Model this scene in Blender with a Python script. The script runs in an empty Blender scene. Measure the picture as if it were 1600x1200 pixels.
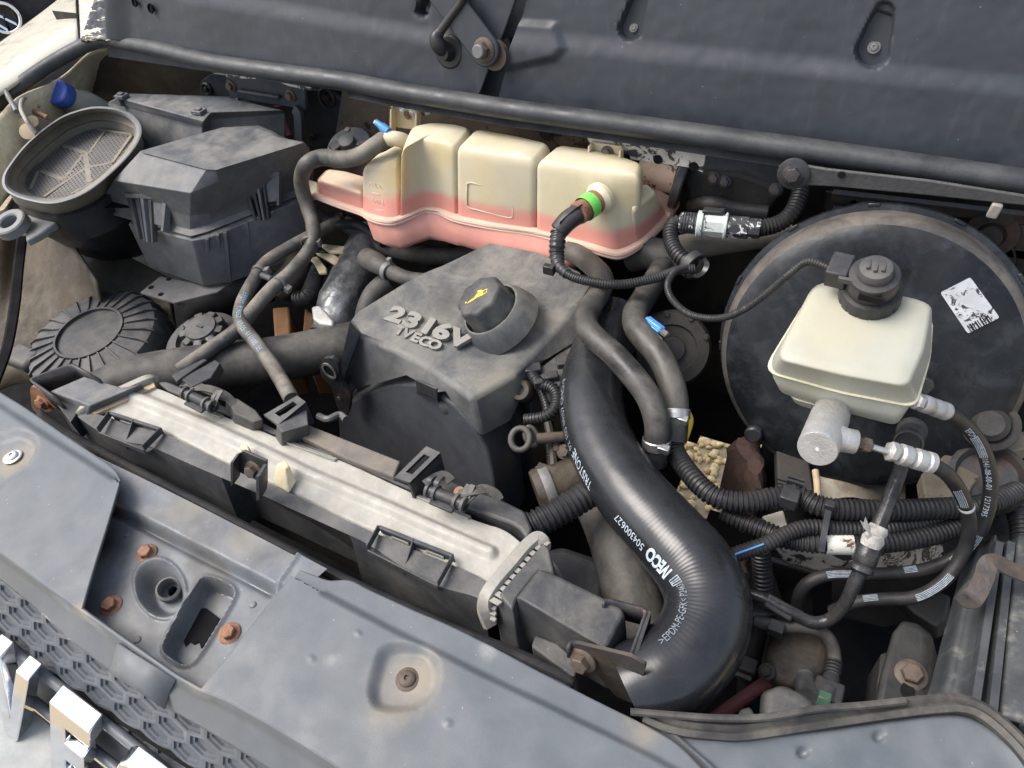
import bpy, bmesh, math, random
from mathutils import Vector, Matrix, noise
random.seed(7)
R = math.radians
SC = bpy.context.scene
COL = SC.collection

# ------------------------------------------------------------------ camera
F = 1150.0                                     # focal length in photo pixels (1600 wide)
_X = Vector((.882, .269, -.386)).normalized()  # van axes seen from the camera (right, down, forward)
_Y = Vector((.460, -.665, .588)); _Y = (_Y - _X * _Y.dot(_X)).normalized()
_Z = _X.cross(_Y)
CAM = Vector((0, 0, .60))
cd = bpy.data.cameras.new('camera'); cam = bpy.data.objects.new('camera', cd); COL.objects.link(cam)
cd.sensor_width = 36; cd.lens = F / 1600 * 36; cd.clip_start = .02; cd.clip_end = 400
rt = Vector((_X[0], _Y[0], _Z[0])); dn = Vector((_X[1], _Y[1], _Z[1])); fw = Vector((_X[2], _Y[2], _Z[2]))
m = Matrix((rt, -dn, -fw)).transposed().to_4x4(); m.translation = CAM
cam.matrix_world = m
SC.camera = cam

# ------------------------------------------------------------------ light
SUN_EL, SUN_AZ = 56, 246                       # azimuth measured from +Y, clockwise
w = bpy.data.worlds.new('World'); SC.world = w; w.use_nodes = True
nt = w.node_tree; bg = nt.nodes['Background']; sk = nt.nodes.new('ShaderNodeTexSky')
sk.sky_type = 'NISHITA'; sk.sun_disc = False; sk.sun_elevation = R(SUN_EL); sk.sun_rotation = R(SUN_AZ)
sk.air_density = 1.0; sk.dust_density = 4.0; sk.ozone_density = 1.0
hs = nt.nodes.new('ShaderNodeHueSaturation'); hs.inputs['Saturation'].default_value = .7   # thin overcast
nt.links.new(sk.outputs[0], hs.inputs['Color']); nt.links.new(hs.outputs[0], bg.inputs[0]); bg.inputs[1].default_value = .148
sl = bpy.data.lights.new('sun', 'SUN'); so = bpy.data.objects.new('sun', sl); COL.objects.link(so)
sl.energy = 1.5; sl.angle = R(38); sl.color = (1, .965, .92)
sd = Vector((math.sin(R(SUN_AZ)) * math.cos(R(SUN_EL)), math.cos(R(SUN_AZ)) * math.cos(R(SUN_EL)), math.sin(R(SUN_EL))))
so.rotation_euler = sd.to_track_quat('Z', 'Y').to_euler()
SC.view_settings.view_transform = 'Standard'; SC.view_settings.look = 'None'
SC.view_settings.exposure = 1.05; SC.view_settings.gamma = 1

# ------------------------------------------------------------------ places
def ray(u, v):
    d = Vector((u - 800, v - 600, F))
    return Vector((d.dot(_X), d.dot(_Y), d.dot(_Z)))
def P(u, v, z=0.0):                            # point of the level plane z
    d = ray(u, v); return CAM + d * ((z - CAM.z) / d.z)
def PY(u, v, y):                               # point of the upright plane y
    d = ray(u, v); return CAM + d * (y / d.y)
def PN(u, v, q, n):                            # point of any plane
    d = ray(u, v); return CAM + d * ((q - CAM).dot(n) / d.dot(n))
def PD(u, v, dep):
    return CAM + ray(u, v) * (dep / F)
def dep(p): return (p - CAM).dot(fw)
def px(p): return dep(p) / F                   # metres per photo pixel at a point

# ------------------------------------------------------------------ materials
def mat(name, col, rough=.5, metal=0, dust=None, damt=0., dscale=9., var=.15, bump=.15, bscale=220.,
        spec=.36, chips=None, chamt=.5, chscale=60., streak=None, coat=0, sss=0, alpha=1, trans=0, rvar=.12, top=.45,
        specks=0., stain=None, stamt=.5, stscale=5.):
    m = bpy.data.materials.new(name); m.use_nodes = True
    t = m.node_tree; N = t.nodes; L = t.links; b = N['Principled BSDF']
    geo = N.new('ShaderNodeNewGeometry')
    def nz(scale, det=4, ro=.55, vec=None, dis=0):
        n = N.new('ShaderNodeTexNoise'); n.inputs['Scale'].default_value = scale
        n.inputs['Detail'].default_value = det; n.inputs['Roughness'].default_value = ro; n.inputs['Distortion'].default_value = dis
        L.new(vec or geo.outputs['Position'], n.inputs['Vector']); return n.outputs['Fac']
    def rng(x, a, c, lo=0, hi=1):
        r = N.new('ShaderNodeMapRange'); r.interpolation_type = 'SMOOTHSTEP'
        L.new(x, r.inputs[0]); r.inputs[1].default_value = a; r.inputs[2].default_value = c
        r.inputs[3].default_value = lo; r.inputs[4].default_value = hi; return r.outputs[0]
    def mix(f, a, c, mode='MIX'):
        x = N.new('ShaderNodeMix'); x.data_type = 'RGBA'; x.blend_type = mode
        for s, val in ((0, f), (6, a), (7, c)):
            if hasattr(val, 'is_linked'): L.new(val, x.inputs[s])
            else: x.inputs[s].default_value = val if s == 0 else (*val, 1)
        return x.outputs[2]
    def mul(a, c):
        x = N.new('ShaderNodeMath'); x.operation = 'MULTIPLY'
        for s, val in ((0, a), (1, c)):
            if hasattr(val, 'is_linked'): L.new(val, x.inputs[s])
            else: x.inputs[s].default_value = val
        return x.outputs[0]
    lo = tuple(c * (1 - var) for c in col); hi = tuple(min(1, c * (1 + var)) for c in col)
    c = mix(rng(nz(40, 8, .7), .3, .7), lo, hi)
    rr = rng(nz(38, 5), .3, .7, max(.03, rough - rvar), min(1, rough + rvar))
    if stain:
        c = mix(mul(rng(nz(stscale, 6, .65, dis=.6), .45, .68), stamt), c, stain)
    if dust and damt:
        f = rng(nz(dscale * 1.7, 10, .72, dis=.3), .34, .74)
        if top:
            sx = N.new('ShaderNodeSeparateXYZ'); L.new(geo.outputs['Normal'], sx.inputs[0])
            f = mul(f, rng(sx.outputs[2], .1, .9, 1 - top, 1))
        f = mul(f, damt); c = mix(f, c, dust)
        x = N.new('ShaderNodeMix'); x.data_type = 'FLOAT'; L.new(f, x.inputs[0]); L.new(rr, x.inputs[2]); x.inputs[3].default_value = .85; rr = x.outputs[0]
    if chips:
        f = rng(nz(chscale, 6, .7, dis=1.), chamt, chamt + .04); c = mix(f, c, chips)
    if streak:                                  # run marks down a face, (colour, amount, scale)
        mp = N.new('ShaderNodeMapping'); mp.inputs['Scale'].default_value = (streak[2], streak[2], streak[2] * .06)
        L.new(geo.outputs['Position'], mp.inputs[0]); c = mix(mul(rng(nz(1, 5, .6, mp.outputs[0]), .52, .75), streak[1]), c, streak[0])
    if specks:
        vo = N.new('ShaderNodeTexVoronoi'); vo.inputs['Scale'].default_value = 150; L.new(geo.outputs['Position'], vo.inputs['Vector'])
        f = mul(rng(vo.outputs['Distance'], .05, .11, 1, 0), rng(nz(90, 3), .58, .66))
        c = mix(mul(f, specks), c, (.55, .56, .55))
    L.new(c, b.inputs['Base Color']); L.new(rr, b.inputs['Roughness'])
    b.inputs['Metallic'].default_value = metal; b.inputs['Specular IOR Level'].default_value = spec
    b.inputs['Coat Weight'].default_value = coat
    if sss:
        b.inputs['Subsurface Weight'].default_value = sss; b.inputs['Subsurface Radius'].default_value = (1, .8, .6)
        b.inputs['Subsurface Scale'].default_value = .012
    if trans: b.inputs['Transmission Weight'].default_value = trans
    if bump:
        bp = N.new('ShaderNodeBump'); bp.inputs['Strength'].default_value = bump; bp.inputs['Distance'].default_value = .002
        L.new(nz(bscale, 4, .6), bp.inputs['Height']); L.new(bp.outputs[0], b.inputs['Normal'])
    m.diffuse_color = (*col, 1)
    return m
def stain_at(m, spots):                          # dirt marks with a place of their own: (centre, radius, colour, amount, stretch)
    t = m.node_tree; N = t.nodes; L = t.links; b = N['Principled BSDF']; src = b.inputs['Base Color'].links[0].from_socket; rs_ = b.inputs['Roughness'].links[0].from_socket
    geo = N.new('ShaderNodeNewGeometry')
    for c, r, col, amt in spots:
        n = N.new('ShaderNodeTexNoise'); n.inputs['Scale'].default_value = .55 / r; n.inputs['Detail'].default_value = 7; n.inputs['Roughness'].default_value = .68; L.new(geo.outputs['Position'], n.inputs['Vector'])
        vm = N.new('ShaderNodeVectorMath'); vm.operation = 'DISTANCE'; L.new(geo.outputs['Position'], vm.inputs[0]); vm.inputs[1].default_value = c
        ma = N.new('ShaderNodeMath'); ma.operation = 'MULTIPLY_ADD'; L.new(n.outputs['Fac'], ma.inputs[0]); ma.inputs[1].default_value = r * 2.2; L.new(vm.outputs['Value'], ma.inputs[2])
        mr = N.new('ShaderNodeMapRange'); mr.interpolation_type = 'SMOOTHSTEP'; L.new(ma.outputs[0], mr.inputs[0]); mr.inputs[1].default_value = r * 1.15; mr.inputs[2].default_value = r * 2.3; mr.inputs[3].default_value = amt; mr.inputs[4].default_value = 0
        x = N.new('ShaderNodeMix'); x.data_type = 'RGBA'; L.new(mr.outputs[0], x.inputs[0]); L.new(src, x.inputs[6]); x.inputs[7].default_value = (*col, 1); src = x.outputs[2]
    L.new(src, b.inputs['Base Color'])
TAN = (.30, .265, .21); GRY = (.27, .27, .26)
M = {}
M['panel'] = mat('grey_panel_plastic', (.085, .097, .109), .42, dust=(.165, .17, .168), damt=.35, dscale=6, stain=(.14, .14, .128), stamt=.25, stscale=3.2, bump=.1, bscale=900, specks=.5, var=.06)
M['liner'] = mat('bonnet_liner_plastic', (.030, .035, .042), .46, dust=(.06, .066, .073), damt=.3, dscale=5, bump=.08, bscale=700, specks=.35, streak=((.085, .09, .095), .2, 90), var=.06)
M['black'] = mat('black_plastic', (.022, .023, .026), .45, dust=(.2, .18, .15), damt=.2, dscale=16, top=.6)
M['blackdust'] = mat('dusty_black_plastic', (.038, .040, .043), .5, dust=(.19, .175, .15), damt=.55, dscale=12, top=.5, specks=.3)
M['cover'] = mat('engine_cover_plastic', (.055, .058, .062), .48, dust=(.25, .235, .20), damt=.75, dscale=8, top=.75, bump=.2, bscale=600, specks=.3)
M['box'] = mat('fuse_box_plastic', (.068, .073, .079), .46, dust=(.235, .22, .195), damt=.8, dscale=10, top=.6, specks=.25, bump=.1, bscale=600)
M['rubber'] = mat('black_rubber', (.017, .017, .018), .42, dust=(.12, .11, .095), damt=.25, dscale=22, top=.4, bump=.15, bscale=400)
M['rubberdust'] = mat('dusty_rubber', (.036, .035, .034), .55, dust=(.16, .145, .12), damt=.65, dscale=14, top=.3)
M['hose'] = mat('smooth_hose_rubber', (.012, .013, .015), .225, spec=.5, dust=(.08, .08, .078), damt=.15, dscale=9, bump=.06, bscale=90, rvar=.06)
M['hosedust'] = mat('half_dusty_hose_rubber', (.020, .020, .021), .33, dust=(.17, .155, .13), damt=.75, dscale=7, bump=.15, bscale=300, top=.35)
M['dustyhose'] = mat('tan_dusted_hose_rubber', (.045, .043, .040), .5, dust=(.25, .225, .185), damt=.9, dscale=11, bump=.15, bscale=300, top=.5)
M['hoop'] = mat('blue_black_painted_steel', (.036, .042, .049), .38, dust=(.10, .10, .095), damt=.3, dscale=24, bump=.3, bscale=200)
M['conduit'] = mat('conduit_plastic', (.018, .018, .019), .4, dust=(.10, .092, .08), damt=.2, dscale=30, top=.3)
M['seal'] = mat('seal_rubber', (.022, .025, .029), .42, dust=(.13, .13, .125), damt=.4, dscale=9, top=.5)
M['alloy'] = mat('bare_aluminium', (.36, .35, .31), .52, metal=.08, dust=(.30, .28, .235), damt=.75, dscale=12, bump=.1, bscale=150)
M['cast'] = mat('cast_aluminium', (.44, .44, .43), .5, metal=.6, dust=(.3, .28, .25), damt=.25, dscale=30, bump=.35, bscale=450)
M['steel'] = mat('zinc_steel', (.62, .61, .58), .3, metal=.9, dust=(.3, .26, .2), damt=.25, dscale=50)
M['chrome'] = mat('chrome_plate', (.80, .81, .82), .08, metal=1, dust=(.5, .5, .5), damt=.08, bump=.02, rvar=.03, var=.03)
M['rust'] = mat('rusty_bolt_steel', (.22, .105, .06), .8, metal=.1, dust=(.31, .20, .135), damt=.75, dscale=120, bump=.6, bscale=400, var=.4)
M['oldbolt'] = mat('dull_bolt_steel', (.075, .058, .047), .6, metal=.05, dust=(.16, .11, .075), damt=.5, dscale=90, bump=.3)
M['metal'] = mat('black_painted_steel', (.022, .024, .027), .36, dust=(.11, .10, .085), damt=.3, dscale=24, bump=.2, bscale=260, stain=(.12, .06, .035), stamt=.35, stscale=20)
M['booster'] = mat('booster_black_paint', (.007, .008, .0095), .28, spec=.3, dust=(.10, .10, .095), damt=.14, dscale=13, bump=.12, bscale=160, stain=(.05, .056, .062), stamt=.35, stscale=30)
M['boosterrim'] = mat('dusty_booster_rim', (.04, .038, .036), .5, dust=(.19, .165, .135), damt=.7, dscale=9, bump=.12, bscale=260)
M['dark'] = mat('grimy_dark_metal', (.022, .021, .020), .6, dust=(.075, .065, .05), damt=.5, dscale=14, bump=.4, bscale=130)
M['grime'] = mat('oily_brown_metal', (.032, .027, .022), .5, dust=(.12, .095, .065), damt=.55, dscale=12, bump=.5, bscale=90)
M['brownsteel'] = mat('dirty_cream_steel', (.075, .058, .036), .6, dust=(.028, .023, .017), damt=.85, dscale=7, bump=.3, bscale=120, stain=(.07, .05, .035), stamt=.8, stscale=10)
M['chipped'] = mat('chipped_white_paint', (.55, .53, .47), .5, dust=(.2, .13, .07), damt=.6, dscale=14, chips=(.05, .045, .04), chamt=.52, chscale=45, bump=.4, bscale=150)
M['cream'] = mat('cream_car_paint', (.50, .47, .38), .3, dust=(.42, .36, .25), damt=.35, dscale=6, bump=.05, coat=.3, var=.05)
M['tank'] = mat('yellowed_tank_plastic', (.51, .45, .31), .36, sss=.3, dust=(.54, .51, .41), damt=.7, dscale=6, bump=.06, bscale=300, var=.04, stain=(.50, .40, .19), stamt=.55, stscale=7)
M['pink'] = mat('pink_coolant_tank_plastic', (.60, .27, .215), .38, sss=.25, dust=(.62, .35, .26), damt=.6, dscale=6, bump=.06, bscale=300, var=.05)
M['tankseam'] = mat('tank_seam_plastic', (.62, .43, .33), .4, sss=.3, var=.05, bump=.05)
M['fluid'] = mat('brake_reservoir_plastic', (.34, .345, .295), .36, sss=.3, dust=(.38, .34, .24), damt=.45, dscale=9, bump=.05, var=.04, specks=.1)
M['yellow'] = mat('yellow_print', (.78, .55, .05), .5, var=.06)
M['white'] = mat('white_print', (.62, .63, .62), .6, dust=(.2, .2, .2), damt=.5, dscale=120, bump=0)
M['blueprint'] = mat('pale_blue_print', (.30, .44, .60), .6, dust=(.1, .12, .14), damt=.5, dscale=140, bump=0)
M['blue'] = mat('blue_plastic', (.04, .085, .36), .4, dust=(.2, .2, .3), damt=.25, dscale=30)
M['bluesteel'] = mat('blue_clamp_band', (.10, .28, .62), .3, metal=.3)
M['green'] = mat('green_band', (.16, .62, .10), .4, dust=(.2, .3, .1), damt=.3, dscale=80)
M['redcable'] = mat('dull_red_cable', (.13, .035, .035), .55, dust=(.1, .06, .05), damt=.5, dscale=25)
M['sticker'] = mat('worn_white_sticker', (.42, .44, .46), .5, chips=(.035, .036, .04), chamt=.53, chscale=80, bump=.05)
M['greymetal'] = mat('greyed_steel', (.14, .14, .14), .5, metal=.2, dust=(.24, .22, .18), damt=.4, dscale=20, bump=.25)
M['mesh'] = mat('filter_mesh', (.16, .155, .15), .55, metal=.2, dust=(.25, .22, .18), damt=.4, dscale=15, bump=.1)
M['badge'] = mat('badge_letter_grey', (.185, .18, .165), .45, metal=.2, dust=(.2, .18, .15), damt=.5, dscale=50)
M['void'] = mat('flat_black_and_hole_shade', (.010, .010, .0105), .9, var=.2, spec=.1)  # flat black parts, and painted dark for holes and gaps

# ------------------------------------------------------------------ mesh builder
def rot_to(n, up=Vector((0, 0, 1))):           # 3x3 whose Z column is n
    n = n.normalized()
    if abs(n.dot(up)) > .98: up = Vector((0, 1, 0))
    x = up.cross(n).normalized(); y = n.cross(x)
    return Matrix((x, y, n)).transposed()
def catmull(pts, k=8, closed=False):
    n = len(pts); out = []
    if n < 3: 
        a, b = pts[0], pts[-1]; return [a.lerp(b, i / k) for i in range(k + 1)]
    segs = n if closed else n - 1
    for i in range(segs):
        g = lambda j: pts[j % n] if closed else pts[min(max(j, 0), n - 1)]
        p0, p1, p2, p3 = g(i - 1), g(i), g(i + 1), g(i + 2)
        for j in range(k):
            t = j / k
            out.append(.5 * ((2 * p1) + (p2 - p0) * t + (2 * p0 - 5 * p1 + 4 * p2 - p3) * t * t + (3 * p1 - p0 - 3 * p2 + p3) * t ** 3))
    if not closed: out.append(pts[-1].copy())
    return out
def frames(pts, closed=False):                  # parallel-transported (tangent, normal, binormal)
    n = len(pts); T = []
    for i in range(n):
        a = pts[i - 1] if (i or closed) else pts[0]; b = pts[(i + 1) % n] if (i < n - 1 or closed) else pts[-1]
        d = b - a; T.append(d.normalized() if d.length > 1e-9 else Vector((0, 0, 1)))
    u = Vector((0, 0, 1)); 
    if abs(T[0].dot(u)) > .95: u = Vector((0, 1, 0))
    nn = (u - T[0] * u.dot(T[0])).normalized(); out = []
    for t in T:
        nn = nn - t * nn.dot(t); nn.normalize(); out.append((t, nn, t.cross(nn)))
    return out
def resample(pts, step):
    ds = [0]
    for a, b in zip(pts, pts[1:]): ds.append(ds[-1] + (b - a).length)
    n = max(2, int(round(ds[-1] / step))); out = []; j = 0
    for i in range(n + 1):
        d = ds[-1] * i / n
        while j < len(ds) - 2 and ds[j + 1] < d: j += 1
        s = ds[j + 1] - ds[j]; out.append(pts[j].lerp(pts[j + 1], (d - ds[j]) / s if s > 1e-12 else 0))
    return out, ds[-1]
class MB:
    def __init__(s): s.v = []; s.f = []
    def add(s, vs, fs):
        o = len(s.v); s.v += [Vector(p) for p in vs]; s.f += [[i + o for i in f] for f in fs]; return s
    def loft(s, rings, cap0=True, cap1=True, closed=True):
        n = len(rings[0]); vs = [p for r in rings for p in r]; fs = []
        for i in range(len(rings) - 1):
            for j in range(n if closed else n - 1):
                a = i * n + j; b = i * n + (j + 1) % n; fs.append([a, b, b + n, a + n])
        if cap0 and closed: fs.append(list(range(n))[::-1])
        if cap1 and closed: fs.append([(len(rings) - 1) * n + j for j in range(n)])
        return s.add(vs, fs)
    def tube(s, pts, r, seg=14, cap=True, rib=0, ribstep=.005, k=8, step=None, closed=False, smooth=True):
        rs = r if isinstance(r, (list, tuple)) else None
        q = catmull(pts, k, closed) if smooth and len(pts) > 2 else list(pts)
        if closed: q.append(q[0].copy())
        if rib:                                 # ribbed conduit: alternate crest and groove rings
            q, L_ = resample(q, ribstep / 4)
        elif step: q, L_ = resample(q, step)
        fr = frames(q); rings = []
        for i, (p, (t, n, b)) in enumerate(zip(q, fr)):
            if rs:
                x = i / (len(q) - 1) * (len(rs) - 1); a = min(int(x), len(rs) - 2); rad = rs[a] + (rs[a + 1] - rs[a]) * (x - a)
            else: rad = r
            if rib: rad *= (1, 1, 1 - rib, 1 - rib)[i % 4]
            rings.append([p + (n * math.cos(2 * math.pi * j / seg) + b * math.sin(2 * math.pi * j / seg)) * rad for j in range(seg)])
        return s.loft(rings, cap and not closed, cap and not closed)
    def lathe(s, c, n, prof, seg=32, up=Vector((0, 0, 1)), cap=True, sx=1, a0=0):   # prof: (radius, height along n)
        m = rot_to(Vector(n), up); rings = []
        for r, h in prof:
            rings.append([c + m @ Vector((math.cos(a0 + 2 * math.pi * j / seg) * r * sx, math.sin(a0 + 2 * math.pi * j / seg) * r, h)) for j in range(seg)])
        return s.loft(rings, cap, cap)
    def prism(s, poly, vec):                    # outline pushed along vec
        n = len(poly); vs = list(poly) + [p + vec for p in poly]
        nn = Vector((0, 0, 0))
        for i in range(n): nn += poly[i].cross(poly[(i + 1) % n])
        fl = nn.dot(vec) > 0
        fs = [list(range(n))[::-1] if fl else list(range(n)), [n + i for i in range(n)] if fl else [n + i for i in range(n)][::-1]]
        for i in range(n):
            j = (i + 1) % n; fs.append([i, j, j + n, i + n] if fl else [j, i, i + n, j + n])
        return s.add(vs, fs)
    def box(s, c, ax, ay, az):                  # half axes
        vs = [c + ax * i + ay * j + az * k for k in (-1, 1) for j in (-1, 1) for i in (-1, 1)]
        fs = [[0, 2, 3, 1], [4, 5, 7, 6], [0, 1, 5, 4], [2, 6, 7, 3], [0, 4, 6, 2], [1, 3, 7, 5]]
        if ax.cross(ay).dot(az) < 0: fs = [f[::-1] for f in fs]
        return s.add(vs, fs)
    def bar(s, a, b, w, h, up=Vector((0, 0, 1))):
        d = b - a; x = d.normalized(); y = up.cross(x); y = y.normalized() if y.length > 1e-6 else Vector((1, 0, 0)); z = x.cross(y)
        return s.box((a + b) / 2, d / 2, y * w / 2, z * h / 2)
    def sweep(s, pts, prof, up=Vector((0, 0, 1)), k=8, closedprof=True, smooth=True):  # prof (side, up)
        q = catmull(pts, k) if smooth else list(pts); rings = []
        for i, p in enumerate(q):
            t = (q[min(i + 1, len(q) - 1)] - q[max(i - 1, 0)]).normalized(); sd_ = t.cross(up).normalized(); u2 = sd_.cross(t)
            rings.append([p + sd_ * a + u2 * b for a, b in prof])
        return s.loft(rings, closed=closedprof)
    def grid(s, rows, flip=False):
        n = len(rows[0]); vs = [p for r in rows for p in r]; fs = []
        for i in range(len(rows) - 1):
            for j in range(n - 1):
                a = i * n + j; f = [a, a + 1, a + n + 1, a + n]; fs.append(f[::-1] if flip else f)
        return s.add(vs, fs)
    def build(s, name, material, parent=None, bevel=0, seg=2, smooth=True, ang=38, fix=True, solid=0, sub=0, ho=True):
        me = bpy.data.meshes.new(name)
        off = wloc(parent) if parent else None
        if off is None:
            xs = [p.x for p in s.v]; ys = [p.y for p in s.v]; zs = [p.z for p in s.v]
            off = Vector(((min(xs) + max(xs)) / 2, (min(ys) + max(ys)) / 2, min(zs)))
        me.from_pydata([p - off for p in s.v], [], s.f)
        if fix:
            bm = bmesh.new(); bm.from_mesh(me); bmesh.ops.recalc_face_normals(bm, faces=bm.faces); bm.to_mesh(me); bm.free()
        if smooth:
            me.polygons.foreach_set('use_smooth', [True] * len(me.polygons)); me.set_sharp_from_angle(angle=R(ang))
        me.materials.append(M[material] if isinstance(material, str) else material); me.update()
        o = bpy.data.objects.new(name, me); COL.objects.link(o)
        if parent: o.parent = parent
        else: o.location = off
        if solid:
            md = o.modifiers.new('thick', 'SOLIDIFY'); md.thickness = solid; md.offset = -1
        if bevel:
            md = o.modifiers.new('round', 'BEVEL'); md.width = bevel; md.segments = seg; md.limit_method = 'ANGLE'; md.angle_limit = R(28)
        if sub:
            md = o.modifiers.new('sub', 'SUBSURF'); md.levels = md.render_levels = sub
        return o
def wloc(o):
    v = Vector((0, 0, 0))
    while o: v = v + o.location; o = o.parent
    return v
def tag(o, label=None, cat=None, group=None, kind=None):
    if label: o['label'] = label
    if cat: o['category'] = cat
    if group: o['group'] = group
    if kind: o['kind'] = kind
    return o
def thing(name, label, cat, loc, group=None):
    o = bpy.data.objects.new(name, None); COL.objects.link(o); o.location = loc; o.empty_display_size = .02
    return tag(o, label, cat, group)
_cache = {}
def inst(key, maker, name, parent, c, n, scale=1., material=None, up=Vector((0, 0, 1)), spin=0):   # shared mesh set at c, facing n
    if key not in _cache:
        mb, mt = maker(); me = bpy.data.meshes.new(name); me.from_pydata(mb.v, [], mb.f)
        bm = bmesh.new(); bm.from_mesh(me); bmesh.ops.recalc_face_normals(bm, faces=bm.faces); bm.to_mesh(me); bm.free()
        me.polygons.foreach_set('use_smooth', [True] * len(me.polygons)); me.set_sharp_from_angle(angle=R(35))
        me.materials.append(M[mt]); _cache[key] = me
    o = bpy.data.objects.new(name, _cache[key]); COL.objects.link(o)
    rm = (rot_to(n, up) @ Matrix.Rotation(spin, 3, 'Z') @ Matrix.Diagonal((scale,) * 3)).to_4x4()
    if parent: o.parent = parent; rm.translation = c - wloc(parent)
    else: rm.translation = c
    o.matrix_local = rm
    return o
V0 = Vector((0, 0, 0))
def hexbolt(mt):
    def f():
        mb = MB(); mb.lathe(V0, Vector((0, 0, 1)), [(1, 0), (1, .12), (.92, .2), (.66, .26)], 24)
        mb.lathe(V0, Vector((0, 0, 1)), [(.66, .2), (.66, .72), (.58, .8), (.3, .84)], 6)
        return mb, mt
    return f
def bolt(c, n, r, parent=None, mt='rust', name='bolt', spin=.3):
    return inst('hex' + mt, hexbolt(mt), name, parent, c, n, r, spin=spin)
def screwhead():
    mb = MB(); Zv = Vector((0, 0, 1))
    mb.lathe(V0, Zv, [(1, 0), (1, .1), (.9, .16), (.7, .16), (.68, .3), (.55, .42), (.3, .46), (.22, .46), (.2, .3)], 24)
    return mb
def screw(c, n, r, parent, mt='steel', name='screw'):
    return inst('scr' + mt, lambda: (screwhead(), mt), name, parent, c, n, r)
def text_mesh(s, size, extrude=0., bold=0., res=3, shear=0, space=1., cuts=0):   # list of (verts, faces) for a line of writing
    cu = bpy.data.curves.new('writing', 'FONT'); cu.body = s; cu.size = size; cu.extrude = extrude; cu.offset = bold
    cu.resolution_u = res; cu.shear = shear; cu.space_character = space; cu.align_x = 'CENTER'; cu.align_y = 'CENTER'
    o = bpy.data.objects.new('writing', cu); COL.objects.link(o)
    dg = bpy.context.evaluated_depsgraph_get(); me = bpy.data.meshes.new_from_object(o.evaluated_get(dg))
    if cuts:
        bm = bmesh.new(); bm.from_mesh(me); bmesh.ops.triangulate(bm, faces=bm.faces)
        for _ in range(3):
            le_ = [e for e in bm.edges if e.calc_length() > cuts]
            if le_: bmesh.ops.subdivide_edges(bm, edges=le_, cuts=1); bmesh.ops.triangulate(bm, faces=bm.faces)
        bm.to_mesh(me); bm.free()
    vs = [v.co.copy() for v in me.vertices]; fs = [list(p.vertices) for p in me.polygons]
    COL.objects.unlink(o); bpy.data.objects.remove(o); bpy.data.curves.remove(cu); bpy.data.meshes.remove(me)
    return vs, fs
def text_on(s, size, c, xd, yd, **k):           # writing laid on a flat place, xd reading direction
    vs, fs = text_mesh(s, size, **k); xd = xd.normalized(); n = xd.cross(yd).normalized(); yd = n.cross(xd)
    mb = MB(); mb.add([c + xd * v.x + yd * v.y + n * v.z for v in vs], fs); return mb
def pmesh(vs, fs):                              # corner list of (u, v, z) with faces
    mb = MB(); mb.add([P(*v) if len(v) == 3 else v[0] for v in vs], fs); return mb
def pl(z, *uv): return [P(u, v, z) for u, v in uv]
def pz(*uvz): return [P(u, v, z) for u, v, z in uvz]
def rounded(pts, r=.25, k=4):                   # soften the corners of a closed outline
    out = []; n = len(pts)
    for i in range(n):
        a, b, c = pts[i - 1], pts[i], pts[(i + 1) % n]; p = b.lerp(a, r); q = b.lerp(c, r)
        for j in range(k + 1):
            t = j / k; out.append(p.lerp(b, t).lerp(b.lerp(q, t), t))
    return out
def sstep(a, b, x):
    if a == b: return float(x > a)
    t = min(1, max(0, (x - a) / (b - a))); return t * t * (3 - 2 * t)
Z1 = Vector((0, 0, 1)); Y1 = Vector((0, 1, 0)); X1 = Vector((1, 0, 0))

_t = (.24, .205, .15)
stain_at(M['panel'], [(P(20, 712), .034, _t, .75), (P(637, 1058), .034, _t, .8), (P(600, 1110), .022, _t, .5), (P(125, 950), .016, _t, .7), (P(1010, 1135), .02, _t, .6), (P(300, 1075), .015, _t, .5), (P(760, 1010), .012, (.26, .26, .25), .5), (P(520, 1030), .010, (.26, .26, .25), .5)])
stain_at(M['cover'], [(P(830, 500), .030, (.30, .27, .21), .7), (P(700, 470), .040, (.03, .03, .032), .6), (P(780, 600, -.02), .035, (.20, .185, .14), .6), (P(650, 560, -.02), .03, (.15, .145, .13), .5)])
stain_at(M['booster'], [(PD(1510, 690, .8), .045, (.13, .135, .14), .55), (PD(1180, 600, .8), .035, (.07, .076, .082), .6), (PD(1250, 400, .8), .03, (.10, .10, .098), .5)])
stain_at(M['tank'], [(P(600, 270, .1), .045, (.50, .36, .13), .65), (P(690, 240, .12), .03, (.52, .40, .18), .45), (P(1000, 300, .1), .03, (.52, .42, .22), .4)])
stain_at(M['fluid'], [(PD(1300, 500, .62), .05, (.40, .36, .25), .45), (PD(1260, 620, .62), .03, (.30, .28, .20), .4)])
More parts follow.
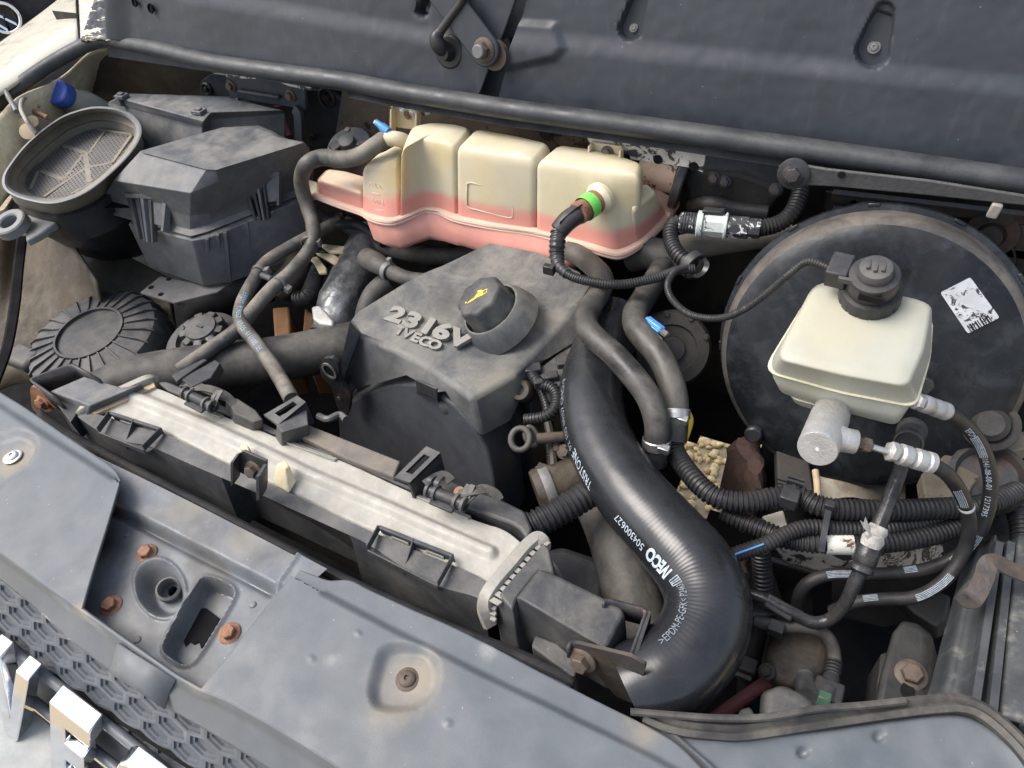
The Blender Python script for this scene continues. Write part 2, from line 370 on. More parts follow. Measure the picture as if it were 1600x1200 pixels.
# ------------------------------------------------------------------ height-field sheets between two traced edges
def curve(pts, n, smooth=True):
    q = catmull([Vector((a, b, 0)) for a, b in pts], 10) if smooth and len(pts) > 2 else [Vector((a, b, 0)) for a, b in pts]
    q, _ = resample(q, max(1e-6, sum((b - a).length for a, b in zip(q, q[1:])) / n)); return q
def sheet(mb, A, B, place, nu, nv, h=None, hole=None, smooth=(True, True), normal=Z1):
    a = curve(A, nu, smooth[0]); b = curve(B, nu, smooth[1]); n = min(len(a), len(b)); rows = []; uvs = []
    for j in range(nv + 1):
        t = j / nv; row = []; uv = []
        for i in range(n):
            s = i / (n - 1); q = a[i].lerp(b[i], t); p = place(q.x, q.y, s, t)
            if h: p = p + normal * h(q.x, q.y, s, t)
            row.append(p); uv.append((q.x, q.y))
        rows.append(row); uvs.append(uv)
    vs = [p for r in rows for p in r]; fs = []
    for i in range(nv):
        for j in range(n - 1):
            if hole and hole((uvs[i][j][0] + uvs[i + 1][j + 1][0]) / 2, (uvs[i][j][1] + uvs[i + 1][j + 1][1]) / 2): continue
            k = i * n + j; fs.append([k, k + 1, k + n + 1, k + n])
    return mb.add(vs, fs)
def seg_d(u, v, a, b):                           # distance to a segment, and place along it
    ax, ay = a; bx, by = b; dx, dy = bx - ax, by - ay; L2 = dx * dx + dy * dy
    t = min(1, max(0, ((u - ax) * dx + (v - ay) * dy) / L2)); return math.hypot(u - ax - dx * t, v - ay - dy * t), t
def side(u, v, a, b):                            # signed distance, positive below/right of a->b
    dx, dy = b[0] - a[0], b[1] - a[1]; return (-(u - a[0]) * dy + (v - a[1]) * dx) / math.hypot(dx, dy)
def inpoly(u, v, poly):
    c = False; n = len(poly)
    for i in range(n):
        x1, y1 = poly[i]; x2, y2 = poly[i - 1]
        if (y1 > v) != (y2 > v) and u < (x2 - x1) * (v - y1) / (y2 - y1) + x1: c = not c
    return c
def poly_d(u, v, poly):                          # signed distance to a closed outline, negative inside
    d = min(seg_d(u, v, poly[i - 1], poly[i])[0] for i in range(len(poly))); return -d if inpoly(u, v, poly) else d
def soft(pts, k=4): return [(p.x, p.y) for p in catmull([Vector((a, b, 0)) for a, b in pts], k, True)]
def proj(p):
    q = p - CAM; d = q.dot(fw); return 800 + q.dot(rt) / d * F, 600 + q.dot(dn) / d * F
def lerp_v(pts, u):
    for (a, b), (c, d) in zip(pts, pts[1:]):
        if a <= u <= c: return b + (d - b) * (u - a) / (c - a)
    return pts[0][1] if u < pts[0][0] else pts[-1][1]
def rough2(u, v, f=.05, a=1.): return noise.noise(Vector((u * f, v * f, 3.1))) * a

# ------------------------------------------------------------------ ground
GZ = -.80
g = MB(); g.grid([[Vector((x, y, GZ)) for x in (-60, -3, 0, 3, 60)] for y in (-60, -3, 1, 4, 60)])
M['gravelground'] = mat('gravel_ground', (.34, .27, .17), .9, dust=(.45, .38, .26), damt=.6, dscale=30, bump=.8, bscale=60, var=.3)
M['stones'] = mat('pale_gravel_stone', (.80, .62, .34), .8, dust=(.42, .30, .16), damt=.7, dscale=45, bump=.3, var=.3)
tag(g.build('ground', 'gravelground'), 'tan gravel ground far below the engine bay, seen through its gaps', 'ground', kind='structure')
g = MB(); rnd = random.Random(3)
ico = [Vector(c).normalized() for c in ((0, 0, 1), (.9, 0, .4), (.28, .85, .4), (-.72, .53, .4), (-.72, -.53, .4), (.28, -.85, .4), (.72, .53, -.4), (-.28, .85, -.4), (-.9, 0, -.4), (-.28, -.85, -.4), (.72, -.53, -.4), (0, 0, -1))]
icf = [[0, 1, 2], [0, 2, 3], [0, 3, 4], [0, 4, 5], [0, 5, 1], [1, 6, 2], [2, 7, 3], [3, 8, 4], [4, 9, 5], [5, 10, 1], [6, 7, 2], [7, 8, 3], [8, 9, 4], [9, 10, 5], [10, 6, 1], [11, 7, 6], [11, 8, 7], [11, 9, 8], [11, 10, 9], [11, 6, 10]]
for i in range(5200):
    p = Vector((rnd.uniform(-.9, .5), rnd.uniform(.45, 1.75), GZ + .004)); s = rnd.uniform(.007, .014)
    mr = Matrix.Rotation(rnd.uniform(0, 6), 3, Vector((rnd.random(), rnd.random(), rnd.random() + .1)))
    sc_ = Vector((s * rnd.uniform(.8, 1.4), s * rnd.uniform(.7, 1.1), s * rnd.uniform(.5, .8)))
    g.add([p + mr @ Vector((q.x * sc_.x, q.y * sc_.y, q.z * sc_.z)) for q in ico], icf)
tag(g.build('gravel', 'stones', fix=False, ang=60), 'loose tan gravel stones lying on the ground below', 'gravel', kind='stuff')

# ------------------------------------------------------------------ front panel (grille surround)
SLAM_LABEL = 'weathered grey plastic front panel with screw dimples and a cutout for the bonnet latch'
slam = thing('grille_surround', SLAM_LABEL, 'front panel', P(300, 960, -.1))
mb = MB()
CREL = (-60, 598), (0, 633), (60, 672), (176, 746)
def crease(u, v, pts, wid):
    best = 1e9; sg = 1
    for a, b in zip(pts, pts[1:]):
        d, t = seg_d(u, v, a, b)
        if d < best: best = d; sg = 1 if side(u, v, a, b) > 0 else -1
    return sstep(-wid, wid, best * sg)
D1 = [(-40, 690), (0, 676), (32, 670), (56, 682), (60, 700), (47, 726), (14, 752), (-30, 778)]; D1 = soft(D1)
def hL(u, v, s, t):
    h = .0045 * crease(u, v, CREL, 7) - .0045
    d = poly_d(u, v, D1); h -= .006 * (1 - sstep(-14, 2, d))
    return h + rough2(u, v, .012, .0012)
AL = [(-60, 575), (0, 611), (40, 636), (100, 677), (150, 710), (172, 726), (183, 741), (187, 756)]
BL = [(-60, 816), (0, 863), (60, 907), (90, 929), (112, 943), (127, 953)]
sheet(mb, AL, BL, lambda u, v, s, t: P(u, v, -.004 * t), 110, 80, hL)
CRER = (505, 925), (600, 975), (740, 1045), (880, 1112), (1020, 1180), (1080, 1215)
D2 = [(596, 1012), (622, 1003), (664, 1008), (684, 1030), (688, 1060), (676, 1088), (640, 1110), (590, 1108), (576, 1080), (584, 1040)]; D2 = soft(D2)
def hR(u, v, s, t):
    h = .0055 * crease(u, v, CRER, 8) - .0055
    d = poly_d(u, v, D2); h -= .007 * (1 - sstep(-16, 4, d))
    for (a, b, r) in ((487, 1030, 9), (560, 990, 7), (700, 1130, 10)):
        h += .0012 * (1 - sstep(0, r, math.hypot(u - a, v - b)))
    return h + rough2(u, v, .012, .0015)
AR = [(466, 886), (488, 894), (512, 902), (544, 902), (575, 917), (640, 947), (716, 980), (834, 1041), (888, 1069), (960, 1105), (1010, 1130), (1060, 1160), (1100, 1200), (1130, 1240)]
BR = [(312, 1078), (330, 1084), (360, 1097), (398, 1118), (437, 1140), (470, 1160), (520, 1192), (580, 1230), (640, 1268), (760, 1330)]
sheet(mb, AR, BR, lambda u, v, s, t: P(u, v, -.004 * t), 190, 110, hR)
UB = [(-60, 816), (0, 863), (60, 907), (127, 953), (205, 1008), (275, 1057), (312, 1078), (360, 1097), (437, 1140), (520, 1192), (640, 1268), (760, 1330)]
LB = [(-60, 860), (0, 905), (56, 950), (112, 1003), (168, 1046), (215, 1078), (262, 1107), (330, 1146), (392, 1184), (470, 1232), (560, 1290), (680, 1370)]
sheet(mb, UB, LB, lambda u, v, s, t: P(u, v, -.004 - .006 * sstep(0, .3, t) - .028 * t), 150, 16, smooth=(False, False))
mb.build('surround', 'panel', slam, solid=.003)
g = MB()                                         # corner piece beside the headlamp
A2 = [(1008, 1122), (1040, 1136), (1075, 1144), (1115, 1148), (1161, 1149), (1262, 1134), (1397, 1114), (1470, 1106), (1500, 1106), (1528, 1114), (1560, 1136), (1600, 1176), (1640, 1230)]
B2 = [(1040, 1180), (1060, 1200), (1080, 1220), (1110, 1250), (1150, 1280), (1260, 1320), (1350, 1330), (1400, 1330), (1450, 1330), (1480, 1330), (1520, 1330), (1560, 1330), (1620, 1330)]
def hC(u, v, s, t):
    h = -.007 * (1 - sstep(0, .10, t)) * (1 - sstep(0, .10, t)) 
    for (a, b) in ((1373, 1150), (1255, 1175)): h -= .004 * (1 - sstep(4, 12, math.hypot(u - a, v - b)))
    h += .006 * math.exp(-((side(u, v, (1060, 1158), (1107, 1200))) / 7) ** 2)
    return h + rough2(u, v, .02, .0015)
sheet(g, A2, B2, lambda u, v, s, t: P(u, v, -.012 - .02 * t), 140, 60, hC)
tag(g.build('headlamp_surround', 'panel', solid=.004), 'curved grey plastic corner panel at the lower right, with its edge under a rubber trim', 'trim panel')
g = MB(); tr = pz(*[(u, v - 7, -.008) for u, v in A2])
g.sweep(tr, [(-.006, -.006), (.006, -.006), (.007, .001), (.003, .004), (0, .001), (-.003, .004), (-.007, .001)], k=6)
tag(g.build('edge_trim', 'rubberdust'), 'dusty black double-lipped rubber trim along the edge of the lower right corner panel', 'rubber trim')
g = MB(); g.tube(pz((985, 1112, .0), (1060, 1118, .0), (1121, 1122, .0), (1195, 1121, .0), (1276, 1108, .0), (1350, 1102, 0), (1414, 1095, .0)), .003, 8)
tag(g.build('release_cable', 'rubberdust'), 'thin dark cable lying along the rear of the lower right rubber trim', 'cable')
screw(P(20, 714, -.0055), Z1, .0105, slam, 'steel', 'panel_screw')
screw(P(637, 1062, -.0095), Z1, .0105, slam, 'oldbolt', 'panel_screw')['label'] = 'rusty round panel screw'

# latch plate in the cutout of the front panel
lp = thing('latch_plate', 'grey pressed steel latch plate with a striker funnel, slot and three rusty bolts', 'latch plate', P(250, 930, -.07))
RH = [(324, 902), (352, 910), (367, 922), (364, 940), (337, 986), (308, 1031), (290, 1041), (270, 1032), (256, 1019), (258, 1002), (280, 962), (308, 914)]; RH = soft(RH, 3)
RH2 = [(312, 951), (322, 950), (343, 966), (330, 990), (314, 1013), (311, 1003), (303, 1007), (297, 1003), (290, 1010), (287, 1002)]
def hP(u, v, s, t):
    h = 0
    d = side(u, v, (175, 794), (434, 927)); on = sstep(440, 415, u) 
    h += .010 * sstep(6, -10, d) ; h -= .006 * math.exp(-((d - 4) / 6) ** 2) * on
    e = side(u, v, (462, 885), (374, 1011)); h += .010 * sstep(4, -12, e); h += .003 * math.exp(-((e + 8) / 5) ** 2)
    l = side(u, v, (176, 770), (125, 950)); h -= .012 * sstep(-22, 3, l) * 0
    r = math.hypot((u - 251) / 38, (v - 920) / 44 + (u - 251) * -.004)
    if r < 1.15: h -= .020 * sstep(1.04, .5, r) - .002 * math.exp(-((r - 1.05) / .08) ** 2)
    q = poly_d(u, v, RH)
    if q < 12: h += .003 * math.exp(-(q / 4) ** 2) - .020 * sstep(0, -9, q)
    return h + rough2(u, v, .03, .0008)
def holeP(u, v):
    return math.hypot((u - 259) / 9, (v - 911) / 10) < 1
mb = MB(); sheet(mb, [(160, 722), (330, 806), (520, 905)], [(108, 960), (200, 1025), (320, 1090)], lambda u, v, s, t: P(u, v, -.034), 190, 150, hP, holeP)
sh_ = None
M['latchpaint'] = mat('latch_plate_paint', (.120, .133, .148), .40, dust=(.25, .225, .18), damt=.3, dscale=11, bump=.1, bscale=500, specks=.8, stain=(.04, .037, .036), stamt=.5, stscale=9)
stain_at(M['latchpaint'], [(P(160, 850, -.034), .030, (.028, .027, .027), .9), (P(180, 790, -.034), .022, (.035, .032, .03), .8), (P(230, 912, -.045), .020, (.09, .075, .05), .7), (P(300, 800, -.03), .03, (.20, .18, .14), .6), (P(390, 850, -.03), .03, (.20, .18, .14), .5)]); mb.build('plate', 'latchpaint', lp)
mb = MB(); c = P(266, 923, -.049); mb.lathe(c, Vector((.25, -.1, 1)), [(.0125, 0), (.0125, .007), (.010, .009), (.009, .004), (.009, -.03)], 28, cap=False)
mb.build('striker_bush', 'greymetal', lp)
mb = MB(); mb.box(P(285, 985, -.11), X1 * .16, Y1 * .1, Z1 * .004); mb.build('back_plate', 'void', lp); mb = MB(); mb.prism([P(u, v, -.0525) for u, v in RH2], Z1 * -.001); mb.build('slot_shade_plate', 'void', lp)  # black plates stand in for the dark inside slot and funnel
for (u, v, zz) in ((230, 865, -.034), (174, 947, -.034), (359, 990, -.034)): bolt(P(u, v, zz), Vector((.1, -.1, 1)), .0108, lp, 'rust', 'bolt', spin=u)
for (u, v) in ((395, 945), (215, 1000), (198, 835)):
    mb = MB(); mb.lathe(P(u, v, -.034), Z1, [(.004, 0), (.003, .0012), (.001, .0016)], 10); mb.build('weld_spot', 'latchpaint', lp)
# dropped lip of the panel below the latch plate
mb = MB(); mb.loft([[P(183, 1006, -.006), P(205, 1020, -.006), P(230, 1036, -.006), P(274, 1062, -.006)], [P(174, 1040, -.026), P(190, 1050, -.020), P(215, 1066, -.018), P(262, 1086, -.026)],
    [P(170, 1050, -.03), P(186, 1062, -.024), P(212, 1078, -.022), P(256, 1108, -.03)]], closed=False)
mb.build('pull_lip', 'panel', slam, solid=.003)

# ------------------------------------------------------------------ grille of hexagon pockets, and the chrome letters
M['grille'] = mat('grille_plastic', (.085, .095, .108), .42, dust=(.2, .2, .19), damt=.3, dscale=12, bump=.08, bscale=500, var=.08)
M['bumper'] = mat('pale_grey_bumper_plastic', (.24, .25, .245), .5, dust=(.3, .3, .28), damt=.3, bump=.05)
gr = thing('grille', 'dark grey radiator grille of hexagon pockets below the front panel', 'grille', P(160, 1120, -.15))
GN = Vector((0, -.85, .53)).normalized(); GQ = P(60, 950, -.044); GU = X1; GV = GN.cross(GU)
def gp(a, b, d=0): return GQ + GU * a + GV * b - GN * d
def gc(u, v): q = PN(u, v, GQ, GN) - GQ; return q.dot(GU), q.dot(GV)
ga = gc(143, 1003); gb = gc(100, 970); gd = gc(100, 993.5)
SX = abs(ga[0] - gb[0]); SY = abs(gd[1] - gb[1]) + 0
O0 = gc(47, 952)
def hexa(f, sx=SX, sy=SY): return [(math.sin(R(60 * k)) * sx / math.sqrt(3) * f, math.cos(R(60 * k)) * sy * (2 / 3) * f) for k in range(6)]
lat = MB()
for j in range(-3, 9):
    for i in range(-9, 14):
        uu, vv = proj(gp(O0[0] + (i + (.5 if j % 2 else 0)) * SX, O0[1] - j * SY))
        if vv < lerp_v(LB, uu) - 24 or vv > 1012 + (uu - 28) * .786 or uu < -80 or vv > 1300: continue
        ca = O0[0] + (i + (.5 if j % 2 else 0)) * SX; cb = O0[1] - j * SY
        c = gp(ca, cb)
        ro = [gp(ca + a, cb + b) for a, b in hexa(1)]; r1 = [gp(ca + a, cb + b, .0005) for a, b in hexa(.80)]
        r2 = [gp(ca + a, cb + b - .0, .0026) for a, b in hexa(.77)]; r3 = [gp(ca + a, cb + b + .001, .0030) for a, b in hexa(.63)]; r4 = [gp(ca + a, cb + b + .001, .0055) for a, b in hexa(.60)]
        lat.loft([ro, r1, r2, r3, r4], cap0=False, cap1=True)
tag(lat.build('hexagon_mesh', 'grille', gr, ang=25), kind='stuff')
# letters: front faces on a sloping plane just ahead of the grille, tops run back to it
FQ = GQ + GN * .026; LD = -GV; LU = X1
def lf(u, v): return PN(u, v, FQ, GN)
fl = lf(76, 1096); fr = lf(139, 1145); LW = (fr - fl).length; LH = LW * 1.6; LU = (fr - fl).normalized()
tn = LU.cross(Vector((0, 1, -.10))).normalized(); LBK = PN(99, 1068, fl, tn) - fl
lt = thing('chrome_lettering', 'large chrome letters VEC standing on the grille bar, seen from above', 'lettering', fl + LD * LH)
def glyph(org, polys, name):
    mb = MB()
    for pol in polys: mb.prism([org + LU * a * LW + LD * b * LH for a, b in pol], LBK)
    return mb.build(name, 'chrome', lt, bevel=.0016, seg=3)
glyph(fl, [[(0, 0), (1, 0), (1, .20), (.38, .20), (.38, .38), (.84, .38), (.84, .60), (.38, .60), (.38, .78), (1, .78), (1, 1), (.08, 1), (0, .94)]], 'chrome_letter')
vo = lf(24, 1048) - LU * LW * .78
glyph(vo, [[(.0, 0), (.34, 0), (.55, .66), (.78, 0), (1.12, 0), (.74, .94), (.66, 1), (.46, 1), (.38, .94)]], 'chrome_letter')
glyph(lf(177, 1180), [[(1, 0), (1, .26), (.45, .26), (.36, .34), (.36, .66), (.45, .74), (1, .74), (1, 1), (.3, 1), (.1, .92), (0, .72), (0, .28), (.1, .08), (.3, 0)]], 'chrome_letter')
for k_ in (0, .045):
    bq = FQ + GN * (LBK.dot(GN) * 1.25); a0_ = PN(28, 1022, bq, GN); b0_ = PN(187, 1147, bq, GN); a_ = a0_.lerp(b0_, -.7); b_ = a0_.lerp(b0_, 2.2)
    mb = MB(); mb.tube([a_ + LD * k_, b_ + LD * k_], .0052, 16); mb.build('letter_bar', 'grille', lt)
    if k_ == 0: ba_, bb_2 = a_, b_
mb = MB(); mb.prism([ba_ - GN * .012, bb_2 - GN * .012, bb_2 + LD * .07 - GN * .012, ba_ + LD * .07 - GN * .012], -GN * .004); tag(mb.build('grille_backing', 'grille', gr))
mb = MB(); mb.prism([ba_ + LD * .066 - GN * .006, bb_2 + LD * .066 - GN * .006, bb_2 + LD * .12 + GN * .08, ba_ + LD * .12 + GN * .08], LD * .01)
tag(mb.build('bumper', 'bumper', bevel=.003), 'pale grey bumper top below the chrome letters in the lower left corner', 'bumper')

# ------------------------------------------------------------------ intercooler and its black shroud
ic = thing('intercooler', 'long aluminium intercooler with a raised bead along its top and black plastic end tanks', 'intercooler', P(480, 740, -.10))
ZI = -.016
RI = [(231, 602), (262, 613), (300, 630), (335, 645), (390, 666), (449, 690), (524, 717), (560, 732), (610, 755), (652, 774), (690, 790), (736, 811), (784, 827), (808, 843), (816, 852)]
FI = [(158, 640), (172, 650), (200, 664), (248, 674), (300, 700), (368, 734), (420, 758), (467, 780), (530, 811), (591, 838), (640, 858), (690, 880), (730, 898), (752, 910), (765, 921)]
BE = [(209, 620), (235, 630), (320, 665), (380, 692), (440, 720), (480, 740), (560, 774), (615, 797), (690, 831), (750, 857), (767, 864)]
def hI(u, v, s, t):
    d = min(seg_d(u, v, a, b)[0] for a, b in zip(BE, BE[1:]))
    h = .0060 * (1 - sstep(2, 14, d))
    pass
    h -= .004 * sstep(.9, 1.0, t)
    return h + rough2(u, v, .04, .0006) + rough2(u, v, .15, .0002)
mb = MB(); sheet(mb, RI, FI, lambda u, v, s, t: P(u, v, ZI), 300, 60, hI)
mb.build('core_top', 'alloy', ic, solid=.0015)
def band(pts0, pts1): return [pts0, pts1]
mb = MB()                                           # turned-down rear edge of the core, with raised tabs
for (a, b) in (((452, 688), (528, 716)), ((335, 643), (350, 649)), ((656, 772), (736, 806))):
    mb = MB(); q = [P(a[0], a[1], ZI + .001), P(b[0], b[1], ZI + .001)]; mb.prism([q[0], q[1], q[1] + Vector((0, -.006, .004)), q[0] + Vector((0, -.006, .004))], Vector((0, .001, -.008))); mb.build('edge_tab', 'alloy', ic, bevel=.0006)
mb = MB(); lo_ = [P(u, v, ZI) for u, v in RI]; mb.grid([lo_, [p - Z1 * .12 for p in lo_]]); lo_ = [P(u, v, ZI - .004) for u, v in FI]; mb.grid([lo_, [p - Z1 * .12 for p in lo_]]); mb.build('core', 'dark', ic)
for (c, a, b) in (((620, 797), 8, 5), ((289, 649), 2, 2)):
    mb = MB(); mb.box(P(c[0] - 4, c[1] - 2, ZI + .004), X1 * .008 * a / 8, Y1 * .0022, Z1 * .0012); mb.build('punched_slot', 'void', ic)
# crimped end beams
def beam(path, r, name, mt, teeth=0, tdir=1):
    mb = MB(); mb.sweep(path, [(-r, -r * .5), (r, -r * .5), (r * 1.05, r * .1), (r * .75, r * .62), (-r * .75, r * .62), (-r * 1.05, r * .1)], k=8); mb.build(name, mt, ic, ang=50)
M['crimp'] = mat('dusty_crimp_aluminium', (.27, .26, .235), .55, metal=.2, dust=(.29, .255, .20), damt=.6, dscale=30, bump=.3)
zb = ZI + .012
beam(pz((849, 857, zb - .008), (848, 846, zb - .002), (838, 841, zb), (820, 856, zb), (800, 880, zb), (778, 905, zb), (764, 924, zb - .001), (758, 938, zb - .006), (758, 955, zb - .016), (766, 976, zb - .03)), .0068, 'crimp_beam', 'crimp')
mb = MB()
for i in range(11):
    t = i / 10; u = 851 + (775 - 851) * t; v = 848 + (940 - 848) * t
    a = P(u, v, zb - .001); mb.box(a, X1 * .0048 + Y1 * -.0005, Y1 * .0026 + X1 * .0012, Z1 * .0014)
for i in range(3):
    a = P(771, 950 + i * 9, zb - .012 - i * .004); mb.box(a, X1 * .003, Y1 * .002, Z1 * .002)
tag(mb.build('crimp_teeth', 'crimp', ic, bevel=.0006), kind='stuff')
beam(pz((125, 645, ZI - .002), (130, 638, ZI + .006), (150, 628, ZI + .008), (190, 610, ZI + .008), (226, 594, ZI + .008), (238, 592, ZI + .004), (240, 597, ZI)), .0062, 'crimp_beam', 'crimp')
mb = MB(); mb.prism(pl(ZI + .004, (138, 646), (150, 646), (243, 604), (240, 596), (230, 598)), Z1 * -.006)
M['tanbeam'] = mat('tan_gasket', (.42, .33, .21), .6, dust=(.3, .24, .16), damt=.5, bump=.2); mb.build('gasket_strip', 'tanbeam', ic, bevel=.001)
# end tanks
mb = MB(); mb.loft([pl(.000, (78, 611), (132, 588), (190, 605), (222, 600), (140, 634), (132, 631)), pl(-.012, (80, 620), (132, 594), (194, 612), (226, 606), (136, 648), (128, 640)), pl(-.06, (92, 640), (140, 620), (200, 650), (220, 650), (140, 690), (112, 672))])
mb.build('end_tank', 'box', ic, bevel=.002)
mb = MB(); mb.loft([pl(-.012, (84, 620), (132, 632), (124, 640), (110, 660), (86, 628))] + [[p - Z1 * .03 for p in pl(-.012, (84, 620), (132, 632), (124, 640), (110, 660), (86, 628))]]); mb.build('tank_rib', 'black', ic, bevel=.001)
rz = .004
top1 = [(806, 934), (842, 888), (864, 896), (958, 942), (973, 951), (977, 962), (952, 1012), (944, 1016)]
mb = MB(); mb.loft([pl(rz, *[(u * .94 + 890 * .06, v * .94 + 950 * .06) for u, v in top1]), pl(rz - .004, *top1), pl(rz - .030, *[(u + 3, v + 30) for u, v in top1]), pl(rz - .06, *[(u + 5, v + 62) for u, v in top1])])
mb.build('end_tank', 'blackdust', ic, bevel=.0025, seg=3)
mb = MB(); mb.loft([pl(rz - .006, (780, 928), (848, 848), (858, 856), (866, 896), (842, 890), (806, 936), (800, 952)), pl(rz - .03, (774, 955), (848, 868), (864, 880), (872, 930), (846, 920), (812, 962), (806, 986)), pl(rz - .08, (784, 1020), (848, 930), (864, 940), (880, 1000), (850, 990), (830, 1040), (815, 1050))])
mb.build('tank_shoulder', 'blackdust', ic, bevel=.002)
mb = MB(); mb.prism(pl(-.03, (836, 992), (870, 1004), (905, 1034), (898, 1060), (830, 1010)), Z1 * -.05); mb.build('tank_rib', 'blackdust', ic, bevel=.002)
# mounting brackets of the end tanks
def plate(mb, a, b, drop, th, dirn=None):           # upright steel strip below the edge a-b
    n = (b - a).cross(Z1).normalized() * th; mb.prism([a, b, b + drop, a + drop], n)
M['brk'] = M['metal']
bk = thing('left_bracket', 'small U shaped steel bracket with a rusty bolt at the left end of the intercooler', 'bracket', P(75, 620, -.05)); bk.name = 'tank_bracket'
mb = MB(); zt = .006
q = rounded(pl(zt, (84, 622), (45, 594), (110, 568), (157, 592)), .12, 3)[4:-4]
q = pl(zt, (88, 624), (72, 613), (48, 596), (46, 592), (52, 588), (105, 569), (113, 568), (120, 571), (157, 592))
n_ = len(q); inner = [p - Z1 * .034 for p in q]
mb.grid([q, inner]); mb.build('steel_strip', 'metal', bk, solid=.003)
mb = MB(); mb.prism(rounded([PY(46, 600, P(60, 600, zt).y - .003), PY(90, 626, P(60, 600, zt).y - .003), PY(86, 640, P(60, 600, zt).y - .003), PY(62, 648, P(60, 600, zt).y - .003), PY(50, 640, P(60, 600, zt).y - .003)], .25), Vector((0, .003, 0)))
mb.build('bolt_lug', 'rust', bk)
bolt(PY(68, 628, P(60, 600, zt).y - .004), Vector((.1, -1, .4)), .0105, bk)
mb = MB(); mb.lathe(P(81, 590, -.012), Vector((.25, -1, 0)), [(.008, 0), (.008, .001), (.006, .001), (.006, 0)], 20); mb.build('hole_ring', 'greymetal', bk)
bk = thing('tank_bracket', 'black steel U bracket with rusty stains at the right end of the intercooler', 'bracket', P(950, 1040, -.06))
mb = MB(); zt = .010
q = pl(zt, (940, 944), (942, 936), (952, 934), (1005, 948), (1012, 952), (1012, 958), (990, 1020), (986, 1026), (978, 1027), (900, 1004), (892, 1006), (890, 1014))
mb.grid([q, [p - Z1 * (.028 if i < 6 else .018) for i, p in enumerate(q)]]); mb.build('steel_strip', 'metal', bk, solid=.003)
mb = MB(); yb_ = P(940, 1020, zt).y - .004
mb.prism(rounded([PY(888, 1016, yb_), PY(898, 1005, yb_), PY(985, 1026, yb_), PY(1010, 1040, yb_), PY(990, 1100, yb_), PY(962, 1088, yb_), PY(930, 1050, yb_), PY(903, 1048, yb_)], .12), Vector((0, .003, 0)))
M['rustplate'] = mat('rust_stained_black_steel', (.035, .034, .034), .45, dust=(.11, .07, .04), damt=.7, dscale=18, bump=.3, bscale=200); mb.build('front_plate', 'rustplate', bk)
xr = P(1012, 955, zt); mb = MB(); e1 = P(990, 1022, zt)
mb.prism([xr, e1, e1 + Vector((.0, 0, -.075)), xr + Vector((0, .0, -.085))], Vector((.003, .001, 0))); mb.build('side_plate', 'metal', bk)
bolt(PY(911, 1030, yb_ - .002), Vector((-.1, -1, .3)), .0125, bk, 'oldbolt')
for (u, v) in ((1000, 1005), (1008, 1040)): 
    mb = MB(); mb.lathe(P(u + 8, v, zt - .03), Vector((1, -.3, .2)), [(.004, 0), (.004, .001)], 14); mb.build('hole', 'greymetal', bk)
# shroud in front
sh = thing('radiator_shroud', 'long dusty black plastic shroud along the front of the intercooler with two double pockets', 'shroud', P(420, 800, -.12))
ZS = -.012
S0 = [(128, 642), (170, 652), (200, 664), (248, 674), (300, 698), (368, 731), (420, 755), (467, 777), (530, 808), (591, 835), (650, 860), (709, 884), (750, 902), (764, 920)]
S1 = [(117, 648), (155, 674), (195, 690), (233, 697), (290, 722), (350, 748), (410, 774), (455, 795), (530, 829), (574, 850), (640, 893), (689, 917), (735, 930), (758, 940)]
mb = MB(); sheet(mb, S0, S1, lambda u, v, s, t: P(u, v, ZS - .003 * t), 120, 6); 
def wallp(u, v, s, t):
    b = P(u, v, ZS - .003)
    rec = .022 * (sstep(.355, .365, s) - sstep(.655, .665, s))
    return b + Vector((0, rec * sstep(.0, .05, t) - .012 * t, -.085 * t)) 
sheet(mb, S1, [(u + .01, v + .01) for u, v in S1], wallp, 240, 14)
def hS(u, v, s, t): return 0
mb.build('skirt', 'blackdust', sh, ang=50)
def pocket(cor, name):
    """four corners of the pocket mouth (front-left, back-left, back-right, front-right)"""
    z = ZS + .006; A, B, C, D = [P(u, v, z) for u, v in cor]
    mb = MB(); th = .0018; dr = Vector((0, 0, -.022))
    mb.bar(A, B, th, .009); mb.bar(B, C, .004, .005); mb.bar(C, D, th, .009)
    mid0 = A.lerp(D, .47); mid1 = B.lerp(C, .47); mb.prism([mid0 + Z1 * -.012, mid1 + Z1 * .004, mid1 + Z1 * -.018, mid0 + Z1 * -.02], X1 * th)
    fl_ = [A + Z1 * -.008, D + Z1 * -.008, C + Z1 * -.020, B + Z1 * -.020]; mb.prism(fl_, Z1 * -.002)
    mb.prism([A + Z1 * -.002, D + Z1 * -.002, D + Z1 * -.011, A + Z1 * -.011], (B - A).normalized() * -th)
    mb.prism([B + Z1 * .0, C + Z1 * .0, C + Z1 * -.02, B + Z1 * -.02], (B - A).normalized() * th)
    o = mb.build(name, 'blackdust', sh, bevel=.0007)
    for f in (.28, .75):
        w_ = MB(); c = B.lerp(C, f) + Z1 * -.009 + (A - B).normalized() * .001; dd = (C - B).normalized(); w_.box(c, dd * .010, (A - B).normalized() * .0006, Z1 * .0028); w_.build('pocket_window', 'alloy', o)
    return o
pocket(((153, 672), (172, 646), (252, 672), (224, 700)), 'clip_pocket'); pocket(((574, 856), (592, 824), (708, 870), (684, 912)), 'clip_pocket')
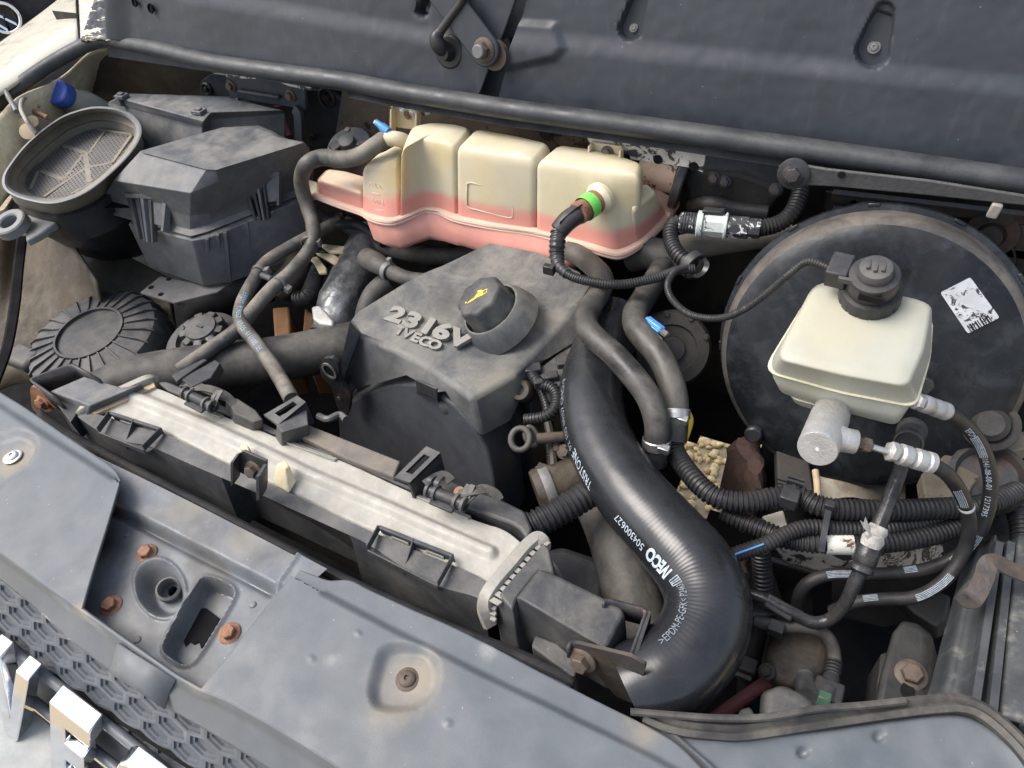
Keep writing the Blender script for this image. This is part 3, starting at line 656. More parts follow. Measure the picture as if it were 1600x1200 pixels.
# centre mount with rusty bolt, and cream foam block behind it
mm = thing('mounting_tab', 'upright black plastic mount with a rusty bolt halfway along the intercooler', 'mount', P(398, 765, -.02))
y_ = P(400, 765, ZS).y; mb = MB()
mb.prism([PY(375, 708, y_), PY(380, 705, y_), PY(416, 721, y_), PY(416, 758, y_), PY(374, 738, y_)], Vector((0, .003, 0)))
mb.prism([PY(371, 708, y_ - .0), PY(376, 706, y_), PY(376, 742, y_), PY(371, 746, y_ - .0)], Vector((0, -.012, -.002)))
mb.prism([PY(412, 724, y_), PY(418, 724, y_), PY(418, 762, y_), PY(412, 764, y_)], Vector((0, -.014, -.004)))
mb.build('upright', 'black', mm, bevel=.0007); bolt(PY(397, 733, y_ - .002), Vector((.1, -1, .35)), .0105, mm, 'oldbolt')
mb = MB(); mb.loft([pl(ZI + .022, (432, 724), (446, 718), (452, 728), (444, 732)), pl(ZI + .004, (426, 756), (442, 740), (464, 752), (452, 772))]); M['foam'] = mat('cream_foam', (.56, .48, .31), .8, dust=(.4, .32, .2), damt=.5, bump=.6, bscale=140); mb.build('foam_block', 'foam', mm, bevel=.0015); mb = MB(); mb.prism(pl(ZI + .02, (374, 700), (378, 690), (388, 696), (390, 706)), Z1 * -.012)
mb.build('foam_block', 'foam', mm, bevel=.0015)

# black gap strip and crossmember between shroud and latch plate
cm = MB(); sheet(cm, [(60, 640), (110, 676), (160, 704), (182, 716), (300, 777), (420, 840), (530, 898), (620, 940), (720, 985), (800, 1015), (900, 1060)], [(60, 660), (110, 690), (160, 714), (180, 726), (296, 790), (415, 852), (522, 908), (610, 950), (710, 998), (790, 1035), (890, 1080)], lambda u, v, s, t: P(u, v, -.036 - .004 * math.cos(t * 9)), 80, 14)
tag(cm.build('front_crossmember', 'black', solid=.004), 'black painted strip running along the front of the intercooler shroud', 'crossmember')
# ------------------------------------------------------------------ dark body behind everything: bulkhead, inner wings, chassis
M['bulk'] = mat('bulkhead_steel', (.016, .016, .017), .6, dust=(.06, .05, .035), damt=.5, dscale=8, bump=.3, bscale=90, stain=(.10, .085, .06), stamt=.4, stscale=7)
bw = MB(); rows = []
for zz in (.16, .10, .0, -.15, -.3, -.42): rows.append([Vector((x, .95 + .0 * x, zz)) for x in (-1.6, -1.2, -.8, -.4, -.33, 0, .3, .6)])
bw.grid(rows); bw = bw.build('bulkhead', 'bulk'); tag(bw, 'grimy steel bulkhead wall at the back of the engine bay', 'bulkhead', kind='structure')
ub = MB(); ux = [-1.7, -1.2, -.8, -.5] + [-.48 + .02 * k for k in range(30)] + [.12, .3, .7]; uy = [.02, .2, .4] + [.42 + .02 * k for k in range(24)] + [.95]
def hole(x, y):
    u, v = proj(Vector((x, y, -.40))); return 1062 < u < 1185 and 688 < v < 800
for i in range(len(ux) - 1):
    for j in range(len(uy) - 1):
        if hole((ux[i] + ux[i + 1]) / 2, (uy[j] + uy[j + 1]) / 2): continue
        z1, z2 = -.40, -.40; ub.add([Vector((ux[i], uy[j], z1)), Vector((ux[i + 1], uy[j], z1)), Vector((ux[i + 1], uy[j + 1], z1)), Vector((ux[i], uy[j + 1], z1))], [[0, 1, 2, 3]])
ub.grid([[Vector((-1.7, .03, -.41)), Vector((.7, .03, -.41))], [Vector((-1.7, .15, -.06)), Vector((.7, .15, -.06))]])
tag(ub.build('gap_shade_sheet', 'void'), 'black sheet added deep in the engine bay as the shade in its gaps', 'gap_shade_sheet', kind='structure')  # added black sheet, keeps the gaps between parts dark
iw = MB(); sheet(iw, [(-90, 230), (0, 178), (40, 152), (100, 113), (142, 88), (170, 80)], [(-90, 420), (0, 330), (60, 262), (118, 190), (165, 130), (200, 95)], lambda u, v, s, t: P(u, v, .125 - .1 * t), 30, 8, lambda u, v, s, t: .006 * math.sin(t * 7 + u * .05))
M['wing'] = mat('dirty_cream_inner_wing', (.62, .55, .39), .45, dust=(.24, .18, .1), damt=.8, dscale=9, bump=.2, bscale=160)
tag(iw.build('inner_wing', 'wing', solid=.003), 'dirty cream inner wing metal under the seal at the upper left', 'inner wing')
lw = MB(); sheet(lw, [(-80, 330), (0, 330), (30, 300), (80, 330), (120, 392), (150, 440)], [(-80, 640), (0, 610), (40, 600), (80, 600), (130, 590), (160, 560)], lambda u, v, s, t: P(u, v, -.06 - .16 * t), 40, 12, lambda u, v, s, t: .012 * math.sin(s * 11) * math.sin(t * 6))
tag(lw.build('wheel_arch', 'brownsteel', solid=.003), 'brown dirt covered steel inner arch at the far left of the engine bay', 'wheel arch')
# ------------------------------------------------------------------ bonnet underside
HQ = Vector((0, .84, .19)); HU = Vector((0, .25, .97)).normalized(); HN = X1.cross(HU)
def hp(u, v, d=0): return PN(u, v, HQ, HN) + HN * d
bo = thing('bonnet', 'raised bonnet seen from below, its dark grey moulded liner marked with dust and scratches', 'bonnet', hp(800, 150))
def slot(u, v, a, b, w):
    d, t = seg_d(u, v, a, b); w2 = w * (.62 + .38 * t); return -.026 * sstep(w2, w2 * .6, d) * sstep(-.25, .5, t)
def hBR(u, v, s, t):
    h = 0
    d = side(u, v, (870, 66), (1600, 134)); d2 = side(u, v, (870, 66), (1240, 104))
    h += .006 * sstep(-20, 20, d) - .004 * sstep(0, 150, d)
    h += slot(u, v, (1001, -14), (984, 46), 20) + slot(u, v, (1382, 18), (1363, 80), 29)
    q = poly_d(u, v, ((790, 60), (806, 34), (868, 38), (884, 74), (870, 90), (780, 110))); h += .006 * sstep(8, -8, q)
    return h + rough2(u, v, .01, .002) + rough2(u, v, .05, .0004)
def hBL(u, v, s, t):
    d = side(u, v, (400, 8), (700, 60)) if u < 1e9 else 0
    h = .006 * sstep(-18, 16, d) * sstep(230, 330, u) + .012 * sstep(215, 180, u)
    h += slot(u, v, (676, -24), (664, 16), 14)
    h += .004
    return h + rough2(u, v, .01, .002) + rough2(u, v, .05, .0004)
mb = MB(); SB = [(776, 178), (900, 196), (1020, 216), (1100, 226), (1300, 254), (1600, 296), (1700, 312)]
sheet(mb, [(829, -20), (900, -20), (1000, -20), (1200, -20), (1400, -20), (1600, -20), (1700, -20)], [(778, 160), (900, 196), (1020, 216), (1100, 226), (1300, 254), (1600, 296), (1700, 312)], lambda u, v, s, t: hp(u, v), 260, 90, hBR, smooth=(False, False), normal=HN)
mb.build('liner_panel', 'liner', bo)
mb = MB()
sheet(mb, [(178, -20), (300, -20), (450, -20), (600, -20), (800, -20), (817, -20)], [(181, 58), (256, 72), (439, 122), (602, 150), (735, 168), (751, 160)], lambda u, v, s, t: hp(u, v), 240, 80, hBL, smooth=(False, False), normal=HN)
o = mb.build('liner_panel', 'liner', bo, solid=.004)
mb = MB(); tp = [hp(u, -18, -.004) for u in (150, 500, 900, 1300, 1720)]; mb.grid([tp, [p + HU * .5 for p in tp]])
tp = [hp(u, v, -.012) for u, v in ((160, 90), (500, 140), (900, 200), (1300, 258), (1720, 318))]; mb.grid([tp, [hp(u, -18, -.012) for u in (150, 500, 900, 1300, 1720)]])
tp = [hp(u, -18, -.03) for u in (150, 500, 900, 1300, 1720)]; mb.grid([tp, [p + HU * .5 for p in tp]])
mb.build('outer_panel', 'liner', bo)
for (u, v, r) in ((985, 45, .0052), (1364, 76, .0066), (663, 15, .0046)): screw(hp(u, v, -.011), (HN + HU * .4), r, bo, 'greymetal', 'liner_screw')
for (u, v, r) in ((725, 120, .0085), (775, 3, .007), (449, 1, .006)):
    mb = MB(); mb.lathe(hp(u, v, .009 if u == 725 else .003), HN, [(r, 0), (r, .001), (r * .8, .0025), (r * .3, .0035)], 20); mb.build('rivet', 'liner', bo)
for (u, v, r) in ((246, 12, .008), (221, 3, .007)):
    mb = MB(); mb.lathe(hp(u, v, .013), HN, [(r, 0), (r * .9, .002), (r * .75, .002), (r * .7, -.003)], 20, sx=.8); mb.build('drain_hole', 'void', bo)
# bonnet strap, its bolt, and the washer wire with its grommet
st = thing('bonnet_strap', 'grey steel strap bolted to the middle of the bonnet liner with a large bronze nut', 'strap', hp(773, 90, .01))
mb = MB(); e0 = hp(712, -8, .022); e1 = hp(773, 74, .022); dx_ = (e1 - e0).normalized(); sx_ = HN.cross(dx_); wd = .0205
pol = [e0 - dx_ * .2 - sx_ * wd, e1 - sx_ * wd] + [e1 + (dx_ * math.sin(a) - sx_ * math.cos(a)) * wd for a in [R(k * 15) for k in range(1, 12)]] + [e1 + sx_ * wd, e0 - dx_ * .2 + sx_ * wd]
mb.prism(pol, HN * .006); mb.build('strap_plate', 'liner', st, bevel=.002)
mb = MB(); mb.lathe(hp(783, 84, .0), HN, [(.018, 0), (.018, .020)], 28); mb.build('rusty_washer', 'oldbolt', st)
bolt(e1 + HN * .0055, HN, .0155, st, 'oldbolt', 'nut'); mb = MB(); mb.lathe(e1 + HN * .008, HN, [(.0085, 0), (.0085, .014), (.007, .0155)], 18); mb.build('stud', 'greymetal', st)
mb = MB(); mb.loft([[hp(775, 66, .0105), hp(800, 58, .0105), hp(806, 76, .0105), hp(800, 100, .0105), hp(778, 106, .0105)], [hp(775, 66, -.006), hp(800, 58, -.006), hp(806, 76, -.006), hp(800, 100, -.006), hp(778, 106, -.006)]]); mb.build('liner_opening', 'void', st)
gw = thing('washer_hose', 'thin black hose running through a round grommet in the bonnet liner', 'hose', hp(710, 80, .01))
mb = MB(); mb.lathe(hp(710, 79, .010), HN, [(.0215, 0), (.0215, .004), (.019, .006), (.012, .006), (.010, .012), (.0085, .02)], 30); mb.build('grommet', 'rubber', gw)
mb = MB(); mb.tube([hp(710, 78, .012), hp(706, 68, .030), hp(703, 54, .032), hp(708, 44, .030), hp(720, 26, .028), hp(738, 2, .028), hp(752, -24, .03)], [.0105, .0105, .0095, .006, .0055, .0055, .0055], 14); mb.build('tube', 'rubber', gw)
mb = MB(); mb.tube([hp(703, 44, .020), hp(712, 22, .015), hp(726, 12, .012), hp(742, -20, .012)], .0022, 8); mb.build('wire', 'black', gw)

# ------------------------------------------------------------------ weather seal
sp = pz((-60, 200, .10), (0, 158, .12), (40, 127, .135), (88, 95, .15), (135, 70, .165), (169, 63, .17), (202, 68, .172), (256, 79, .172), (337, 98, .172), (439, 113, .172), (540, 127, .172), (602, 139, .172), (704, 156, .172), (805, 172, .172), (940, 190, .172), (1100, 212, .172), (1300, 240, .172), (1600, 284, .172), (1720, 302, .172))
we = thing('bonnet_seal', 'long black rubber weather seal with a ribbed lower lip running across under the bonnet', 'seal', sp[9])
mb = MB(); prof = [(.014 * math.cos(a) * 1.0, .0125 * math.sin(a)) for a in [R(k * 22.5) for k in range(16)]]
mb.sweep(sp, prof, k=10); mb.build('seal_bulb', 'seal', we)
mb = MB(); lp_ = [p + Vector((0, .004, -.006)) for p in sp[10:]]
pr = [(.0 + .0008 * (k % 2) - .000, -.003 - k * .00165) for k in range(17)]; pr = [(-.004 - .004 * (k / 16) + (.0009 if k % 2 else 0), -.003 - k * .0008) for k in range(17)]
pr = [(-a, b) for a, b in pr]
mb.sweep(lp_, pr + [(-.009, -.0165), (-.012, -.003)], k=8); mb.build('ribbed_lip', 'seal', we, ang=20)

# ------------------------------------------------------------------ wing and what is parked beyond it
fw_ = thing('front_wing', 'cream painted front wing panel beyond the seal at the top left', 'wing', P(60, 60, .1))
mb = MB(); sheet(mb, [(-60, 112), (0, 66), (45, 34), (92, -2), (120, -24)], [(-60, 200), (0, 150), (40, 122), (88, 88), (124, 66)], lambda u, v, s, t: P(u, v, .12 + .03 * math.sin(t * 2.4)), 30, 12)
mb.build('panel', 'cream', fw_, solid=.004)
mb = MB(); sheet(mb, [(122, -24), (140, -24), (165, -24)], [(126, 64), (150, 62), (180, 62)], lambda u, v, s, t: P(u, v, .165), 12, 12); mb.build('rear_panel', 'cream', fw_, solid=.004)
mb = MB(); mb.tube(pz((119, -20, .152), (121, 20, .154), (125, 62, .162)), .0025, 8); mb.build('panel_gap', 'void', fw_)
M['flaked'] = mat('flaked_paint_over_black', (.022, .022, .022), .5, chips=(.62, .56, .42), chamt=.54, chscale=26, bump=.3)
mb = MB(); sheet(mb, [(150, -10), (164, -20), (180, -20)], [(126, 62), (150, 60), (182, 62)], lambda u, v, s, t: P(u, v, .18), 16, 16, lambda u, v, s, t: rough2(u, v, .15, .004)); mb.build('hinge_cover', 'flaked', fw_, solid=.004)
pc = thing('parked_car', 'dark grille of a car parked behind the wing, with a round chrome badge', 'car', PD(10, 60, 3.1))
bx = (PD(40, 20, 3.0) - PD(0, 48, 3.0)).normalized(); bn = (CAM - PD(10, 30, 3)).normalized(); by = bn.cross(bx)
cx_ = PD(7, 28, 3.0)
mb = MB(); mb.box(cx_ - bn * .25, bx * 1.1, by * .9, bn * .15); mb.build('front_end', 'black', pc, bevel=.03)
for k in (-3, -2, -1, 1, 2, 3):
    mb = MB(); mb.box(cx_ - bn * .08 + by * (k * .066), bx * 1.0, by * .012, bn * .02); mb.build('grille_slat', 'greymetal' if k in (1, 2) else 'metal', pc, bevel=.004)
bd = MB(); bd.tube([cx_ + (bx * math.cos(a) + by * math.sin(a)) * .056 for a in [R(k * 15) for k in range(24)]], .0075, 10, closed=True, k=2)
for pts in (((-.030, .045), (0, -.0), (.030, .045)), ((-.048, .022), (-.022, -.046), (0, -.004), (.022, -.046), (.048, .022))):
    for a, b in zip(pts, pts[1:]): bd.bar(cx_ + bx * a[0] + by * a[1], cx_ + bx * b[0] + by * b[1], .009, .008, bn)
mb = MB(); mb.lathe(cx_ - bn * .01, bn, [(.056, 0), (.056, .004)], 32); mb.build('badge_disc', 'metal', pc)
tag(bd.build('round_badge', 'chrome', pc), kind='stuff')

# ------------------------------------------------------------------ bottle, latch hook
bt = thing('washer_bottle', 'pale bottle neck with a blue screw cap in the upper left corner', 'bottle', P(120, 170, .05))
c1 = P(88, 143, .105); c0 = P(140, 172, .045); ax = (c1 - c0).normalized(); rr = .0225
mb = MB(); mb.lathe(c0 - ax * .05, ax, [(.032, 0), (.030, .07), (.0205, .10), (.0195, (c1 - c0).length + .03)], 28); mb.build('neck', 'fluid', bt)
mb = MB(); L0 = (c1 - c0).length - .022
mb.lathe(c0, ax, [(rr, L0), (rr * 1.06, L0 + .004), (rr * 1.02, L0 + .018), (rr, L0 + .022), (rr * .9, L0 + .024), (rr * .5, L0 + .0245)], 40); mb.build('screw_cap', 'blue', bt)
hk = thing('latch_hook', 'pale curved wire hook and rusty latch hardware beside the blue capped bottle', 'hook', P(45, 180, .08))
mb = MB(); mb.tube(pz((56, 208, .10), (48, 198, .11), (40, 186, .12), (33, 170, .125), (35, 156, .125), (45, 151, .12), (52, 157, .11), (60, 168, .10)), .0036, 12); mb.build('wire_hook', 'crimp', hk)
mb = MB(); mb.tube(pz((48, 172, .10), (75, 184, .095)), .0045, 10, smooth=False); mb.build('pin', 'rust', hk)
for (u, v, r) in ((36, 196, .012), (44, 206, .013), (52, 190, .010)):
    mb = MB(); mb.lathe(P(u, v, .095), Vector((.5, -.6, .6)), [(r, 0), (r, .003), (r * .6, .004)], 20); mb.build('washer', 'tanbeam', hk)
mb = MB(); mb.tube(pz((-8, 118, .15), (8, 142, .14), (26, 174, .12)), .0045, 10, smooth=False); mb.build('rod', 'greymetal', hk)
rl = MB(); rl.lathe(P(10, 204, .075), Vector((.1, -.2, 1)), [(.026, 0), (.029, .012), (.024, .026), (.012, .032), (.003, .033)], 24)
M['goldfoam'] = mat('yellowed_buffer_rubber', (.52, .36, .14), .55, dust=(.7, .58, .33), damt=.7, dscale=40, bump=.5, bscale=120); tag(rl.build('rubber_buffer', 'goldfoam'), 'yellowed round buffer at the far left edge below the seal', 'buffer')
dl = MB(); dl.prism(pl(.06, (-40, 246), (30, 216), (44, 224), (30, 240), (-40, 300)), Z1 * -.02); tag(dl.build('wing_ledge', 'panel', bevel=.002), 'grey plastic ledge at the far left below the yellow buffer', 'ledge')

# ------------------------------------------------------------------ oval air intake with mesh
ai = thing('air_intake', 'oval dusty air intake mouth with a ribbed wire mesh inside', 'air intake', P(120, 280, -.1))
OV = [(4, 280), (11, 263), (37, 229), (66, 203), (97, 182), (127, 171), (150, 167), (178, 169), (202, 177), (217, 190), (221, 206), (215, 224), (197, 248), (169, 275), (141, 297), (112, 311), (81, 318), (52, 315), (22, 306), (7, 295)]
IN_ = [(39, 291), (47, 269), (66, 252), (97, 226), (122, 210), (159, 200), (203, 209), (207, 220), (178, 256), (141, 286), (112, 304), (75, 310), (49, 303)]
ZA = .088
def ovz(f, z): 
    cx, cy = 113, 243; return [(cx + (u - cx) * f, cy + (v - cy) * f, z) for u, v in OV]
def ring3(l): return catmull(pz(*l), 4, True)
mbk = MB(); mbk.loft([ring3(ovz(.93, ZA - .004)), ring3(ovz(.97, ZA + .003)), ring3(ovz(1.0, ZA + .002)), ring3(ovz(1.01, ZA - .005)), ring3(ovz(.985, ZA - .008)), ring3(ovz(.955, ZA - .008))], False, False); 
M['intakerim'] = mat('greyed_intake_rubber', (.17, .18, .185), .5, dust=(.3, .28, .24), damt=.5, dscale=12, bump=.15); mbk.build('rim', 'intakerim', ai)
def shr(l, f, dx, dy, z): 
    cx = sum(a for a, b in l) / len(l); cy = sum(b for a, b in l) / len(l); return [(cx + (a - cx) * f + dx, cy + (b - cy) * f + dy, z) for a, b in l]
inn = [(p.x, p.y) for p in catmull([Vector((a, b, 0)) for a, b in IN_], 8, True)]
ovc = [(p.x, p.y) for p in catmull([Vector((a, b, 0)) for a, b in OV], 8, True)]
def rs(l, n): q, _ = resample([Vector((a, b, 0)) for a, b in l + [l[0]]], 1e-9 + sum((Vector(a) - Vector(b)).length for a, b in zip(l, l[1:] + l[:1])) / n); return [(p.x, p.y) for p in q[:n]]
ovr = rs(ovc, 72); inr = rs(inn, 72)
k0 = min(range(72), key=lambda k: (inr[k][0] - ovr[0][0]) ** 2 + (inr[k][1] - ovr[0][1]) ** 2); inr = inr[k0:] + inr[:k0]
mb = MB(); blend = lambda t, z: [P(a[0] + (b[0] - a[0]) * t, a[1] + (b[1] - a[1]) * t, z) for a, b in zip(ovr, inr)]
mb.loft([blend(.12, ZA - .003), blend(.22, ZA - .010), blend(.26, ZA - .022), blend(.62, ZA - .030), blend(.66, ZA - .034), blend(1.0, ZA - .046), blend(1.08, ZA - .046)], False, False)
M['intakedust'] = mat('dust_caked_plastic', (.19, .175, .145), .8, dust=(.33, .28, .20), damt=.6, dscale=12, bump=.2); mb.build('inner_wall', 'intakedust', ai)
mb = MB(); us = [p[0] for p in inn]; vs_ = [p[1] for p in inn]; n = 84; rows = []; fs = []; vv_ = []
ud = Vector((.80, -.60)); vd = Vector((.60, .80)); c2 = Vector((123, 255))
for j in range(n + 1):
    for i in range(n + 1):
        q = c2 + ud * ((i / n - .5) * 230) + vd * ((j / n - .5) * 140); vv_.append(P(q.x, q.y, ZA - .048 + .006 * math.cos((i / n - .5) * 3)))
for j in range(n):
    for i in range(n):
        if i % 2 and j % 2: continue
        q = c2 + ud * (((i + .5) / n - .5) * 230) + vd * (((j + .5) / n - .5) * 140)
        if inpoly(q.x, q.y, inn): a = j * (n + 1) + i; fs.append([a, a + 1, a + n + 2, a + n + 1])
mb.add(vv_, fs); tag(mb.build('wire_mesh', 'mesh', ai, fix=False), kind='stuff')
mb = MB(); mb.grid([[P(u, v, ZA - .062) for u in (20, 120, 225)] for v in (190, 250, 325)]); mb.build('filter_floor', 'void', ai)
zr = ZA - .044
for (a, b, w_) in (((140, 240), (167, 202), 3), ((98, 228), (134, 240), 6), ((64, 268), (100, 282), 6), ((100, 282), (132, 240), 4), ((134, 240), (140, 286), 6), ((70, 308), (132, 265), 4), ((136, 263), (176, 255), 4), ((176, 255), (206, 212), 4), ((152, 202), (206, 211), 3), ((48, 296), (60, 268), 3), ((112, 304), (150, 284), 3)):
    mb = MB(); mb.bar(P(*a, zr), P(*b, zr), w_ * .0015, .004); mb.build('rib', 'intakedust', ai, bevel=.0006)
mb = MB(); mb.loft([ring3(ovz(.975, ZA - .006)), [p for p in ring3([(u + 4, v + 10, ZA - .03) for u, v, z in ovz(.96, 0)])], ring3([(u + 10, v + 22, ZA - .055) for u, v, z in ovz(.95, 0)]), ring3([(u + 14, v + 26, ZA - .058) for u, v, z in ovz(.88, 0)])], False, False)
mb.build('collar', 'intakedust', ai)
mb = MB(); mb.loft([ring3([(u + 12, v + 26, ZA - .05) for u, v, z in ovz(.93, 0)]), ring3([(u + 40, v + 60, ZA - .10) for u, v, z in ovz(.98, 0)]), ring3([(u * .8 + 100, v * .8 + 165, -.13) for u, v, z in ovz(.8, 0)]), ring3([(u * .6 + 150, v * .6 + 230, -.16) for u, v, z in ovz(.6, 0)])])
mb.build('duct', 'black', ai)
# round eyelet below the intake
ey = thing('duct_eyelet', 'grey plastic eyelet with a round hole below the oval air intake', 'eyelet', P(35, 370, .0))
mb = MB(); ec = P(24, 356, .03); mb.lathe(ec, Vector((.05, -.25, 1)), [(.0135, 0), (.026, 0), (.026, .014), (.024, .016), (.0155, .016), (.0135, .014), (.0135, 0)], 36, cap=False); mb.build('ring', 'intakerim', ey)
mb = MB(); mb.prism(pl(.026, (36, 338), (62, 330), (84, 336), (88, 348), (60, 366), (40, 376)), Z1 * -.012); mb.build('arm', 'intakerim', ey, bevel=.003)
sk_ = MB(); sk_.sweep(pz((34, 372, .0), (28, 420, -.01), (22, 480, -.03), (10, 545, -.05), (-10, 600, -.06)), [(-.008, -.002), (.006, -.002), (.007, .002), (.002, .005), (-.008, .002)]); tag(sk_.build('rubber_flap', 'void'), 'black rubber strip hanging down the far left from the eyelet', 'flap')
al_ = MB(); al_.prism(pl(-.15, (70, 402), (150, 372), (260, 430), (270, 500), (150, 500)), Z1 * -.02); M['mutedcream'] = mat('dirty_grey_cream_plastic', (.20, .185, .15), .55, dust=(.10, .085, .06), damt=.6, dscale=12); tag(al_.build('arch_liner', 'mutedcream', bevel=.004), 'dirty grey cream plastic liner showing above the ribbed round lid', 'liner')
# ------------------------------------------------------------------ battery box
bb_ = thing('battery_box', 'low grey plastic box with two lid catches behind the fuse box', 'battery box', P(300, 190, 0))
zb_ = .092
mb = MB(); mb.loft([pl(zb_, (184, 152), (204, 148), (358, 153), (440, 172), (330, 175), (318, 190)), pl(zb_ - .016, (168, 160), (204, 146), (360, 151), (446, 176), (330, 186), (316, 198)), pl(zb_ - .022, (168, 166), (204, 150), (360, 155), (446, 182), (330, 192), (316, 204)), pl(-.02, (200, 260), (204, 180), (360, 200), (446, 260), (330, 280), (310, 300))]); mb.build('lid', 'box', bb_, bevel=.002)
for (u, v) in ((190, 150), (311, 174)):
    mb = MB(); c = P(u, v, zb_ + .004); mb.box(c, X1 * .010 + Y1 * .001, Y1 * .008, Z1 * .003); mb.box(c + Vector((-.004, -.006, -.008)), X1 * .004, Y1 * .003, Z1 * .008); mb.box(c + Z1 * .004, X1 * .006, Y1 * .004, Z1 * .002); mb.build('catch', 'box', bb_, bevel=.0008)
# ------------------------------------------------------------------ fuse box
fb = thing('fuse_box', 'large dusty grey fuse box with a sloping lid and two ribbed side clips', 'fuse box', P(330, 350, -.09))
T_ = [(348, 199), (402, 198), (424, 207), (433, 214), (476, 222), (338, 265), (322, 264), (219, 237)]
C_ = [(322, 206), (404, 196), (428, 205), (438, 212), (484, 232), (342, 284), (298, 302), (177, 282)]
R1_ = [(280, 226), (404, 216), (428, 225), (440, 232), (486, 266), (328, 331), (297, 336), (164, 304)]
R2_ = [(283, 240), (404, 236), (428, 245), (440, 252), (484, 300), (323, 364), (297, 371), (165, 334)]
mb = MB(); ins = lambda l, f: [(330 + (u - 330) * f, 290 + (v - 290) * f) for u, v in l]
mb.loft([pl(.10, *ins(T_, .97)), pl(.098, *T_), pl(.078, *C_), pl(.036, *R1_), pl(.034, *ins(R1_, 1.03)), pl(.012, *ins([(a * .4 + b * .6, c * .4 + d * .6) for (a, c), (b, d) in zip(R1_, R2_)], 1.03)), pl(.008, *ins(R2_, .985)), pl(.0, *ins(R2_, .985)), pl(-.002, *ins(R2_, .96))])
mb.build('lid', 'box', fb, bevel=.0035, seg=3)
B1_ = [(290, 250), (404, 246), (428, 255), (440, 262), (476, 310), (322, 372), (300, 376), (200, 350)]
B2_ = [(300, 320), (404, 300), (428, 305), (450, 320), (488, 396), (360, 442), (318, 447), (233, 418)]
mb = MB(); mb.loft([pl(.004, *B1_), pl(-.085, *B2_)]); mb.build('base', 'box', fb, bevel=.002)
for a, b in (((330, 440), (324, 372)), ((350, 436), (340, 366)), ((360, 440), (352, 362)), ((395, 424), (385, 346)), ((420, 412), (412, 334)), ((436, 405), (428, 328))):
    mb = MB(); mb.bar(P(b[0], b[1], .004), P(a[0], a[1], -.085), .005, .006, Vector((.5, -.8, 0))); mb.build('rib', 'box', fb, bevel=.0008)
def clip(fn, name):
    """a clip: outer frame plus upright slats, fn(a, b, c) places it across a, down b, out c"""
    o = None
    for i, (x0, x1, y0, y1, c) in enumerate(((0, .10, .0, .95, .010), (.18, .27, .02, .98, .008), (.34, .42, .02, .98, .010), (.50, .58, .02, .98, .008), (.90, 1, .0, .72, .010))):
        mb = MB(); q = [fn(x0 + .14 * y0, y0, 0), fn(x1 + .14 * y0, y0, 0), fn(x1 * .8 + .2, y1, 0), fn(x0 * .8 + .2, y1, 0)]; q2 = [fn(x0 + .14 * y0, y0, c), fn(x1 + .14 * y0, y0, c), fn(x1 * .8 + .2, y1, c), fn(x0 * .8 + .2, y1, c)]
        mb.loft([q, q2])
        if o is None: o = mb.build(name, 'black', fb, bevel=.0008)
        else: mb.build('slat', 'black' if i % 2 else 'box', o, bevel=.0006)
    mb = MB(); mb.loft([[fn(-.02, .0, 0), fn(1.02, .0, 0), fn(1.0, .1, 0), fn(.0, .1, 0)], [fn(-.02, .0, .012), fn(1.02, .0, .012), fn(1.0, .1, .010), fn(.0, .1, .010)]]); mb.build('slat', 'box', o, bevel=.0006)
    mb = MB(); mb.loft([[fn(.55, .02, 0), fn(1.0, .02, 0), fn(.90, .62, 0), fn(.62, .62, 0)], [fn(.55, .02, .004), fn(1.0, .02, .009), fn(.90, .62, .009), fn(.62, .62, .004)]]); mb.build('slat', 'box', o, bevel=.0006)
    for x in (.28, .44, .62):
        mb = MB(); mb.loft([[fn(x, -.22, .001), fn(x + .24, -.28, .001), fn(x + .22, .05, .001), fn(x, .05, .001)], [fn(x, -.22, .004), fn(x + .24, -.28, .004), fn(x + .22, .05, .004), fn(x, .05, .004)]]); mb.build('slat', 'box', o, bevel=.0004)
def quadplace(tl, tr, br, bl, n):
    A, B, C, D = tl, tr, br, bl
    def fn(x, y, c): return (A.lerp(B, x)).lerp(D.lerp(C, x), y) + n * c
    return fn
clip(quadplace(P(206, 300, .050), P(270, 303, .054), P(263, 382, -.005), P(216, 374, -.005), Vector((-.25, -.9, .3)).normalized()), 'front_clip')
clip(quadplace(P(381, 279, .055), P(440, 266, .056), P(440, 338, -.005), P(392, 348, -.005), Vector((.35, -.85, .3)).normalized()), 'side_clip')
tb = thing('fuse_box_tray', 'dark steel support plate with small holes under the fuse box', 'tray', P(300, 455, -.12))
mb = MB(); mb.prism(pl(-.092, (219, 457), (250, 432), (330, 448), (362, 440), (340, 456), (272, 473)), Z1 * -.003); mb.build('plate', 'greymetal', tb)
for (u, v) in ((236, 449), (251, 460), (264, 436)):
    mb = MB(); mb.lathe(P(u, v, -.0915), Z1, [(.0045, 0), (.0045, .0006)], 14); mb.build('hole', 'void', tb)
mb = MB(); mb.loft([pl(-.095, (275, 473), (345, 455), (368, 440), (420, 420)), pl(-.16, (300, 520), (345, 500), (372, 490), (430, 470))], closed=False); mb.build('side_wall', 'dark', tb, solid=.003)
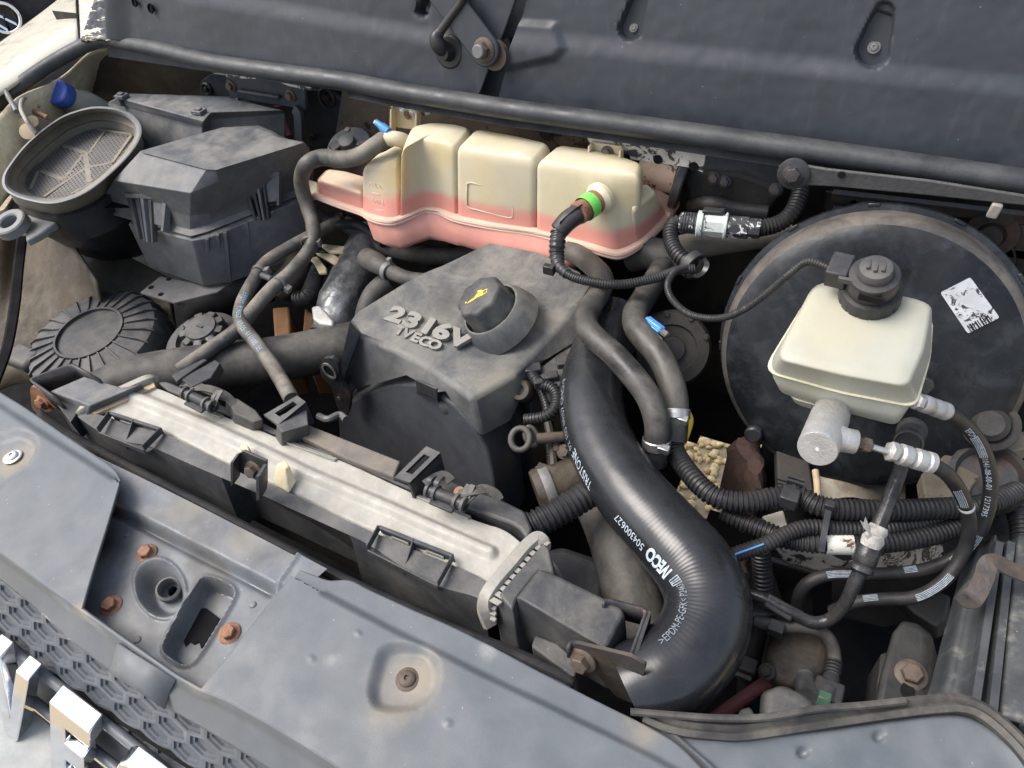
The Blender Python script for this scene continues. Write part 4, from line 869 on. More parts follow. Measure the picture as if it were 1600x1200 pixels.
# steel hoop bracket standing behind the fuse box
sb_ = thing('hoop_bracket', 'black painted steel hoop bracket with two nuts and flaked paint, behind the fuse box', 'bracket', P(420, 200, 0))
yk = P(415, 150, .10).y
def q_(u, v): return PY(u, v, yk)
mb = MB(); mb.prism([q_(352, 117), (q_(372, 118)), q_(470, 132), q_(476, 138), q_(478, 172), q_(455, 168), q_(360, 153), q_(354, 136)], Vector((0, .006, 0))); mb.build('crossbar', 'hoop', sb_, bevel=.0015)
mb = MB(); mb.bar(q_(376, 140) + Vector((0, -.004, 0)), q_(440, 150) + Vector((0, -.004, 0)), .006, .009, Vector((0, -1, 0))); mb.build('pressed_rib', 'hoop', sb_, bevel=.002)
mb = MB(); mb.prism([q_(354, 116), q_(398, 120), q_(400, 123), q_(376, 122), q_(354, 119)], Vector((0, -.001, 0))); mb.build('flaked_edge', 'chipped', sb_); mb = MB(); mb.prism([q_(440, 129), q_(488, 137), q_(488, 141), q_(470, 138), q_(452, 134)], Vector((0, -.001, 0))); mb.build('flaked_edge', 'chipped', sb_)
for (u, v) in ((362, 134), (455, 149)): bolt(q_(u, v) + Vector((0, -.001, 0)), Vector((0, -1, .1)), .010, sb_, 'oldbolt', 'nut')
for path in (((373, 154, -.004), (376, 160, -.012), (382, 182, -.02), (388, 206, -.02)), ((463, 168, -.004), (470, 176, -.006), (474, 205, -.01), (478, 240, -.012))):
    mb = MB(); pts = [q_(u, v) + Vector((0, c, 0)) for u, v, c in path]
    mb.sweep(pts, [(-.008, -.004), (.008, -.004), (.008, .004), (-.008, .004)], up=Vector((0, -1, .2))); mb.build('leg', 'hoop', sb_, bevel=.001)
bp_ = MB(); bp_.prism(rounded([PY(312, 128, .93), PY(330, 114, .93), PY(400, 122, .93), PY(520, 146, .93), PY(545, 165, .93), PY(545, 215, .93), PY(500, 235, .93), PY(400, 215, .93), PY(312, 150, .93)], .2), Vector((0, .01, 0)))
bpo = bp_.build('servo_plate', 'hoop', bevel=.003); tag(bpo, 'dark grey steel plate with bolts on the bulkhead behind the hoop bracket', 'plate')
for (u, v, r) in ((325, 138, .012), (512, 152, .018), (490, 215, .006)): 
    mb = MB(); c = PY(u, v, .929); mb.lathe(c, Vector((0, -1, .15)), [(r, 0), (r, .004), (r * .8, .006), (r * .72, .002), (r * .4, .002), (r * .36, .008), (r * .2, .009)], 24); mb.build('plate_bolt', 'metal', bpo)
# ------------------------------------------------------------------ coolant expansion tank
ZT0 = .03; ZT1 = .132
et = thing('expansion_tank', 'yellowed translucent coolant tank with pink coolant in its lower half', 'expansion tank', P(770, 360, -.02))
def shift(p, z): return Vector((p.x, p.y, z))
def level_mat():                                # the coolant shows through the wall up to its surface
    m_ = M['tank'].copy(); m_.name = 'tank_plastic_over_coolant'; t_ = m_.node_tree; b_ = t_.nodes['Principled BSDF']; l0 = b_.inputs['Base Color'].links[0].from_socket
    g_ = t_.nodes.new('ShaderNodeNewGeometry'); sx_ = t_.nodes.new('ShaderNodeSeparateXYZ'); t_.links.new(g_.outputs['Position'], sx_.inputs[0])
    n_ = t_.nodes.new('ShaderNodeTexNoise'); n_.inputs['Scale'].default_value = 25; t_.links.new(g_.outputs['Position'], n_.inputs['Vector'])
    ma = t_.nodes.new('ShaderNodeMath'); ma.operation = 'MULTIPLY_ADD'; t_.links.new(n_.outputs['Fac'], ma.inputs[0]); ma.inputs[1].default_value = .008; t_.links.new(sx_.outputs[2], ma.inputs[2])
    r_ = t_.nodes.new('ShaderNodeMapRange'); r_.interpolation_type = 'SMOOTHSTEP'; t_.links.new(ma.outputs[0], r_.inputs[0]); r_.inputs[1].default_value = ZT0 + .024; r_.inputs[2].default_value = ZT0 + .041
    x_ = t_.nodes.new('ShaderNodeMix'); x_.data_type = 'RGBA'; t_.links.new(r_.outputs[0], x_.inputs[0]); x_.inputs[6].default_value = (.60, .27, .215, 1); t_.links.new(l0, x_.inputs[7]); t_.links.new(x_.outputs[2], b_.inputs['Base Color'])
    return m_
M['tanklevel'] = level_mat()
def chamber(sf, tf, tb, zt, zb=ZT0, zl=ZT0 + .029, name='chamber', rc=.16, lo=None):
    """sf: front corners at the seam, tf: front corners of the top, tb: back corners of the top (all left to right)"""
    S = [P(u, v, zb) for u, v in sf]; Tq = [P(u, v, zt) for u, v in tf]; B = [P(u, v, zt) for u, v in tb]
    lowr = S + [shift(p, zb) for p in B[::-1]]; topr = Tq + B[::-1]
    c = sum(topr, V0) / len(topr)
    def ring(z, k=1.0):
        f = (z - zb) / (zt - zb); q = [a.lerp(b, f) for a, b in zip(lowr, topr)]; q = [Vector((p.x, p.y, z)) for p in q]
        cc = sum(q, V0) / len(q); q = [cc + (p - cc) * k for p in q]; return rounded(q, rc, 4)
    mb = MB(); mb.loft([ring(zb), ring(zb + (zl - zb) * .5), ring(zl)], False, False); mb.build('coolant_level', 'tanklevel', et)
    mb = MB(); H = zt - zl; hs = [ring(zl)] + [ring(zl + H * f, 1) for f in (.3, .6, .8)]
    for a in (20, 45, 65, 80): hs.append(ring(zt - .013 + .013 * math.sin(R(a)), 1 - .16 * (1 - math.cos(R(a)))))
    hs.append(ring(zt + .001, .45)); hs.append(ring(zt + .0012, .1)); mb.loft(hs, False, True); return mb.build(name, 'tanklevel', et, ang=60)
chamber([(712, 341), (773, 353), (836, 362)], [(711, 229), (773, 241), (836, 250)], [(740, 199), (800, 209), (862, 223)], ZT1)
chamber([(835, 362), (900, 379), (962, 396), (1000, 380)], [(836, 251), (890, 261), (950, 270), (1000, 275)], [(868, 224), (923, 231), (965, 240), (1006, 254)], ZT1 - .002)
chamber([(622, 344), (640, 337), (663, 327), (687, 329), (714, 341)], [(625, 236), (638, 224), (655, 217), (684, 222), (713, 229)], [(640, 196), (670, 190), (690, 190), (715, 192), (738, 198)], ZT1 + .002, rc=.3)
chamber([(565, 331), (578, 339), (600, 344), (626, 345)], [(565, 262), (577, 258), (600, 256), (622, 250)], [(590, 240), (605, 234), (620, 225), (640, 214)], ZT1 - .034, rc=.25)
chamber([(494, 304), (530, 319), (570, 332)], [(494, 281), (530, 292), (568, 303)], [(510, 262), (540, 266), (575, 276)], ZT0 + .030, name='side_chamber', zl=ZT0 + .018, rc=.2)
chamber([(990, 386), (1020, 362), (1046, 332)], [(985, 330), (1012, 312), (1026, 300)], [(985, 290), (1000, 288), (1012, 286)], ZT0 + .058, name='side_chamber', zl=ZT0 + .034, rc=.3)
# moulded seam flange and the pink lower shell
SE = [(494, 305), (530, 319), (565, 331), (578, 339), (596, 345), (616, 346), (638, 338), (663, 328), (687, 330), (714, 342), (773, 354), (836, 363), (900, 380), (950, 396), (972, 397), (1000, 381), (1025, 358), (1046, 334), (1056, 318)]
mb = MB(); mb.sweep(pl(ZT0, *SE), [(-.004, -.005), (.004, -.005), (.0055, -.002), (.004, .000), (.0055, .002), (.004, .005), (-.004, .005)], k=6); mb.build('seam', 'tankseam', et)
BK = [(1048, 308), (1030, 296), (1000, 290), (900, 268), (800, 254), (700, 236), (600, 244), (520, 268)]
mb = MB(); mb.loft([pl(ZT0 - .004, *SE, *BK), pl(ZT0 + .004, *SE, *BK)]); mb.build('seam_flange', 'tankseam', et)
LS = [(570, 335), (590, 343), (612, 345), (640, 337), (665, 329), (690, 332), (714, 343), (722, 345), (773, 356), (832, 364), (842, 366), (890, 378), (930, 390), (955, 384), (985, 360), (1000, 330)]
mbl = MB(); bs = [(584, 374), (600, 382), (626, 390), (650, 381), (672, 374), (694, 377), (713, 383), (722, 384), (773, 400), (830, 414), (842, 416), (882, 426), (910, 416), (934, 392), (955, 364), (962, 332)]
bk = [(960, 300), (860, 280), (760, 262), (660, 250), (600, 262), (570, 290)]
def midp(a, b, f): return [(x + (p - x) * f, y + (q - y) * f) for (x, y), (p, q) in zip(a, b)]
zl_ = ZT0 - .044
mbl.loft([pl(ZT0, *LS, *bk), pl(ZT0 - .015, *midp(LS, bs, .42), *bk), pl(ZT0 - .032, *midp(LS, bs, .86), *bk), pl(zl_ + .002, *midp(LS, bs, 1.0), *bk), pl(zl_ - .002, *[(u * .8 + 150, v * .7 + 100) for u, v in midp(LS, bs, 1)], *[(u * .8 + 150, v * .7 + 100) for u, v in bk])])
mbl.build('lower_shell', 'pink', et, ang=55)
fq = P(712, 341, ZT0); fn = (P(836, 362, ZT0) - fq).cross(P(711, 229, ZT1) - fq).normalized()
if fn.dot(CAM - fq) < 0: fn = -fn
mb = MB(); q = rounded([PN(u, v, fq, fn) + fn * .0022 for u, v in ((731, 283), (803, 300), (802, 341), (730, 323))], .14); mb.tube(q, .0010, 6, closed=True, k=2); mb.build('moulded_frame', 'tank', et)
fq2 = P(578, 339, ZT0); fn2 = Vector((-.1, -1, .1)).normalized()
for s_, (u, v) in (('MAX', (586, 290)), ('MIN', (591, 316))):
    c = PN(u, v, P(590, 343, ZT0 + .0) + Vector((0, -.0045, 0)), fn2); text_on(s_, .012, c, PN(u + 10, v + 2.5, P(590, 343, ZT0) + Vector((0, -.0045, 0)), fn2) - c, Z1, extrude=.0006).build('level_mark', 'tankseam', et)
    mb = MB(); c2 = PN(u + 1, v + 13, P(590, 343, ZT0) + Vector((0, -.0045, 0)), fn2); mb.box(c2, X1 * .006, Y1 * .0007, Z1 * .0012); mb.build('level_line', 'tankseam', et)
# ears, screws, filler elbow
def ear(u0, v0, u1, v1, w0, nm, y):
    mb = MB(); a = PY(u0, v0, y); b = PY(u1, v1, y); mb.prism([a, b, PY(u1 - 2, v1 + w0, y), PY(u0 + 2, v0 + w0, y)], Vector((0, .004, 0)))
    for (u, v) in ((u0, v0), (u1, v1)): mb.prism([PY(u, v, y), PY(u + 3, v, y), PY(u + 3, v + w0 + 6, y), PY(u - 1, v + w0 + 8, y)], Vector((0, -.012, 0)))
    return mb.build(nm, 'tank', et, bevel=.0012)
ye = P(690, 190, ZT1).y + .006
ear(616, 165, 655, 170, 34, 'mounting_ear', ye)
for (u, v, mt, r) in ((627, 173, 'steel', .0055), (644, 176, 'steel', .0055), (637, 180, 'rust', .006)): screw(PY(u, v, ye - .001), Vector((0, -1, .2)), r, et, mt)
mb = MB(); mb.prism([PY(606, 159, ye + .006), PY(668, 168, ye + .006), PY(672, 178, ye + .006), PY(655, 184, ye + .006), PY(612, 170, ye + .006)], Vector((0, .003, 0))); mb.build('rusty_tab', 'chipped', et)
ye2 = P(960, 238, ZT1).y + .004
ear(924, 222, 972, 229, 26, 'mounting_ear', ye2); bolt(PY(949, 238, ye2 - .001), Vector((0, -1, .25)), .0085, et, 'oldbolt', 'bolt')
cb = MB(); cb.prism([PY(914, 210, ye2 + .0045), PY(1103, 238, ye2 + .0045), PY(1098, 270, ye2 + .0045), PY(1076, 262, ye2 + .0045), PY(975, 248, ye2 + .0045), PY(920, 222, ye2 + .0045)], Vector((0, .003, 0)))
tag(cb.build('tank_bracket_plate', 'chipped', bevel=.0008), 'flaking white painted steel plate behind the right end of the coolant tank', 'bracket')
for (u, v, r) in ((979, 246, .005), (1028, 249, .006), (1084, 260, .006)):
    mb = MB(); mb.lathe(PY(u, v, ye2 + .0043), Vector((0, -1, 0)), [(r, 0), (r, .0008)], 18); mb.build('hole', 'void', bpy.data.objects['tank_bracket_plate'])
zsp = ZT1 - .01
mb = MB(); mb.tube(pz((640, 226, zsp - .02), (625, 218, zsp), (604, 216, zsp + .002)), .0105, 16); mb.build('outlet_spout', 'tank', et)
mb = MB(); mb.prism(pz((461, 285, .035), (480, 279, .038), (496, 284, .038), (496, 300, .03), (484, 304, .03), (464, 306, .03)), Z1 * -.012); mb.build('hose_holder', 'tank', et, bevel=.002)
# level sensor in the front of the right chamber
sn = thing('level_sensor', 'rusty threaded sensor with a bright green band screwed into the coolant tank front', 'sensor', P(920, 325, .03))
fq3 = P(836, 362, ZT0); fn3 = (P(962, 396, ZT0) - fq3).cross(P(836, 251, ZT1) - fq3).normalized(); fn3 = fn3 if fn3.dot(CAM - fq3) > 0 else -fn3
s0 = PN(937, 310, fq3, fn3); s1 = PN(903, 334, fq3 + fn3 * .040, fn3); sa = (s1 - s0).normalized(); sl_ = (s1 - s0).length
mb = MB(); mb.lathe(s0 - sa * .004, sa, [(.020, 0), (.020, .006), (.0175, .009), (.015, .012)], 30); mb.build('port_collar', 'tank', et)
mb = MB(); mb.lathe(s0, sa, [(.0152, 0), (.0152, sl_ * .26), (.0135, sl_ * .28), (.0135, sl_ * .8), (.014, sl_ * .82), (.014, sl_), (.010, sl_ + .002)], 28); mb.build('body', 'rust', sn)
mb = MB(); mb.lathe(s0, sa, [(.0156, sl_ * .36), (.0158, sl_ * .38), (.0158, sl_ * .70), (.0156, sl_ * .72)], 30, cap=False); mb.build('green_band', 'green', sn)
s2 = P(872, 362, s1.z - .012); 
mb = MB(); mb.tube([s1, s1.lerp(s2, .5) + Z1 * .003, s2], [.0125, .0125, .0115], 16); mb.box(s1.lerp(s2, .4) + Vector((.004, -.004, .012)), (s2 - s1).normalized() * .012, Vector((.5, .8, .2)).normalized() * .007, Z1 * .003); mb.build('plug', 'black', sn, bevel=.001)
mb = MB(); tape = [s2, P(871, 380, s1.z - .02), P(870, 398, s1.z - .03), P(874, 416, s1.z - .036), P(886, 428, s1.z - .038)]
mb.tube(tape, [.0095, .0105, .0095, .0075, .0065], 14, rib=.12, ribstep=.006); M['gloss'] = mat('glossy_black_tape', (.020, .020, .021), .16, dust=(.2, .19, .17), damt=.2, dscale=40, bump=.35, bscale=160); mb.build('taped_sleeve', 'gloss', sn)
def conduit(name, label, cat, pts, r, step=.0042, mt='conduit', rib=.14, group=None, parent=None, seg=12):
    mb = MB(); mb.tube(pts, r, seg, rib=rib, ribstep=step); o = mb.build(name, mt, parent)
    return tag(o, label, cat, group) if parent is None else o
z_ = s1.z - .038
conduit('sensor_wire', 'thin ribbed black conduit curving right from the green banded sensor', 'conduit', [P(886, 428, z_), P(905, 436, z_), P(950, 444, z_), P(985, 443, z_), P(1030, 433, z_), P(1060, 422, z_), P(1085, 420, z_)], .0058, .0030)
mb = MB(); mb.box(P(858, 421, z_), X1 * .007, Y1 * .004, Z1 * .006); mb.build('tape_tail', 'gloss', sn, bevel=.001)

# ------------------------------------------------------------------ hoses left of the engine
hs_ = thing('overflow_hose', 'black hose with a blue clamp from the left end of the coolant tank', 'hose', P(520, 250, .05))
mb = MB(); HA = pz((612, 212, zsp), (600, 218, zsp), (585, 228, zsp - .003), (562, 243, zsp - .01), (535, 249, zsp - .014), (503, 246, zsp - .014), (480, 256, zsp - .018), (471, 277, .07), (473, 298, .045), (481, 324, .02), (489, 352, 0), (486, 385, -.02), (456, 424, -.03), (425, 451, -.035), (395, 485, -.04), (371, 515, -.045), (324, 549, -.05), (280, 580, -.055))
mb.tube(HA, [.0118] * 6 + [.0112] * 5 + [.0105] * 7, 16, k=10); mb.build('hose_body', 'dustyhose', hs_)
c = P(607, 214, zsp); ax = (P(598, 219, zsp) - P(614, 211, zsp)).normalized()
mb = MB(); mb.lathe(c - ax * .005, ax, [(.0128, 0), (.0132, .001), (.0132, .009), (.0128, .010)], 24, cap=False); mb.build('clamp_band', 'bluesteel', hs_)
mb = MB(); d_ = Vector((-.55, -.1, .4)).normalized(); mb.lathe(c + Vector((.004, -.004, .012)), Vector((-.9, .1, .45)), [(.0062, -.002), (.0065, .010), (.005, .0105), (.0045, .02), (.003, .021)], 12); mb.build('clamp_screw', 'bluesteel', hs_)
mb = MB(); mb.lathe(c + Vector((.004, -.004, .012)) + Vector((-.9, .1, .45)).normalized() * .011, Vector((-.9, .1, .45)), [(.0045, 0), (.0045, .011), (.003, .012)], 6); mb.build('clamp_nut', 'steel', hs_)
pr_ = thing('vacuum_hose', 'long thin black hose with pale blue print running down to the radiator', 'hose', P(420, 500, -.06))
HB = pz((530, 345, -.03), (490, 366, -.03), (449, 388, -.03), (415, 411, -.032), (395, 441, -.035), (378, 475, -.038), (376, 503, -.038), (396, 531, -.038), (422, 566, -.036), (442, 599, -.032), (456, 624, -.028))
mb = MB(); mb.tube(HB, .0098, 16, k=10); mb.build('hose_body', 'dustyhose', pr_)
def hose_text(path, s, size, f0, ang, material, parent, r, name='printed_text', flip=False, bold=0., k=10, space=1.05, xs=1.):
    """wrap a line of print round a hose: f0 start place along the hose in metres, ang where round it (from camera-facing, radians)"""
    q = catmull(path, k); q, L_ = resample(q, .002); fr = frames(q); vs, fs = text_mesh(s, size, bold=bold, space=space, cuts=.0035); x0 = min(v.x for v in vs)
    out = []
    for v in vs:
        d = f0 + ((v.x - x0) * xs) * (-1 if flip else 1); i = min(max(d / L_ * (len(q) - 1), 0), len(q) - 1.001); a = int(i); t = i - a
        rv_ = r(d / L_) if callable(r) else r
        p = q[a].lerp(q[a + 1], t); tan = fr[a][0].lerp(fr[a + 1][0], t).normalized()
        nv = (CAM - p); nv = (nv - tan * nv.dot(tan)).normalized(); bv = tan.cross(nv); th = ang + (v.y / rv_) * (1 if flip else -1)
        rad = rv_ + .0006
        out.append(p + (nv * math.cos(th) + bv * math.sin(th)) * rad)
    mb = MB(); mb.add(out, fs); return mb.build(name, material, parent, fix=False, smooth=False)
hose_text(HB, 'EPDM  P.9057  17-25  111/100  3E', .0100, .215, .1, 'blueprint', pr_, .0098, flip=False)
def cabletie(parent, p, tan, r, head=None, mt='black'):
    mb = MB(); tan = tan.normalized(); mb.lathe(p - tan * .0025, tan, [(r + .0006, 0), (r + .0016, .0004), (r + .0016, .0046), (r + .0006, .005)], 20, cap=False)
    hv = head or Vector((.6, -.6, .5)); hv = (hv - tan * hv.dot(tan)).normalized(); mb.box(p + hv * (r + .004), tan * .0045, tan.cross(hv) * .005, hv * .004); return mb.build('cable_tie', mt, parent)
cabletie(pr_, P(405, 425, -.033), P(395, 441, -.033) - P(415, 411, -.033), .0102, Vector((.9, -.5, .1)), 'greymetal'); cabletie(hs_, P(437, 443, -.033), P(425, 451, -.033) - P(456, 424, -.033), .0107, Vector((.6, -.9, -.3)), 'greymetal'); cabletie(hs_, P(483, 380, -.018), P(470, 405, -.02) - P(487, 370, -.018), .011, Vector((1, -.3, 0)), 'greymetal')
mb = MB(); mb.tube(pz((410, 430, -.03), (424, 436, -.03)), .005, 10, rib=.2, ribstep=.003); mb.build('tie_spacer', 'greymetal', pr_)

# ------------------------------------------------------------------ engine cover
ec = thing('engine_cover', 'dusty dark grey plastic engine cover with raised 2.3 16V lettering', 'engine cover', P(720, 560, -.1))
EQ = Vector((-.573, .511, -.07)); EE = Vector((.202, -.047, 0)).normalized(); EN = EE.cross(Vector((0, .16, 1))).normalized()   # sloping front of the engine
def ef(u, v, d=0): return PN(u, v, EQ + Y1 * d, EN)
V = [(532, 613, -.085), (531, 572, -.062), (547, 503, -.030), (560, 487, -.018), (591, 468, -.008), (635, 441, .0), (669, 424, .004), (690, 416, .006), (765, 380, .010), (840, 395, .010),
     (905, 425, .004), (921, 447, -.002), (900, 480, -.006), (806, 586, -.018), (737, 623, -.022), (716, 606, -.020), (669, 573, -.020), (615, 546, -.020), (559, 523, -.026), (750, 682, -.080),
     (797, 657, -.072), (841, 569, -.030), (908, 528, -.026), (682, 613, -.062), (635, 586, -.062), (600, 596, -.070), (712, 636, -.055), (696, 611, -.048), (722, 642, -.060), (735, 660, -.07)]
for k_ in (0, 19, 23, 24, 25, 26, 27, 28, 29): V[k_] = [ef(V[k_][0], V[k_][1])]
mb = pmesh(V, [[2, 3, 4, 5, 6, 7, 8, 9, 10, 11, 12, 13, 14, 15, 16, 17, 18], [0, 1, 2, 18], [0, 18, 17, 25], [25, 17, 24], [17, 16, 24], [24, 16, 23], [16, 15, 27, 23], [15, 14, 26, 27], [14, 28, 26], [14, 29, 28], [14, 19, 29], [19, 14, 13, 20], [20, 13, 21], [13, 12, 22, 21]])
mb.build('shell', 'cover', ec, bevel=.008, seg=5, fix=True, solid=0, ang=50)
# raised pad under the lettering, neck of the oil filler
def cz(u, v): return -.020 + .034 * max(0, min(1, side(u, v, (737, 623), (559, 523)) * -1 * -1 / -190)) if False else None
A_, B_, C_ = P(560, 524, -.024), P(737, 623, -.021), P(635, 441, 0)
TN = (B_ - A_).cross(C_ - A_).normalized(); TN = TN if TN.z > 0 else -TN
def tp(u, v, d=0): return PN(u, v, A_, TN) + TN * d
xr_ = tp(735, 537) - tp(610, 497); yr_ = tp(630, 470) - tp(600, 520)
def wide(ch, size, c, f, **k):
    vs, fs = text_mesh(ch, size, **k); xd = xr_.normalized(); n = TN; yd = n.cross(xd); mb = MB(); mb.add([c + xd * v.x * f + yd * v.y + n * v.z for v in vs], fs); return mb
for ch, u, v, sz in (('2', 620, 495, .032), ('.', 634, 505, .034), ('3', 645, 504, .032), ('1', 670, 513, .032), ('6', 692, 521, .032), ('V', 720, 532, .033)):
    wide(ch, sz, tp(u, v, .0012), 1.55, extrude=.0028, bold=.0017).build('raised_letter', 'badge', ec)
for ch, (u, v) in zip('IVECO', ((626, 519), (638, 524), (651, 530), (665, 536), (680, 541))):
    wide(ch, .0185, tp(u, v, .0010), 1.35, extrude=.0026, bold=.0008).build('raised_letter', 'badge', ec)
ob = tp(776, 492, -.004); ot = tp(749, 461, .030); oa = (TN * .9 + Vector((-.30, -.05, 0))).normalized()
ob = tp(777, 494, -.002)
mb = MB(); mb.lathe(ob, oa, [(.052, -.012), (.047, .004), (.042, .014), (.0395, .017), (.037, .017), (.036, .008), (.036, .0)], 40, cap=True); mb.build('filler_neck', 'cover', ec, ang=50)
mb = MB(); mb.loft([[tp(u, v, -.004) for u, v in ((735, 525), (760, 540), (800, 535), (838, 480), (826, 455), (800, 440), (760, 470))], [tp(u, v, .008) for u, v in ((752, 515), (770, 522), (797, 516), (818, 478), (812, 462), (798, 455), (772, 478))]]); mb.build('neck_fairing', 'cover', ec, bevel=.004, seg=3)
oc_ = thing('oil_filler_cap', 'black fluted oil filler cap marked with a yellow oil can', 'oil cap', ob)
fl8 = []
def flut(r, h, dep=.1):
    m3 = rot_to(oa, Vector((1, 0, .2))); return [ob + m3 @ Vector((math.cos(2 * math.pi * j / 64) * r * (1 - dep * .5 * (1 + math.cos(8 * 2 * math.pi * j / 64)) * .5), math.sin(2 * math.pi * j / 64) * r * (1 - dep * .5 * (1 + math.cos(8 * 2 * math.pi * j / 64)) * .5), h)) for j in range(64)]
mb = MB(); mb.loft([flut(.034, .006, 0), flut(.034, .013, .05), flut(.0335, .016, .2), flut(.0325, .040, .2), flut(.0305, .0435, .2), flut(.028, .0445, .2), flut(.018, .0447, .1)]); mb.build('cap_body', 'blackdust', oc_, ang=50)
mb = MB(); mb.lathe(ob, oa, [(.0355, .003), (.0355, .010), (.0345, .012)], 40, cap=False); mb.build('sealing_ring', 'void', oc_)
tc = ob + oa * .0449; xo = (tp(700, 480) - tp(650, 460)); xo = (xo - oa * xo.dot(oa)).normalized(); xo = (Matrix.Rotation(R(28), 3, oa) @ xo); yo = oa.cross(xo)
can = [(-.010, -.005), (.006, -.005), (.009, .004), (.004, .005), (.0035, .007), (-.002, .007), (-.0025, .005), (-.008, .003), (-.0165, -.004), (-.018, -.002), (-.019, -.004), (-.016, -.007)]
sc2 = 1.0
mb = MB(); mb.prism([tc + xo * a * sc2 + yo * b * sc2 for a, b in [(-.013, -.008), (-.004, -.003), (.001, .0045), (.008, .0045), (.009, -.0035), (.001, -.004), (-.004, -.0065), (-.013, -.0095)]], oa * .0004)
mb.build('oil_can_mark', 'yellow', oc_)
mb = MB(); mb.tube([tc + xo * a + yo * b for a, b in ((.008, .004), (.0135, .0045), (.0135, -.001), (.0085, -.0025))], .0007, 6, smooth=False); mb.build('oil_can_handle', 'yellow', oc_)
mb = MB(); mb.prism([tc + xo * a + yo * b for a, b in ((-.0165, -.0055), (-.0150, -.0062), (-.0148, -.0080), (-.0162, -.0085), (-.0172, -.0072))], oa * .0004); mb.build('oil_drop_mark', 'yellow', oc_)
mb = MB(); mb.prism([tc + xo * a + yo * b for a, b in ((-.001, .0046), (.005, .0046), (.005, .0066), (-.001, .0066))], oa * .0004); mb.build('oil_can_lid', 'yellow', oc_)

# ------------------------------------------------------------------ timing cover and block
tcv = thing('timing_cover', 'smooth black rounded timing cover standing below the engine cover', 'timing cover', P(650, 720, -.15))
yt = P(632, 601, -.072).y + .004
fr_ = [(529, 670), (527, 648), (531, 636), (555, 624), (591, 607), (620, 600), (648, 601), (684, 614), (712, 636), (735, 662), (760, 704), (770, 735), (776, 775), (778, 850), (700, 880), (600, 850), (535, 780)]
mb = MB(); f3 = [ef(u, v, .007) for u, v in fr_]; cc = sum(f3, V0) / len(f3)
mb.loft([[cc + (p - cc) * .985 for p in f3], [p + Vector((0, .003, 0)) for p in f3], [p + Vector((0, .05, 0)) for p in f3], [p + Vector((0, .16, 0)) for p in f3]]); M['timing'] = mat('timing_cover_plastic', (.060, .064, .073), .40, dust=(.16, .15, .13), damt=.3, dscale=9, top=.95, bump=.08, bscale=500, specks=.4); mb.build('shell', 'timing', tcv, bevel=.003)
mb = MB(); mb.prism([ef(649, 594, -.001), ef(682, 608, -.001), ef(684, 626, -.001), ef(651, 612, -.001)], Vector((0, .010, 0))); mb.build('spring_clip', 'black', tcv, bevel=.0008)
mb = MB(); mb.prism([ef(652, 612, .0), ef(684, 626, .0), ef(684, 629, .0), ef(650, 615, .0)], Vector((0, .006, -.002))); mb.build('clip_lip', 'black', tcv)
mb = MB(); mb.lathe(ef(704, 630, .020), Vector((0, -1, .2)), [(.010, 0), (.010, .012), (.007, .014)], 20); mb.build('boss', 'cover', tcv)
mb = MB(); mb.prism([PY(776, 650, yt + .012), PY(800, 640, yt + .012), PY(830, 700, yt + .012), PY(832, 790, yt + .012), PY(778, 820, yt + .012)], Vector((0, .1, 0))); mb.build('side_cover', 'black', tcv, bevel=.004)
eb = thing('engine_block', 'grimy dark engine block below the plastic covers', 'engine', P(760, 640, -.4))
bx0, bx1 = PY(540, 650, yt).x + .01, PY(772, 700, yt).x - .01
mb = MB(); mb.box(Vector(((bx0 + bx1) / 2, yt + .20, -.30)), X1 * (bx1 - bx0) / 2, Y1 * .17, Z1 * .20)
mb.build('block', 'dark', eb)
mb = MB(); mb.loft([pl(-.04, (800, 560), (905, 500), (912, 535), (830, 600)), pl(-.10, (806, 620), (912, 560), (916, 590), (830, 660))]); mb.build('rocker_cover_side', 'blackdust', eb, bevel=.003)
# ------------------------------------------------------------------ big charge-air hose
ch = thing('charge_air_hose', 'fat black rubber hose with printed lettering sweeping down across the middle of the bay', 'hose', P(1090, 940, -.05))
HZ = -.012
HP = pz((958, 500, -.010), (944, 540, -.008), (927, 590, -.008), (925, 640, -.010), (942, 700, -.012), (984, 769, -.012), (1040, 833, -.012), (1083, 884, -.012), (1104, 930, -.013), (1102, 975, -.015), (1080, 1018, -.018), (1040, 1052, -.022), (985, 1080, -.03))
HR = .0365
q, HL_ = resample(catmull(HP, 12), .0008); frm = frames(q); rings = []
for i, (p, (t, n, b)) in enumerate(zip(q, frm)):
    f = i / (len(q) - 1); wdw = sstep(.52, .64, f) * sstep(.99, .80, f); ring = []
    base = HR * (.99 + .055 * sstep(.55, .85, f)); d = i * .0008
    for j in range(48):
        a = 2 * math.pi * j / 48; amp = wdw * (.55 + .45 * noise.noise(Vector((d * 30, j * .13, 0))))
        rad = base + .00008 * amp * math.sin(2 * math.pi * d / .0042 + 3.2 * noise.noise(Vector((d * 30, math.cos(a) * 2.5, math.sin(a) * 2.5)))) + .00025 * noise.noise(Vector((d * 60, math.cos(a) * 1.5, math.sin(a) * 1.5)))
        ring.append(p + (n * math.cos(a) + b * math.sin(a)) * rad)
    rings.append(ring)
mb = MB(); mb.loft(rings); mb.build('hose_body', 'hose', ch, fix=False)
def HRf(f): return HR * (.99 + .055 * sstep(.55, .85, f))
M['dimprint'] = mat('faded_print', (.20, .23, .26), .6, dust=(.04, .042, .046), damt=.7, dscale=150, bump=0); M['hoseprint'] = mat('worn_pale_print', (.42, .48, .54), .6, dust=(.06, .065, .07), damt=.6, dscale=150, bump=0)
def along(u, v):                                    # place along the hose nearest a pixel
    return min(range(len(q)), key=lambda i: (proj(q[i])[0] - u) ** 2 + (proj(q[i])[1] - v) ** 2) * .0008
